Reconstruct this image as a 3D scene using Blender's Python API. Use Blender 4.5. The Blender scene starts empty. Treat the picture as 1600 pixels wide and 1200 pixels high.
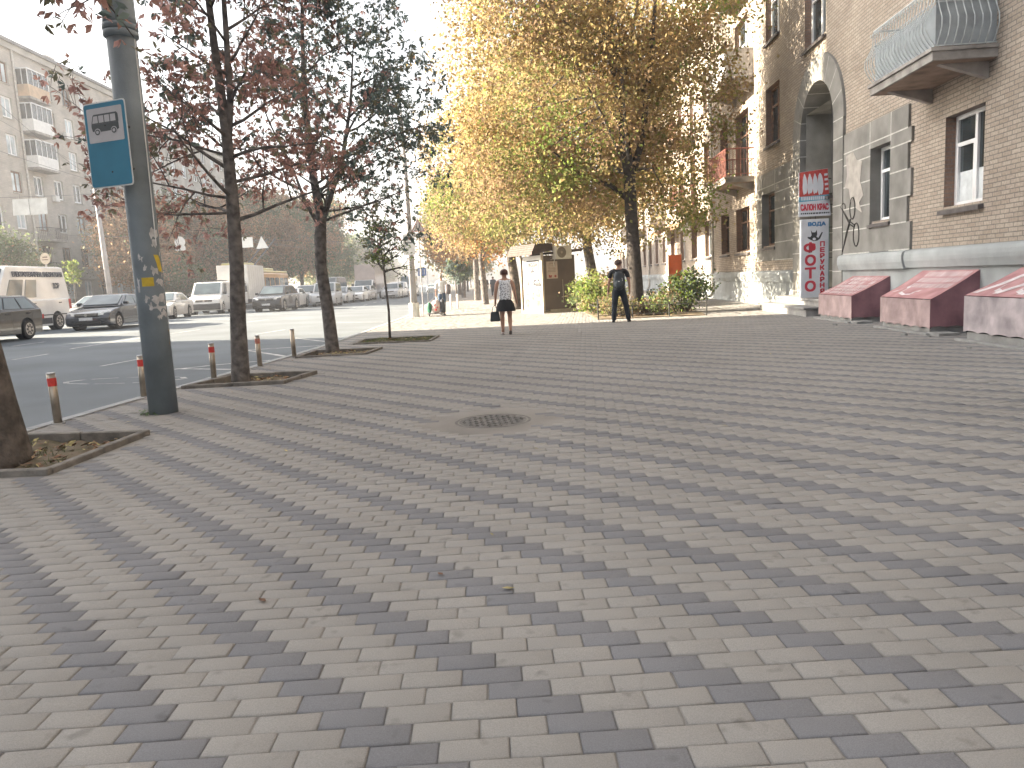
import bpy, bmesh, math, random
import numpy as np
from mathutils import Vector, Matrix, Euler
from mathutils.geometry import tessellate_polygon

random.seed(7)
rng = np.random.default_rng(11)
R = math.radians
scene = bpy.context.scene
col = scene.collection

# ------------------------------------------------------------------ camera
CAM_H, F_PX, PIT, ROLL = 1.32, 1185.0, 0.1360, 0.0502
cd = bpy.data.cameras.new('camera')
cam = bpy.data.objects.new('camera', cd)
col.objects.link(cam)
cd.sensor_width = 36.0
cd.lens = F_PX / 1600.0 * 36.0
cd.clip_start, cd.clip_end = 0.05, 5000
cam.matrix_world = Matrix.Translation((0, 0, CAM_H)) @ Matrix.Rotation(math.pi / 2 - PIT, 4, 'X') @ Matrix.Rotation(-ROLL, 4, 'Z')
scene.camera = cam

# ------------------------------------------------------------------ sky and sun
SUN_EL = R(21)
SUN_AZ = math.atan2(-0.994, 0.10)          # measured from +Y, clockwise
world = bpy.data.worlds.new('World')
scene.world = world
world.use_nodes = True
wn = world.node_tree
wn.nodes.clear()
sky = wn.nodes.new('ShaderNodeTexSky')
sky.sky_type = 'NISHITA'
sky.sun_disc = False
sky.sun_elevation = SUN_EL
sky.sun_rotation = SUN_AZ
sky.air_density, sky.dust_density, sky.ozone_density = 1.0, 4.0, 0.6
hs = wn.nodes.new('ShaderNodeHueSaturation')
hs.inputs['Saturation'].default_value = 0.35
bg = wn.nodes.new('ShaderNodeBackground')
bg.inputs['Strength'].default_value = 0.07
wo = wn.nodes.new('ShaderNodeOutputWorld')
wn.links.new(sky.outputs[0], hs.inputs['Color'])
wn.links.new(hs.outputs[0], bg.inputs['Color'])
wn.links.new(bg.outputs[0], wo.inputs['Surface'])
sl = bpy.data.lights.new('sun', 'SUN')
sl.energy, sl.angle, sl.color = 5.0, R(0.5), (1.0, 0.86, 0.66)
so = bpy.data.objects.new('sun', sl)
col.objects.link(so)
sdir = Vector((math.sin(SUN_AZ) * math.cos(SUN_EL), math.cos(SUN_AZ) * math.cos(SUN_EL), math.sin(SUN_EL)))
so.rotation_euler = sdir.to_track_quat('Z', 'Y').to_euler()
so.location = (-60, 20, 60)
scene.view_settings.view_transform = 'Standard'
scene.view_settings.look = 'None'
scene.view_settings.exposure = 2.78
scene.view_settings.gamma = 1.0
scene.cycles.max_bounces = 6
scene.cycles.diffuse_bounces = 3
scene.cycles.transparent_max_bounces = 6

# ------------------------------------------------------------------ helpers
def ray(px, py):
    U, V = px - 800.0, 600.0 - py
    cr, sr = math.cos(ROLL), math.sin(ROLL)
    u, v = U * cr + V * sr, -U * sr + V * cr
    cp, sp = math.cos(PIT), math.sin(PIT)
    return Vector((u, F_PX * cp + v * sp, -F_PX * sp + v * cp))

def gnd(px, py, z=0.0):
    d = ray(px, py)
    p = d * ((z - CAM_H) / d.z)
    return Vector((p.x, p.y, z))

def at(px, py, Y):
    d = ray(px, py)
    p = d * (Y / d.y)
    return Vector((p.x, Y, p.z + CAM_H))

def setp(o, label=None, cat=None, group=None, kind=None):
    if label: o['label'] = label
    if cat: o['category'] = cat
    if group: o['group'] = group
    if kind: o['kind'] = kind
    return o

def thing(name, label, cat, loc=(0, 0, 0), rz=0.0, group=None):
    o = bpy.data.objects.new(name, None)
    o.empty_display_size = 0.2
    col.objects.link(o)
    o.location = loc
    o.rotation_euler = (0, 0, rz)
    return setp(o, label, cat, group)

def copy_tree(o, parent=None):
    c = o.copy()
    col.objects.link(c)
    if parent: c.parent = parent
    for ch in o.children:
        copy_tree(ch, c)
    return c

_mats = {}
def mat(name, c, rough=0.8, var=0.10, scale=6.0, bump=0.0, bscale=60.0, metal=0.0, trans=0.0, coat=0.0, spec=0.5, detail=5.0, c2=None):
    """procedural surface: base colour broken up by two noise scales, optional bump"""
    if name in _mats: return _mats[name]
    m = bpy.data.materials.new(name)
    m.use_nodes = True
    nt = m.node_tree
    b = nt.nodes['Principled BSDF']
    b.inputs['Roughness'].default_value = rough
    b.inputs['Metallic'].default_value = metal
    b.inputs['Specular IOR Level'].default_value = spec
    b.inputs['Coat Weight'].default_value = coat
    tc = nt.nodes.new('ShaderNodeTexCoord')
    n1 = nt.nodes.new('ShaderNodeTexNoise')
    n1.inputs['Scale'].default_value = scale
    n1.inputs['Detail'].default_value = detail
    nt.links.new(tc.outputs['Object'], n1.inputs['Vector'])
    mx = nt.nodes.new('ShaderNodeMix')
    mx.data_type = 'RGBA'
    d = c2 if c2 else tuple(x * (1 - 2.2 * var) for x in c)
    e = tuple(min(1, x * (1 + 1.2 * var)) for x in c)
    mx.inputs[6].default_value = (*d, 1)
    mx.inputs[7].default_value = (*e, 1)
    mr = nt.nodes.new('ShaderNodeMapRange')
    mr.inputs[1].default_value, mr.inputs[2].default_value = 0.3, 0.7
    nt.links.new(n1.outputs['Fac'], mr.inputs[0])
    nt.links.new(mr.outputs[0], mx.inputs[0])
    nt.links.new(mx.outputs[2], b.inputs['Base Color'])
    if bump > 0:
        n2 = nt.nodes.new('ShaderNodeTexNoise')
        n2.inputs['Scale'].default_value = bscale
        n2.inputs['Detail'].default_value = 6
        nt.links.new(tc.outputs['Object'], n2.inputs['Vector'])
        bp = nt.nodes.new('ShaderNodeBump')
        bp.inputs['Strength'].default_value = bump
        bp.inputs['Distance'].default_value = 0.02
        nt.links.new(n2.outputs['Fac'], bp.inputs['Height'])
        nt.links.new(bp.outputs[0], b.inputs['Normal'])
    if trans > 0:
        tr = nt.nodes.new('ShaderNodeBsdfTranslucent')
        nt.links.new(mx.outputs[2], tr.inputs['Color'])
        ms = nt.nodes.new('ShaderNodeMixShader')
        ms.inputs[0].default_value = trans
        out = nt.nodes['Material Output']
        nt.links.new(b.outputs[0], ms.inputs[1])
        nt.links.new(tr.outputs[0], ms.inputs[2])
        nt.links.new(ms.outputs[0], out.inputs['Surface'])
    _mats[name] = m
    return m

class MB:
    def __init__(s):
        s.v, s.f, s.m = [], [], []
    def add(s, vs, fs, mi=0):
        n = len(s.v)
        s.v += [tuple(p) for p in vs]
        s.f += [tuple(n + i for i in f) for f in fs]
        s.m += [mi] * len(fs)
    def quad(s, a, b, c, d, mi=0):
        s.add([a, b, c, d], [(0, 1, 2, 3)], mi)
    def box(s, x0, x1, y0, y1, z0, z1, mi=0, M=None):
        vs = [Vector((x, y, z)) for z in (z0, z1) for y in (y0, y1) for x in (x0, x1)]
        if M is not None: vs = [M @ p for p in vs]
        s.add(vs, [(0, 2, 3, 1), (4, 5, 7, 6), (0, 1, 5, 4), (2, 6, 7, 3), (0, 4, 6, 2), (1, 3, 7, 5)], mi)
        return s
    def tube(s, pts, rad, n=8, mi=0, cap=True):
        pts = [Vector(p) for p in pts]
        if not hasattr(rad, '__len__'): rad = [rad] * len(pts)
        base = len(s.v)
        up = None
        for i, p in enumerate(pts):
            d = (pts[min(i + 1, len(pts) - 1)] - pts[max(i - 1, 0)])
            if d.length < 1e-9: d = Vector((0, 0, 1))
            d.normalize()
            if up is None:
                up = Vector((1, 0, 0)) if abs(d.x) < 0.9 else Vector((0, 1, 0))
            a = (up - d * up.dot(d)).normalized()
            b = d.cross(a)
            up = a
            for k in range(n):
                t = 2 * math.pi * k / n
                s.v.append(tuple(p + (a * math.cos(t) + b * math.sin(t)) * rad[i]))
        for i in range(len(pts) - 1):
            for k in range(n):
                k2 = (k + 1) % n
                s.f.append((base + i * n + k, base + i * n + k2, base + (i + 1) * n + k2, base + (i + 1) * n + k))
                s.m.append(mi)
        if cap:
            s.f.append(tuple(base + k for k in reversed(range(n)))); s.m.append(mi)
            e = base + (len(pts) - 1) * n
            s.f.append(tuple(e + k for k in range(n))); s.m.append(mi)
        return s
    def prism(s, poly, d, mi=0, M=None):
        """poly: list of 3D points (planar, ccw seen from +d side); extruded by vector -d backwards"""
        n = len(poly)
        a = [Vector(p) for p in poly]
        d = Vector(d)
        vs = a + [p - d for p in a]
        if M is not None: vs = [M @ p for p in vs]
        fs = [tuple(range(n)), tuple(reversed(range(n, 2 * n)))]
        for i in range(n):
            j = (i + 1) % n
            fs.append((i, i + n, j + n, j))
        s.add(vs, fs, mi)
        return s
    def build(s, name, mats, parent=None, smooth=False, loc=None, bevel=0.0, seg=2, fixn=True):
        me = bpy.data.meshes.new(name)
        me.from_pydata(s.v, [], s.f)
        if not isinstance(mats, (list, tuple)): mats = [mats]
        for m in mats: me.materials.append(m)
        if len(mats) > 1: me.polygons.foreach_set('material_index', s.m)
        if fixn:
            bm = bmesh.new(); bm.from_mesh(me)
            bmesh.ops.recalc_face_normals(bm, faces=bm.faces)
            bm.to_mesh(me); bm.free()
        if smooth:
            me.polygons.foreach_set('use_smooth', [True] * len(me.polygons))
        me.update()
        o = bpy.data.objects.new(name, me)
        col.objects.link(o)
        if parent: o.parent = parent
        if loc is not None: o.location = loc
        if bevel > 0:
            md = o.modifiers.new('bevel', 'BEVEL')
            md.width = bevel; md.segments = seg; md.limit_method = 'ANGLE'; md.angle_limit = R(40)
        return o

def fast_mesh(name, verts, faces_n, loops, mats, mi=None, parent=None, smooth=False):
    """numpy mesh: all faces with faces_n corners"""
    me = bpy.data.meshes.new(name)
    nf = len(loops) // faces_n
    me.vertices.add(len(verts)); me.vertices.foreach_set('co', np.asarray(verts, np.float32).ravel())
    me.loops.add(len(loops)); me.loops.foreach_set('vertex_index', np.asarray(loops, np.int32))
    me.polygons.add(nf)
    me.polygons.foreach_set('loop_start', np.arange(nf, dtype=np.int32) * faces_n)
    me.polygons.foreach_set('loop_total', np.full(nf, faces_n, np.int32))
    for m in mats: me.materials.append(m)
    if mi is not None: me.polygons.foreach_set('material_index', np.asarray(mi, np.int32))
    if smooth: me.polygons.foreach_set('use_smooth', [True] * nf)
    me.update(calc_edges=True)
    o = bpy.data.objects.new(name, me)
    col.objects.link(o)
    if parent: o.parent = parent
    return o

def text(name, body, m, M, width=None, height=None, parent=None, bold=0.0, extr=0.002, line=1.0):
    """lettering as a mesh; local x right, y up, z out; centred; fitted to width / height"""
    c = bpy.data.curves.new(name, 'FONT')
    c.body = body; c.align_x = 'CENTER'; c.align_y = 'CENTER'; c.space_line = line
    c.resolution_u = 3
    t = bpy.data.objects.new(name + '_tmp', c)
    col.objects.link(t)
    dg = bpy.context.evaluated_depsgraph_get()
    me = bpy.data.meshes.new_from_object(t.evaluated_get(dg))
    bpy.data.objects.remove(t)
    bpy.data.curves.remove(c)
    n = len(me.vertices)
    co = np.empty(n * 3, np.float32); me.vertices.foreach_get('co', co); co = co.reshape(-1, 3)
    lo, hi = co.min(0), co.max(0)
    co -= (lo + hi) / 2
    sx = (width / max(1e-6, hi[0] - lo[0])) if width else None
    sy = (height / max(1e-6, hi[1] - lo[1])) if height else None
    if sx is None: sx = sy
    if sy is None: sy = sx
    co[:, 0] *= sx; co[:, 1] *= sy
    me.vertices.foreach_set('co', co.ravel())
    me.name = name
    me.materials.clear(); me.materials.append(m)
    bm = bmesh.new(); bm.from_mesh(me)
    r = bmesh.ops.extrude_face_region(bm, geom=bm.faces[:])
    for v in r['geom']:
        if isinstance(v, bmesh.types.BMVert): v.co.z += extr
    if bold:
        # heavier strokes: the letter struck again a little to each side, every strike on its own level
        src = bm.verts[:] + bm.edges[:] + bm.faces[:]
        d = bold * (height or width)
        for q, (ox, oy) in enumerate(((d, d), (d, -d), (-d, d), (-d, -d))):
            rr_ = bmesh.ops.duplicate(bm, geom=src)
            for v in rr_['geom']:
                if isinstance(v, bmesh.types.BMVert): v.co.x += ox; v.co.y += oy; v.co.z += .0004 * (q + 1)
    bmesh.ops.transform(bm, matrix=M, verts=bm.verts)
    bmesh.ops.recalc_face_normals(bm, faces=bm.faces)
    bm.to_mesh(me); bm.free(); me.update()
    o = bpy.data.objects.new(name, me)
    col.objects.link(o)
    if parent: o.parent = parent
    return o

def ellipse(cx, cy, rx, ry, n=16, a0=0.0, a1=2 * math.pi):
    k = n if abs(a1 - a0 - 2 * math.pi) < 1e-6 else n + 1
    return [(cx + rx * math.cos(a0 + (a1 - a0) * i / n), cy + ry * math.sin(a0 + (a1 - a0) * i / n)) for i in range(k)]

def rrect(x0, x1, y0, y1, r, n=5):
    p = []
    for cx, cy, a in ((x1 - r, y1 - r, 0), (x0 + r, y1 - r, 90), (x0 + r, y0 + r, 180), (x1 - r, y0 + r, 270)):
        for i in range(n + 1):
            t = R(a + 90 * i / n)
            p.append((cx + r * math.cos(t), cy + r * math.sin(t)))
    return p

def flat(mb, poly, z, th, mi=0, M=None):
    """plate lying in local XY: polygon (ccw) with its face at z and thickness th behind it"""
    mb.prism([(x, y, z) for x, y in poly], (0, 0, th), mi, M)

# frame matrix: local x = right, y = up, z = outward normal
def frame(o, right, up):
    r = Vector(right).normalized(); u = Vector(up).normalized(); n = r.cross(u)
    return Matrix(((r.x, u.x, n.x, o[0]), (r.y, u.y, n.y, o[1]), (r.z, u.z, n.z, o[2]), (0, 0, 0, 1)))

# ------------------------------------------------------------------ common materials
M_CONC = mat('concrete grey', (0.30, 0.30, 0.29), 0.9, 0.16, 3.0, 0.4, 40)
M_KERB = mat('kerb stone', (0.36, 0.37, 0.38), 0.9, 0.12, 4.0, 0.3, 60)
M_WHITE = mat('white paint', (0.74, 0.74, 0.73), 0.5, 0.05, 4)
M_DARK = mat('dark metal', (0.03, 0.03, 0.033), 0.5, 0.1, 6)
M_GLASS = mat('window glass', (0.035, 0.045, 0.05), 0.06, 0.2, 1.5, spec=0.8)
M_STEEL = mat('bare steel', (0.42, 0.36, 0.29), 0.35, 0.15, 7, metal=0.7)
M_RED = mat('red reflective band', (0.62, 0.05, 0.04), 0.5, 0.15, 12)
M_BARK = mat('bark', (0.12, 0.10, 0.085), 0.95, 0.3, 9, 0.9, 28)
M_BARK2 = mat('bark dark', (0.15, 0.135, 0.125), 0.95, 0.3, 9, 0.9, 28)

# ================================================================== SETTING
KERB = [(-6.6, -8), (-5.80, 2.0), (-5.24, 7.93), (-5.0, 11.0), (-4.77, 13.4), (-4.50, 17.6), (-4.42, 22.2), (-4.46, 32.5), (-5.0, 45), (-7.3, 75), (-13, 135), (-26, 320), (-40, 520)]
FARK = [(-25.2, -8), (-25.2, 20), (-25.2, 60), (-26.5, 80), (-30, 135), (-46, 320), (-62, 520)]
m_ground = mat('open ground', (0.16, 0.14, 0.11), 0.95, 0.2, 0.4)
g = MB(); g.quad((-2500, -600, -0.22), (2500, -600, -0.22), (2500, 4000, -0.22), (-2500, 4000, -0.22))
setp(g.build('ground', m_ground), kind='structure')

# asphalt with tyre-polished bands, patches and stains
m_road = mat('asphalt', (0.148, 0.168, 0.184), 0.85, 0.12, 0.35, 0.35, 120)
g = MB()
n = len(KERB)
for i in range(n - 1):
    pass
def lerp_line(L, y):
    for (x0, y0), (x1, y1) in zip(L[:-1], L[1:]):
        if y0 <= y <= y1:
            return x0 + (x1 - x0) * (y - y0) / (y1 - y0)
    return L[-1][0]
def zroad(x, y):
    """cambered carriageway: rises away from the near kerb"""
    return -0.13 + 0.27 * max(0.0, min(1.0, (lerp_line(KERB, y) - x) / 13.0))
ys = [-8, 2, 7.93, 11, 13.4, 17.6, 22.2, 32.5, 45, 60, 75, 100, 135, 200, 320, 520]
for a, b in zip(ys[:-1], ys[1:]):
    for d0, d1 in ((0, 13.0), (13.0, None)):
        P = []
        for y, d in ((a, d1), (a, d0), (b, d0), (b, d1)):
            x = lerp_line(KERB, y) - d if d is not None else lerp_line(FARK, y)
            P.append((x, y, zroad(x, y)))
        g.quad(*P)
setp(g.build('road', m_road), kind='structure')

def strip(mb, L, w, z0, z1, side=1, mi=0):
    """ribbon box along a polyline, w to the right of it"""
    P = [Vector((x, y, 0)) for x, y in L]
    N = []
    for i in range(len(P)):
        d = (P[min(i + 1, len(P) - 1)] - P[max(i - 1, 0)]).normalized()
        N.append(Vector((d.y, -d.x, 0)) * side)
    for i in range(len(P) - 1):
        a, b, na, nb = P[i], P[i + 1], N[i], N[i + 1]
        vs = [a, a + na * w, b + nb * w, b]
        mb.add([(v.x, v.y, z0) for v in vs] + [(v.x, v.y, z1) for v in vs],
               [(4, 5, 6, 7), (0, 1, 5, 4), (1, 2, 6, 5), (2, 3, 7, 6), (3, 0, 4, 7)], mi)

# kerb stones, one metre each with open joints
def resample(L, step, y0, y1):
    out = []
    y = y0
    while y <= y1:
        out.append((lerp_line(L, y), y)); y += step
    return out
kp = resample(KERB, 1.0, -8, 60)
g = MB()
for i in range(len(kp) - 1):
    a, b = kp[i], (kp[i][0] + (kp[i + 1][0] - kp[i][0]) * 0.988, kp[i][1] + 0.988)
    strip(g, [a, b], 0.14, -0.15, 0.008 + random.uniform(-.004, .004))
kp = resample(KERB, 6.0, 60, 500)
strip(g, kp, 0.15, -0.15, 0.006)
setp(g.build('kerb', M_KERB), kind='structure')
g = MB(); strip(g, [(x - 0.16, y) for x, y in FARK], 0.16, -0.15, 0.26)
setp(g.build('far_kerb', M_KERB), kind='structure')
g = MB()
for i in range(len(FARK) - 1):
    (x0, y0), (x1, y1) = FARK[i], FARK[i + 1]
    g.quad((x0 - 60, y0, 0.254), (x0 - 0.16, y0, 0.254), (x1 - 0.16, y1, 0.254), (x1 - 60, y1, 0.254))
setp(g.build('far_pavement', mat('far pavement', (0.20, 0.19, 0.175), 0.9, 0.2, 0.8)), kind='structure')

# planting beds cut into the pavement (ground corners, ccw from near left)
BEDS = [[(-5.02, 5.84), (-3.65, 5.78), (-3.57, 7.34), (-4.94, 7.47)],
        [(-4.80, 10.92), (-3.31, 10.94), (-3.10, 12.08), (-4.50, 12.30)],
        [(-4.28, 15.02), (-2.85, 15.15), (-2.76, 16.40), (-4.24, 16.45)],
        [(-3.72, 17.92), (-1.85, 17.75), (-1.78, 19.30), (-3.74, 19.40)]]
def inside(p, poly, grow=0.0):
    c = Vector((sum(q[0] for q in poly) / len(poly), sum(q[1] for q in poly) / len(poly)))
    for i in range(len(poly)):
        a = Vector(poly[i]); b = Vector(poly[(i + 1) % len(poly)])
        e = (b - a).normalized(); nrm = Vector((-e.y, e.x))
        if (Vector(p) - a).dot(nrm) < -grow: return False
    return True

# bedding sheet under the pavers, with the beds left open
outer = [Vector((lerp_line(KERB, y) + 0.14, y, 0)) for y in (-8, 2, 7.93, 11, 13.4, 17.6, 22.2, 32.5, 45, 75, 135, 320)]
outer += [Vector((60, 320, 0)), Vector((60, -8, 0))]
holes = [[Vector((x, y, 0)) for x, y in reversed(b)] for b in BEDS]
allp = outer + [v for hh in holes for v in hh]
tris = tessellate_polygon([outer] + holes)
g = MB(); g.add([(v.x, v.y, -0.0085) for v in allp], tris)
m_bedding = mat('sand bedding', (0.25, 0.235, 0.215), 0.95, 0.12, 1.2, 0.3, 80)
setp(g.build('pavement_base', m_bedding), kind='structure')

# the pavers themselves: stepped bond, every third one dark
def paver_mat(name, c):
    m = bpy.data.materials.new(name); m.use_nodes = True
    nt = m.node_tree; b = nt.nodes['Principled BSDF']; b.inputs['Roughness'].default_value = 0.88
    b.inputs['Specular IOR Level'].default_value = 0.3
    at_ = nt.nodes.new('ShaderNodeAttribute'); at_.attribute_name = 'tone'
    tc = nt.nodes.new('ShaderNodeTexCoord')
    big = nt.nodes.new('ShaderNodeTexNoise'); big.inputs['Scale'].default_value = 0.55; big.inputs['Detail'].default_value = 4
    fine = nt.nodes.new('ShaderNodeTexNoise'); fine.inputs['Scale'].default_value = 260; fine.inputs['Detail'].default_value = 3
    spot = nt.nodes.new('ShaderNodeTexNoise'); spot.inputs['Scale'].default_value = 9; spot.inputs['Detail'].default_value = 2
    for q in (big, fine, spot): nt.links.new(tc.outputs['Object'], q.inputs['Vector'])
    def mr(src, a, b_, c0, c1):
        r = nt.nodes.new('ShaderNodeMapRange'); r.inputs[1].default_value, r.inputs[2].default_value = a, b_
        r.inputs[3].default_value, r.inputs[4].default_value = c0, c1
        nt.links.new(src, r.inputs[0]); return r.outputs[0]
    def mul(x, y):
        r = nt.nodes.new('ShaderNodeMath'); r.operation = 'MULTIPLY'
        nt.links.new(x, r.inputs[0]); nt.links.new(y, r.inputs[1]); return r.outputs[0]
    f = mul(mul(mr(big.outputs['Fac'], .3, .7, .90, 1.08), mr(fine.outputs['Fac'], .3, .7, .86, 1.14)),
            mul(mr(spot.outputs['Fac'], .64, .74, 1.0, .74), at_.outputs['Fac']))
    vo = nt.nodes.new('ShaderNodeTexVoronoi'); vo.inputs['Scale'].default_value = 1.7
    nt.links.new(tc.outputs['Object'], vo.inputs['Vector'])
    f = mul(f, mr(vo.outputs['Distance'], .022, .034, .66, 1.0))          # trodden gum and drip spots
    w2 = nt.nodes.new('ShaderNodeTexNoise'); w2.inputs['Scale'].default_value = 2.3; w2.inputs['Detail'].default_value = 7; w2.inputs['Roughness'].default_value = .7
    nt.links.new(tc.outputs['Object'], w2.inputs['Vector'])
    f = mul(f, mr(w2.outputs['Fac'], .35, .65, .96, 1.03))
    vm = nt.nodes.new('ShaderNodeVectorMath'); vm.operation = 'SCALE'; vm.inputs[0].default_value = c
    nt.links.new(f, vm.inputs['Scale'])
    nt.links.new(vm.outputs[0], b.inputs['Base Color'])
    bp = nt.nodes.new('ShaderNodeBump'); bp.inputs['Strength'].default_value = 0.25; bp.inputs['Distance'].default_value = 0.004
    nt.links.new(fine.outputs['Fac'], bp.inputs['Height']); nt.links.new(bp.outputs[0], b.inputs['Normal'])
    return m
m_pl = paver_mat('light paver', (0.282, 0.271, 0.254))
m_pd = paver_mat('dark paver', (0.188, 0.189, 0.198))

YAW, PW, PD, SH = 0.0297, 0.204, 0.1020, 0.0882
U0, V0 = -1.2545, 2.571
MANH = Vector((-0.20, 7.18))
cyw, syw = math.cos(YAW), math.sin(YAW)
WALL_A, WALL_B = 7.5, 0.06
def paver_field():
    cx, cy, dark = [], [], []
    for r in range(-480, 30):
        vfar = V0 - PD * r
        if vfar < 0.9: break
        v = vfar - PD / 2
        ur = U0 + SH * r
        k0 = int(math.floor((-9 - ur) / PW)); k1 = int(math.ceil((13 - ur) / PW))
        ks = np.arange(k0, k1)
        u = ur + ks * PW - PW / 2
        x = u * cyw - v * syw; y = u * syw + v * cyw
        lim = np.array([lerp_line(KERB, t) for t in y]) + 0.22
        ok = (x > lim) & (x < WALL_A + WALL_B * y + 0.05) & (np.abs(x) < 1.0 + 0.78 * y) & (y < 46)
        ok &= (x - MANH.x) ** 2 + (y - MANH.y) ** 2 > 0.40 ** 2
        for bd in BEDS:
            bx = [p[0] for p in bd]; by = [p[1] for p in bd]
            cand = ok & (x > min(bx) - .2) & (x < max(bx) + .2) & (y > min(by) - .2) & (y < max(by) + .2)
            for i in np.nonzero(cand)[0]:
                if inside((x[i], y[i]), bd, 0.10): ok[i] = False
        cx.append(x[ok]); cy.append(y[ok]); dark.append((ks[ok] % 3) == 0)
    return np.concatenate(cx), np.concatenate(cy), np.concatenate(dark)
px_, py_, dk_ = paver_field()
N = len(px_)
hx, hy, ch = PW / 2 - 0.0016, PD / 2 - 0.0013, 0.0066
z0 = rng.normal(0, 0.0015, N) - 0.004 * (rng.random(N) < .02)
# the blocks round the manhole have sunk a little
dm = np.hypot(px_ - MANH.x, py_ - MANH.y)
z0 -= 0.012 * np.exp(-((dm - .45) / .35) ** 2)
tx, ty = rng.normal(0, 0.0045, N), rng.normal(0, 0.0075, N)
rot = rng.normal(0, 0.004, N)
jx, jy = rng.normal(0, 0.0010, N), rng.normal(0, 0.0008, N)
V = np.zeros((N, 12, 3), np.float32)
for i, (sx, sy) in enumerate(((-1, -1), (1, -1), (1, 1), (-1, 1))):
    for lvl in range(3):
        ax = sx * (hx - (ch if lvl == 0 else 0)); ay = sy * (hy - (ch if lvl == 0 else 0))
        zz = (0.0, -0.0045, -0.03)[lvl]
        lx = ax * np.cos(rot) - ay * np.sin(rot); ly = ax * np.sin(rot) + ay * np.cos(rot)
        V[:, lvl * 4 + i, 0] = px_ + (lx + jx) * cyw - (ly + jy) * syw
        V[:, lvl * 4 + i, 1] = py_ + (lx + jx) * syw + (ly + jy) * cyw
        V[:, lvl * 4 + i, 2] = z0 + zz + ax * ty + ay * tx
q = [[0, 1, 2, 3]]
for l in (0, 4):
    for i in range(4):
        j = (i + 1) % 4
        q.append([l + j, l + i, l + 4 + i, l + 4 + j])
q = np.array(q)
loops = (np.arange(N)[:, None, None] * 12 + q[None]).reshape(-1)
mi = np.repeat(dk_.astype(np.int32), len(q))
pv = fast_mesh('pavement', V.reshape(-1, 3), 4, loops, [m_pl, m_pd], mi)
tone = np.repeat(np.clip(rng.normal(1.0, 0.020, N), .90, 1.07), len(q)).astype(np.float32)
a_ = pv.data.attributes.new('tone', 'FLOAT', 'FACE'); a_.data.foreach_set('value', tone)
setp(pv, kind='structure')

# painted road markings (4 mm above the asphalt)
m_mark = mat('road paint', (0.50, 0.50, 0.49), 0.8, 0.25, 5)
g = MB()
def rgnd(px, py):
    z = -0.126
    for _ in range(6):
        p = gnd(px, py, z); z = zroad(p.x, p.y) + 0.004
    return gnd(px, py, z)
def line(p, q, w=0.12):
    a, b = rgnd(*p), rgnd(*q)
    d = (b - a).normalized(); s_ = Vector((d.y, -d.x, 0)) * w / 2
    g.quad(a - s_, a + s_, b + s_, b - s_)
for p, q_ in (((20, 562), (75, 553)), ((158, 572), (222, 560)), ((18, 541), (70, 534)), ((268, 521), (312, 515)), ((400, 522), (445, 515)),
              ((272, 577), (338, 570)), ((338, 570), (455, 560)), ((275, 576), (362, 577)), ((385, 547), (448, 557)), ((385, 547), (500, 540)), ((460, 528), (520, 535)),
              ((525, 504), (600, 503)), ((388, 503), (420, 499)), ((110, 545), (225, 527))):
    line(p, q_)
c = rgnd(196, 594)
for i in range(10):
    t0, t1 = R(36 * i), R(36 * (i + 0.8))
    a = c + Vector((1.1 * math.cos(t0), .45 * math.sin(t0), 0)); b = c + Vector((1.1 * math.cos(t1), .45 * math.sin(t1), 0))
    a2, b2 = c + (a - c) * .9, c + (b - c) * .9
    for v in (a, b, a2, b2): v.z = zroad(v.x, v.y) + .004
    g.quad(a, b, b2, a2)
for y in range(50, 200, 8):
    for dx in (5.0, 9.5, 14):
        x = lerp_line(KERB, y) - dx; x2 = lerp_line(KERB, y + 3) - dx
        g.quad(*[(q, w_, zroad(q, w_) + .005) for q, w_ in ((x - .07, y), (x + .07, y), (x2 + .07, y + 3), (x2 - .07, y + 3))])
setp(g.build('road_markings', m_mark, fixn=False), kind='structure')

# beds: stone edging (thing), soil with grass and fallen leaves (stuff)
m_edge = mat('bed edging', (0.20, 0.185, 0.165), 0.9, 0.2, 6, 0.4, 50)
m_soil = mat('soil', (0.135, 0.10, 0.07), 0.98, 0.35, 9, 0.8, 30, c2=(0.09, 0.085, 0.045))
m_l1 = mat('fallen leaf tan', (0.36, 0.24, 0.14), 0.85, 0.3, 20)
m_l2 = mat('fallen leaf rust', (0.22, 0.11, 0.06), 0.85, 0.3, 20)
m_l3 = mat('fallen leaf yellow', (0.42, 0.36, 0.16), 0.85, 0.3, 20)
m_gr = mat('bed grass', (0.10, 0.13, 0.045), 0.9, 0.3, 8, trans=0.3)
bed_labels = ['stone edging of the nearest tree bed, round the thick trunk cut by the frame',
              'stone edging of the tree bed between the bollards, round the slim dark trunk',
              'stone edging of the tree bed with the forked tree, beside the last bollard',
              'stone edging of the grassy tree bed round the thin sapling']
gz, gl, gm = [], [], []
def leaf_quads(P, S, mats_n, flatness=0.35, arr=None):
    pass
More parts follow.
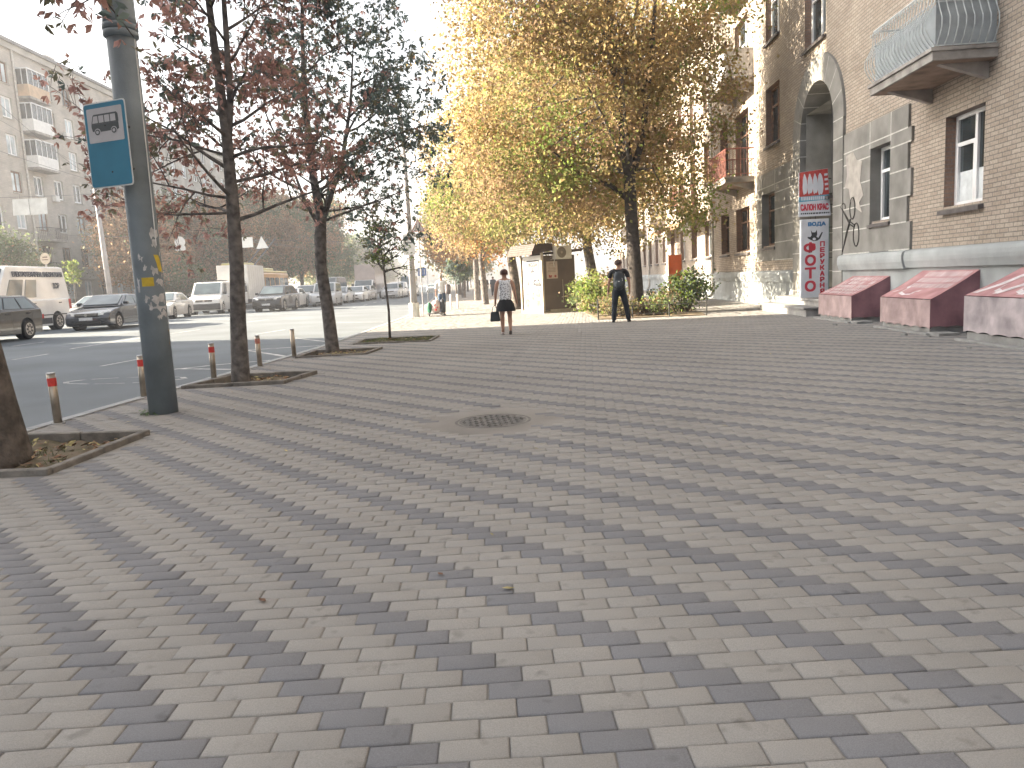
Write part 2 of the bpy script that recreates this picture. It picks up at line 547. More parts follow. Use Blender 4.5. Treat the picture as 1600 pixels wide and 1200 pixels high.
for bi, bd in enumerate(BEDS):
    root = setp(MB().build('bed_edging', m_edge), bed_labels[bi], 'edging', 'stone edgings of the tree beds') if False else None
    g = MB()
    c2 = Vector((sum(p[0] for p in bd) / 4, sum(p[1] for p in bd) / 4))
    for i in range(4):
        a, b = Vector(bd[i]), Vector(bd[(i + 1) % 4])
        e = (b - a).normalized(); nn = Vector((-e.y, e.x))
        ln = (b - a).length; k = max(1, round(ln / 0.75))
        for j in range(k):
            p = a + e * (ln * j / k + .004); q2 = a + e * (ln * (j + 1) / k - .004)
            if j == 0: p = a + e * 0.072
            if j == k - 1: q2 = b + e * 0.0
            zt = (0.045 if bi < 2 else 0.03) + random.uniform(-.006, .006)
            o1, o2 = p, q2
            vs = [o1, o2, o2 + nn * .07, o1 + nn * .07]
            g.add([(v.x, v.y, -.16) for v in vs] + [(v.x, v.y, zt) for v in vs], [(4, 5, 6, 7), (0, 1, 5, 4), (1, 2, 6, 5), (2, 3, 7, 6), (3, 0, 4, 7)])
    setp(g.build('bed_edging', m_edge, bevel=0.008, seg=1), bed_labels[bi], 'edging', 'stone edgings of the tree beds')
    g = MB()
    nx = 14
    for i in range(nx):
        for j in range(nx):
            def pt(u, v):
                a = Vector(bd[0]).lerp(Vector(bd[1]), u); b = Vector(bd[3]).lerp(Vector(bd[2]), u)
                p = a.lerp(b, v)
                return (p.x, p.y, -0.035 + .03 * math.sin(7 * u + bi) * math.sin(5 * v + 2) + .02 * math.sin(23 * u * v + 3) + (.02 if bi == 3 else 0))
            g.quad(pt(i / nx, j / nx), pt((i + 1) / nx, j / nx), pt((i + 1) / nx, (j + 1) / nx), pt(i / nx, (j + 1) / nx))
    setp(g.build('bed_soil', m_soil, smooth=True), kind='structure')
    g = MB()
    for k in range(260 if bi != 3 else 120):
        u, v = random.uniform(.07, .93), random.uniform(.07, .93)
        x, y, z = pt(u, v)
        s_ = random.uniform(.018, .05); t = random.uniform(0, 6.28); tl = Vector((random.gauss(0, .4), random.gauss(0, .4), 1)).normalized()
        e1 = tl.orthogonal().normalized(); e1 = Matrix.Rotation(t, 3, tl) @ e1; e2 = tl.cross(e1)
        o = Vector((x, y, z + random.uniform(.008, .03)))
        g.quad(o - e1 * s_, o + e2 * s_ * .5, o + e1 * s_, o - e2 * s_ * .5, random.randrange(3))
    setp(g.build('fallen_leaves', [m_l1, m_l2, m_l3], fixn=False), kind='stuff')
    g = MB()
    for k in range((500, 420, 350, 2600)[bi]):
        u, v = random.uniform(.06, .94), random.uniform(.06, .94)
        if bi < 3 and math.sin(9 * u + bi * 2) * math.sin(8 * v) < 0.2: continue
        x, y, z = pt(u, v)
        h_ = random.uniform(.02, .07); t = random.uniform(0, 6.28); w = .004
        dx, dy = math.cos(t) * w, math.sin(t) * w
        lx, ly = random.gauss(0, .02), random.gauss(0, .02)
        g.add([(x - dx, y - dy, z), (x + dx, y + dy, z), (x + lx, y + ly, z + h_)], [(0, 1, 2)])
    setp(g.build('grass', m_gr, fixn=False), kind='stuff')

# manhole: cast cover in a ring of mortar
root = thing('manhole', 'round dark cast iron manhole cover set in the block paving', 'manhole cover', (MANH.x, MANH.y, 0), 0.1)
m_iron = mat('cast iron', (0.145, 0.138, 0.13), 0.75, 0.2, 9, 0.5, 90)
g = MB(); nn = 40
for r0, r1, zz0, zz1 in ((0.40, 0.345, -0.012, -0.006), (0.345, 0.335, -0.006, -0.016)):
    for i in range(nn):
        t0, t1 = 2 * math.pi * i / nn, 2 * math.pi * (i + 1) / nn
        g.quad((r0 * math.cos(t0), r0 * math.sin(t0), zz0), (r0 * math.cos(t1), r0 * math.sin(t1), zz0), (r1 * math.cos(t1), r1 * math.sin(t1), zz1), (r1 * math.cos(t0), r1 * math.sin(t0), zz1))
g.build('frame', m_iron, root)
g = MB(); g.prism([(.325 * math.cos(2 * math.pi * i / nn), .325 * math.sin(2 * math.pi * i / nn), -.008) for i in range(nn)], (0, 0, .02))
for i in range(-5, 6):
    for j in range(-5, 6):
        x, y = i * .055, j * .055
        if x * x + y * y < .08: g.box(x - .018, x + .018, y - .006, y + .006, -.008, -.003, 0) if (i + j) % 2 else g.box(x - .006, x + .006, y - .018, y + .018, -.008, -.003, 0)
g.build('cover', m_iron, root)
g = MB()
for i in range(nn):
    t0, t1 = 2 * math.pi * i / nn, 2 * math.pi * (i + 1) / nn
    r0, r1 = .405, .52
    g.quad((r0 * math.cos(t0), r0 * math.sin(t0), -.010), (r0 * math.cos(t1), r0 * math.sin(t1), -.010), (r1 * math.cos(t1), r1 * math.sin(t1), -.0105), (r1 * math.cos(t0), r1 * math.sin(t0), -.0105))
g.build('mortar_collar', mat('mortar', (0.265, 0.256, 0.242), 0.95, 0.12, 14, 0.4, 60), root)

# ================================================================== BRICK BUILDING ON THE RIGHT
def brick_mat(name, c1, c2, cm, swap=True, scale=1.0, bw=0.25, bh=0.077):
    m = bpy.data.materials.new(name); m.use_nodes = True
    nt = m.node_tree; b = nt.nodes['Principled BSDF']; b.inputs['Roughness'].default_value = 0.92
    tc = nt.nodes.new('ShaderNodeTexCoord')
    sp = nt.nodes.new('ShaderNodeSeparateXYZ'); cb = nt.nodes.new('ShaderNodeCombineXYZ')
    ad = nt.nodes.new('ShaderNodeMath'); ad.operation = 'ADD'
    nt.links.new(tc.outputs['Object'], sp.inputs[0])
    nt.links.new(sp.outputs['X'], ad.inputs[0]); nt.links.new(sp.outputs['Y'], ad.inputs[1])
    nt.links.new(ad.outputs[0], cb.inputs['X'])
    nt.links.new(sp.outputs['Z'], cb.inputs['Y'])
    br = nt.nodes.new('ShaderNodeTexBrick')
    br.inputs['Color1'].default_value = (*c1, 1); br.inputs['Color2'].default_value = (*c2, 1); br.inputs['Mortar'].default_value = (*cm, 1)
    br.inputs['Scale'].default_value = 1.0; br.inputs['Mortar Size'].default_value = 0.010; br.inputs['Mortar Smooth'].default_value = 0.3
    br.inputs['Brick Width'].default_value = bw; br.inputs['Row Height'].default_value = bh; br.inputs['Bias'].default_value = -0.1
    nt.links.new(cb.outputs[0], br.inputs['Vector'])
    n1 = nt.nodes.new('ShaderNodeTexNoise'); n1.inputs['Scale'].default_value = 0.9; n1.inputs['Detail'].default_value = 6
    n2 = nt.nodes.new('ShaderNodeTexNoise'); n2.inputs['Scale'].default_value = 24; n2.inputs['Detail'].default_value = 4
    nt.links.new(tc.outputs['Object'], n1.inputs['Vector']); nt.links.new(tc.outputs['Object'], n2.inputs['Vector'])
    def mr(src, c0, c1_):
        r = nt.nodes.new('ShaderNodeMapRange'); r.inputs[1].default_value, r.inputs[2].default_value = .3, .7
        r.inputs[3].default_value, r.inputs[4].default_value = c0, c1_
        nt.links.new(src, r.inputs[0]); return r.outputs[0]
    mu = nt.nodes.new('ShaderNodeMath'); mu.operation = 'MULTIPLY'
    nt.links.new(mr(n1.outputs['Fac'], .80, 1.12), mu.inputs[0]); nt.links.new(mr(n2.outputs['Fac'], .82, 1.15), mu.inputs[1])
    vm = nt.nodes.new('ShaderNodeVectorMath'); vm.operation = 'SCALE'
    nt.links.new(br.outputs['Color'], vm.inputs[0]); nt.links.new(mu.outputs[0], vm.inputs['Scale'])
    nt.links.new(vm.outputs[0], b.inputs['Base Color'])
    bp = nt.nodes.new('ShaderNodeBump'); bp.inputs['Strength'].default_value = 0.5; bp.inputs['Distance'].default_value = 0.006; bp.invert = True
    nt.links.new(br.outputs['Fac'], bp.inputs['Height']); nt.links.new(bp.outputs[0], b.inputs['Normal'])
    return m
m_brick = brick_mat('tan brick', (0.42, 0.36, 0.30), (0.335, 0.28, 0.225), (0.19, 0.17, 0.15))
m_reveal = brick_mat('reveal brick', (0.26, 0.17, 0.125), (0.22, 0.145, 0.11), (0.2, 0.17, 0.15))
m_stucco = mat('grey stucco', (0.235, 0.23, 0.215), 0.95, 0.16, 1.6, 0.3, 70)
m_joint = mat('pale joint', (0.52, 0.51, 0.48), 0.9, 0.1, 9)
m_plinth = mat('painted plinth', (0.36, 0.385, 0.39), 0.85, 0.13, 1.3, 0.35, 30)
m_patch = mat('bare plaster patch', (0.40, 0.375, 0.345), 0.95, 0.1, 5, 0.3, 50)
m_sill = mat('tin sill', (0.13, 0.12, 0.12), 0.55, 0.15, 6, metal=0.3)
m_pvc = mat('white plastic frame', (0.80, 0.81, 0.82), 0.35, 0.03, 3)
m_brownf = mat('brown wooden frame', (0.20, 0.115, 0.075), 0.7, 0.25, 10)
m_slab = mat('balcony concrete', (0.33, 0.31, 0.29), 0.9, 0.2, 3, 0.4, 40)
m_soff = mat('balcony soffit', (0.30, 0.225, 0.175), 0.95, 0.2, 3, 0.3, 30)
m_bal = mat('blue grey balcony paint', (0.32, 0.355, 0.375), 0.6, 0.12, 4)
m_balbar = mat('pale balcony bars', (0.50, 0.54, 0.55), 0.5, 0.1, 8)
m_rbal = mat('rust red balcony paint', (0.23, 0.075, 0.055), 0.7, 0.2, 8)
m_wood = mat('grey painted boards', (0.46, 0.46, 0.47), 0.8, 0.15, 5)
m_curt = mat('white curtain', (0.62, 0.66, 0.68), 0.9, 0.1, 5)

LEN = math.hypot(1, WALL_B)
bld = thing('brick_building', 'long tan brick apartment house with a tall grey stone arch and balconies on the right', 'building', (WALL_A, 0, 0), -math.atan(WALL_B))
H_B = 16.0
Y_END = 92.0
# openings in the wall: s0, s1, z0, z1, style
GF, SF, TF, FF = (2.1, 3.85), (5.42, 7.25), (8.75, 10.6), (12.0, 13.8)
wins = [(13.40, 14.72, 2.28, 3.93, 'pvc'), (16.95, 18.0, 2.25, 3.90, 'pvc'), (25.62, 27.17, 2.05, 3.82, 'old'),
        (25.25, 26.8, 5.42, 7.26, 'old'), (13.45, 15.05, 4.86, 7.2, 'door'), (9.2, 10.6, 2.28, 3.93, 'pvc'), (9.3, 10.6, 5.42, 7.25, 'old'), (17.2, 18.4, 8.75, 10.6, 'old')]
s_ = 29.05
k = 0
while s_ < Y_END - 3:
    w = 2.1 if k == 0 else 1.5
    wins.append((s_, s_ + w, GF[0] - .12, GF[1] - .2, 'old'))
    bal = k in (0, 3, 6, 9, 12)
    wins.append((s_ + .1, s_ + w, (SF[0] - .75 if bal else SF[0]), SF[1], 'door' if bal else 'old'))
    wins.append((s_ + .1, s_ + w, (TF[0] - .7 if bal else TF[0]), TF[1], 'door' if bal else 'old'))
    wins.append((s_ + .1, s_ + w, FF[0], FF[1], 'old'))
    s_ += w + (1.25 if k == 0 else 2.1); k += 1
wins.append((21.1, 22.8, 7.42, 9.25, 'old'))
wins.append((25.25, 26.8, 8.75, 10.6, 'old'))
ARC = 21.65; RO, RI, ZS = 2.0, 1.34, 4.95
holes = [(a, b, c, d) for a, b, c, d, _ in wins] + [(ARC - RO, ARC + RO, 0.0, ZS + RO)]
ss = sorted(set([-14.0, Y_END] + [h[0] for h in holes] + [h[1] for h in holes]))
zs = sorted(set([-0.3, H_B] + [h[2] for h in holes] + [h[3] for h in holes]))
g = MB()
for i in range(len(ss) - 1):
    sm = (ss[i] + ss[i + 1]) / 2
    # merge vertically: cells between opening limits
    z_free = []
    cur = -0.3
    for h in sorted([h for h in holes if h[0] < sm < h[1]], key=lambda h: h[2]):
        if h[2] > cur: z_free.append((cur, h[2]))
        cur = max(cur, h[3])
    z_free.append((cur, H_B))
    for a, b in z_free:
        g.quad((0, ss[i] * LEN, a), (0, ss[i] * LEN, b), (0, ss[i + 1] * LEN, b), (0, ss[i + 1] * LEN, a))
# spandrels beside the arch ring
na = 14
for sgn in (-1, 1):
    pts = [(ARC + sgn * RO * math.cos(R(90 * i / na)), ZS + RO * math.sin(R(90 * i / na))) for i in range(na + 1)]
    cr_ = (ARC + sgn * RO, ZS + RO)
    for i in range(na):
        g.add([(0, cr_[0] * LEN, cr_[1]), (0, pts[i][0] * LEN, pts[i][1]), (0, pts[i + 1][0] * LEN, pts[i + 1][1])], [(0, 1, 2)])
# body behind: roof, ends, back
x1 = 13.0
g.quad((0, -14 * LEN, H_B), (0, Y_END * LEN, H_B), (x1, Y_END * LEN, H_B), (x1, -14 * LEN, H_B))
g.quad((0, Y_END * LEN, -.3), (x1, Y_END * LEN, -.3), (x1, Y_END * LEN, H_B), (0, Y_END * LEN, H_B))
g.quad((0, -14 * LEN, -.3), (x1, -14 * LEN, -.3), (x1, -14 * LEN, H_B), (0, -14 * LEN, H_B))
g.quad((x1, -14 * LEN, -.3), (x1, Y_END * LEN, -.3), (x1, Y_END * LEN, H_B), (x1, -14 * LEN, H_B))
g.build('wall', m_brick, bld, fixn=False)
g = MB(); g.box(-.35, .1, -14 * LEN, Y_END * LEN, H_B + .003, H_B + .35); g.box(-.2, .1, -14 * LEN, Y_END * LEN, H_B - .25, H_B - .003)
g.build('cornice', m_conc_c := mat('cornice', (0.40, 0.37, 0.33), 0.9, 0.12, 3), bld)

def wbox(mb, s0, s1, z0, z1, x0, x1, mi=0):
    mb.box(x0, x1, s0 * LEN, s1 * LEN, z0, z1, mi)

m_pipe_f = mat('grey glazed bay frame', (0.30, 0.29, 0.27), .6, .1, 6)
def window(parent, s0, s1, z0, z1, style, depth=0.22, sill=True):
    mf = m_pvc if style == 'pvc' else m_pipe_f if depth > .5 else (m_brownf if random.random() < .55 else m_pvc)
    fw = 0.075
    g = MB()
    x0, x1_ = depth - .03, depth + .05
    wbox(g, s0, s1, z0, z0 + fw, x0, x1_); wbox(g, s0, s1, z1 - fw, z1, x0, x1_)
    wbox(g, s0, s0 + fw, z0 + fw, z1 - fw, x0, x1_); wbox(g, s1 - fw, s1, z0 + fw, z1 - fw, x0, x1_)
    mid = s0 + (s1 - s0) * (.46 if style == 'pvc' else .5)
    wbox(g, mid - fw * .55, mid + fw * .55, z0 + fw, z1 - fw, x0 - .004, x1_)
    zt = z0 + (z1 - z0) * .68
    if style == 'pvc':
        wbox(g, mid + fw * .55, s1 - fw, zt - .035, zt + .035, x0, x1_)
        wbox(g, mid + fw * .55, mid + fw * 1.0, z0 + fw, zt - .035, x0 - .008, x1_); wbox(g, s1 - fw * 1.5, s1 - fw, z0 + fw, zt - .035, x0 - .008, x1_)
    else:
        wbox(g, s0 + fw, mid - fw * .55, zt - .03, zt + .03, x0, x1_); wbox(g, mid + fw * .55, s1 - fw, zt - .03, zt + .03, x0, x1_)
    w = g.build('window', mf, parent)
    g = MB(); wbox(g, s0 + fw, s1 - fw, z0 + fw, z1 - fw, depth + .012, depth + .03)
    g.build('pane', M_GLASS, w)
    # reveal lining
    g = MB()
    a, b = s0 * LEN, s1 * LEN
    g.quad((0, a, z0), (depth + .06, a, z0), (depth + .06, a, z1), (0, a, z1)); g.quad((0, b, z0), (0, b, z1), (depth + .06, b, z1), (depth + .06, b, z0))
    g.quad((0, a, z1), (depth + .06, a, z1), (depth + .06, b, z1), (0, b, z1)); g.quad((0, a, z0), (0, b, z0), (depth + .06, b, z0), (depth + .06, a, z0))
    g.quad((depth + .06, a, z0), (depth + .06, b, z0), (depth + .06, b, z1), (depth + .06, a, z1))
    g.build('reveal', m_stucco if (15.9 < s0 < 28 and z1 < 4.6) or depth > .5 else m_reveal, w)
    if sill:
        g = MB()
        g.add([(depth - .02, a, z0 - .01), (depth - .02, b, z0 - .01), (-.10, b + .05, z0 - .07), (-.10, a - .05, z0 - .07),
               (depth - .02, a, z0 - .05), (depth - .02, b, z0 - .05), (-.10, b + .05, z0 - .15), (-.10, a - .05, z0 - .15)],
              [(0, 1, 2, 3), (4, 7, 6, 5), (3, 2, 6, 7), (0, 3, 7, 4), (1, 5, 6, 2)])
        g.build('sill', m_sill, w)
    return w
for a, b, c, d, st in wins:
    w = window(bld, a, b, c, d, 'pvc' if st == 'pvc' else 'old', sill=st != 'door')
    if (a, st) == (13.40, 'pvc'):
        g = MB()
        for i in range(16):
            y0, y1 = (a + .08 + (b - a - .16) * i / 16) * LEN, (a + .08 + (b - a - .16) * (i + 1) / 16) * LEN
            xa, xb = .225 + .004 * (i % 2), .225 + .004 * ((i + 1) % 2)
            g.quad((xa, y0, c + .08), (xb, y1, c + .08), (xb, y1, c + .62), (xa, y0, c + .62))
        g.build('half_curtain', m_curt, w)

# arch: voussoir ring, coffered soffit, recessed bay with door and window above
g = MB(); gj = MB()
nv = 9
def apt(r, t, x): return (x, (ARC + r * math.cos(t)) * LEN, ZS + r * math.sin(t))
sub = 3
XR = 0.9
for i in range(nv * sub):
    t0, t1 = math.pi * i / (nv * sub), math.pi * (i + 1) / (nv * sub)
    g.quad(apt(RI, t0, -.07), apt(RO + .03, t0, -.07), apt(RO + .03, t1, -.07), apt(RI, t1, -.07))
    g.quad(apt(RO + .03, t0, -.07), apt(RO + .03, t0, .01), apt(RO + .03, t1, .01), apt(RO + .03, t1, -.07))
    g.quad(apt(RI, t0, -.07), apt(RI, t1, -.07), apt(RI, t1, XR), apt(RI, t0, XR))
for s0, s1 in ((ARC - RO, ARC - RI), (ARC + RI, ARC + RO)):
    wbox(g, s0, s1, 0, ZS, -.07, XR)
g.build('arch_surround', m_stucco, bld)
for i in range(nv + 1):
    t = math.pi * i / nv
    d = .012
    gj.quad(apt(RI, t - d / RI, -.074), apt(RO, t - d / RO, -.074), apt(RO, t + d / RO, -.074), apt(RI, t + d / RI, -.074))
    gj.quad(apt(RI - .004, t - d / RI, -.07), apt(RI - .004, t + d / RI, -.07), apt(RI - .004, t + d / RI, XR), apt(RI - .004, t - d / RI, XR))
z = 0.55
while z < ZS:
    for s0, s1 in ((ARC - RO, ARC - RI), (ARC + RI, ARC + RO)):
        wbox(gj, s0, s1, z, z + .025, -.074, -.06)
    wbox(gj, ARC + RI - .004, ARC + RI + .01, z, z + .025, -.06, XR)
    wbox(gj, ARC - RI - .01, ARC - RI + .004, z, z + .025, -.06, XR)
    z += .56
gj.build('arch_joints', m_joint, bld)
g = MB()
nn = 12
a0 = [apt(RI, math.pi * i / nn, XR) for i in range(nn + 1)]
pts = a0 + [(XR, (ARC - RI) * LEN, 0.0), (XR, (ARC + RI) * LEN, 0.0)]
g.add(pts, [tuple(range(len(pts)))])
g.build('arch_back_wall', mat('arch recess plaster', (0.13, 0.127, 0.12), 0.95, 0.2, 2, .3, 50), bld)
window(bld, ARC - 1.0, ARC + 1.0, 3.2, 5.6, 'old', depth=XR - .1)
g = MB(); wbox(g, ARC - .75, ARC + .75, 0.35, 2.65, XR - .06, XR - .01)
d_ = g.build('door', mat('grey brown door', (0.13, 0.105, 0.085), .7, .2, 8), bld)
g = MB()
for k in (-1, 1): wbox(g, ARC + k * .38 - .26, ARC + k * .38 + .26, 1.4, 2.45, XR - .075, XR - .05)
g.build('pane', M_GLASS, d_)
g = MB(); wbox(g, ARC - .12, ARC - .08, 1.25, 1.45, XR - .12, XR - .06); g.build('handle', M_STEEL, d_)

# rusticated panels each side of the arch with toothed outer edge
def panel(s_in, s_out, hole, toothed):
    g = MB(); gj = MB()
    z0, z1 = 1.55, 4.5
    lo, hi = min(s_in, s_out), max(s_in, s_out)
    h0, h1, hz0, hz1 = hole
    xo = -.055
    rows = [1.55, 2.12, 2.66, 3.20, 3.74, 4.03, 4.5]
    for i in range(len(rows) - 1):
        a, b = rows[i], rows[i + 1]
        l, h = lo, hi
        if toothed and i % 2 == 1:
            if s_out < s_in: l += .16
            else: h -= .16
        segs = [(l, h)]
        if b > hz0 - .2 and a < hz1:
            segs = [(l, h0), (h1, h)]
        for q0, q1 in segs:
            wbox(g, q0, q1, a + (.0), b, xo, .004)
        if b > hz0 - .2 and a < hz1:
            if a < hz0 - .16: wbox(g, h0 + .0005, h1 - .0005, a, min(b, hz0 - .16), xo + .0015, .003)
            if b > hz1: wbox(g, h0 + .0005, h1 - .0005, max(a, hz1), b, xo + .0015, .003)
        for q0, q1 in segs:
            wbox(gj, q0, q1, a - .014, a + .014, xo - .004, xo + .01)
    # vertical joints
    for sv in (h0 - .02, h1 + .02):
        wbox(gj, sv - .012, sv + .012, hz1, 4.5, xo - .0045, xo + .01)
    p = g.build('stone_panel', m_stucco, bld)
    gj.build('pale_joints', m_joint, p)
    return p
pr = panel(19.62, 15.97, (16.95, 18.0, 2.25, 3.9), True)
pl_ = panel(23.68, 27.85, (25.62, 27.17, 2.05, 3.82), False)
# flaked plaster patch on the right panel, traced outline with its own thickness
pat = [(19.45, 3.95), (19.0, 4.0), (18.75, 3.75), (18.45, 3.7), (18.55, 3.25), (18.35, 2.9), (18.6, 2.75), (18.42, 2.5), (18.75, 2.62), (18.9, 2.95), (19.1, 2.8), (19.25, 3.15), (19.5, 3.2), (19.35, 3.5)]
g = MB(); g.prism([(-.066, s * LEN, z) for s, z in pat], (-.008, 0, 0))
g.build('bare_plaster_patch', m_patch, pr)
# scissors drawn on the stucco
m_line = mat('drawn line', (0.035, 0.033, 0.03), 0.9, 0.1, 9)
g = MB()
def wl(pts, r=.014): g.tube([(-.064, s * LEN, z) for s, z in pts], r, 5)
wl(ellipse(19.0, 2.65, .16, .26, 18) + [(19.16, 2.65)]); wl(ellipse(18.75, 2.0, .17, .28, 18) + [(18.92, 2.0)])
wl([(19.10, 2.40), (19.3, 2.1), (19.62, 1.62)]); wl([(19.14, 2.40), (19.36, 2.1), (19.62, 1.62)]); wl([(18.88, 2.18), (19.2, 2.3), (19.75, 2.75)]); wl([(18.86, 2.24), (19.2, 2.36), (19.75, 2.75)])
wl(ellipse(19.6, 2.72, .14, .1, 10, 0, 3.6))
g.build('scissors_drawing', m_line, pr)

# plinth with rounded ledge
g = MB()
for s0, s1 in ((-14, ARC - RO - .02), (ARC + RO + .02, Y_END)):
    wbox(g, s0, s1, -.3, 1.16, -.05, .002)
g.build('plinth', m_plinth, bld)
g = MB()
def ledge(s0, s1, xo, z0, z1):
    prof = [(-.002, z1), (xo + .05, z1 - .03)]
    prof += [(xo + .05 - .05 * math.sin(R(a)), (z1 + z0) / 2 + .02 + ((z1 - z0) / 2 - .05) * math.cos(R(a))) for a in (30, 60, 90, 120, 150)]
    prof += [(xo + .05, z0), (-.002, z0)]
    n = len(prof)
    vs = [(x, s0 * LEN, z) for x, z in prof] + [(x, s1 * LEN, z) for x, z in prof]
    g.add(vs, [tuple(range(n)), tuple(reversed(range(n, 2 * n)))] + [(i, (i + 1) % n, n + (i + 1) % n, n + i) for i in range(n)])
s0 = -14
for s1 in (-8, -3, 2, 6.4, 9.2, 12.1, 15.98): ledge(s0, s1 - .004 if s1 > 12.2 else s1, -.17, 1.165, 1.54); s0 = s1
ledge(15.985, 19.6, -.21, 1.15, 1.545)
g.build('ledge', m_plinth, bld); g = MB()
s0 = ARC + RO + .03
for s1 in (26, 28.3, 31, 35.4, 40, 46, 54, 64, 78, Y_END): ledge(s0, s1, -.15, 0.82, 1.2); s0 = s1
g.build('ledge', m_plinth, bld)

# entrance steps
g = MB()
wbox(g, 19.75, 23.6, -.05, .36, -.55, .85); wbox(g, 19.55, 23.9, -.05, .18, -1.0, -.552)
wbox(g, 19.70, 23.65, .365, .43, -.62, .84); wbox(g, 19.5, 23.95, .185, .24, -1.07, -.56)
g.build('entrance_steps', mat('worn concrete steps', (0.31, 0.305, 0.295), 0.9, 0.15, 3, 0.4, 40), bld, bevel=.012)

# balconies -----------------------------------------------------------
def balcony(s0, s1, z, proj, style):
    g = MB()
    wbox(g, s0, s1, z, z + .14, -proj, 0.0)
    wbox(g, s0 - .03, s1 + .03, z + .143, z + .2, -proj - .04, 0.0)
    for s in (s0 + .25, s1 - .35):
        g.add([(-proj * .8, s * LEN, z), (-proj * .8, (s + .12) * LEN, z), (0, (s + .12) * LEN, z), (0, s * LEN, z), (-.0, s * LEN, z - .28), (-.0, (s + .12) * LEN, z - .28)],
              [(0, 1, 2, 3), (0, 4, 5, 1), (3, 4, 0), (1, 5, 2)])
    b = g.build('balcony', m_slab, bld)
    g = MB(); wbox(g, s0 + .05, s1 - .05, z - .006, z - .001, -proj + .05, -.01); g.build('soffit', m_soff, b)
    zt = z + .2
    hgt = 1.0
    mb = m_balbar if style == 'belly' else (m_rbal if style == 'red' else m_wood)
    g = MB()
    if style == 'belly':
        def bar(fx, fy):
            P = []
            for t, o in ((0, .0), (.12, .09), (.27, .16), (.42, .16), (.58, .08), (.72, .02), (1.0, .0)):
                P.append(fx(o) + (zt + .04 + (hgt - .04) * t,))
            g.tube(P, .009, 5)
        nb = 21
        for i in range(nb + 1):
            s = s0 + .03 + (s1 - s0 - .06) * i / nb
            bar(lambda o: (-proj - o + .05, s * LEN), None)
        for i in range(8):
            x = -.06 - (proj - .08) * i / 7.5
            bar(lambda o: (x, (s0 - o + .05) * LEN), None); bar(lambda o: (x, (s1 + o - .05) * LEN), None)
        for zz, r in ((zt + .04, .012), (zt + .04 + .96 * .72, .011), (zt + hgt, .02)):
            g.tube([(0, (s0 + .05) * LEN, zz), (-proj + .05, (s0 + .05) * LEN, zz), (-proj + .05, (s1 - .05) * LEN, zz), (0, (s1 - .05) * LEN, zz)], r, 6)
        g.build('railing', mb, b)
        g = MB(); wbox(g, s0 + .07, s0 + .08, zt + .05, zt + hgt - .02, -proj + .07, 0)
        wbox(g, s0 + .081, s1 - .06, zt + .05, zt + hgt * .7, -proj + .075, -proj + .085)
        g.build('sheet_panel', m_bal, b)
        # flower hooks under the handrail
        g = MB()
        for i in range(26):
            s = s0 + .06 + (s1 - s0 - .12) * i / 25
            g.tube([(-proj + .03, s * LEN, zt + .86), (-proj - .02, (s + .02) * LEN, zt + .9), (-proj + .0, (s + .04) * LEN, zt + .95)], .008, 4)
        g.build('scrollwork', mb, b)
    elif style == 'red':
        for i in range(int((s1 - s0) / .13) + 1):
            s = s0 + .04 + i * .13
            if s < s1 - .02: g.tube([(-proj + .04, s * LEN, zt), (-proj + .04, s * LEN, zt + hgt)], .009, 4)
        for i in range(int(proj / .13)):
            for s in (s0 + .04, s1 - .04): g.tube([(-proj + .04 + i * .13, s * LEN, zt), (-proj + .04 + i * .13, s * LEN, zt + hgt)], .009, 4)
        for zz, r in ((zt + .1, .015), (zt + .62, .012), (zt + hgt, .024)):
            g.tube([(0, (s0 + .04) * LEN, zz), (-proj + .04, (s0 + .04) * LEN, zz), (-proj + .04, (s1 - .04) * LEN, zz), (0, (s1 - .04) * LEN, zz)], r, 5)
        g.build('railing', mb, b)
    else:
        nb = int((s1 - s0) / .16)
        for i in range(nb):
            a = s0 + .03 + (s1 - s0 - .06) * i / nb
            wbox(g, a + .006, a + (s1 - s0 - .06) / nb - .006, zt + .06, zt + hgt, -proj + .02, -proj + .045)
        nb = int(proj / .16)
        for i in range(nb):
            x = -proj + .05 + (proj - .06) * i / nb
            for s in (s0 + .02, s1 - .045): wbox(g, s, s + .025, zt + .06, zt + hgt, x + .005, x + (proj - .06) / nb - .005)
        g.tube([(0, (s0 + .03) * LEN, zt + hgt), (-proj + .03, (s0 + .03) * LEN, zt + hgt), (-proj + .03, (s1 - .03) * LEN, zt + hgt), (0, (s1 - .03) * LEN, zt + hgt)], .03, 6)
        g.build('railing', mb, b)
    return b
balcony(13.08, 15.6, 4.58, 1.05, 'belly')
balcony(28.35, 31.3, 4.45, 1.05, 'red')
balcony(28.35, 31.3, 7.90, 1.05, 'boards')
balcony(28.35, 31.3, 11.3, 1.05, 'boards')
for i, s in enumerate((39.6, 50.4, 61.2, 72.0)):
    balcony(s, s + 2.6, 4.45, 1.0, 'red' if i % 2 == 0 else 'boards')
    balcony(s, s + 2.6, 7.90, 1.0, 'boards' if i % 2 else 'red')
# downpipes
m_pipe = mat('zinc downpipe', (0.52, 0.50, 0.46), 0.6, 0.12, 5, metal=0.2)
for s in (35.2, 58.5):
    g = MB(); g.tube([(-.12, s * LEN, H_B - .3), (-.12, s * LEN, .35), (-.28, s * LEN, .12)], .07, 10)
    for z in range(2, 15, 2): g.tube([(-.12, s * LEN, z), (-.12, s * LEN, z + .07)], .085, 10)
    g.build('downpipe', m_pipe, bld)
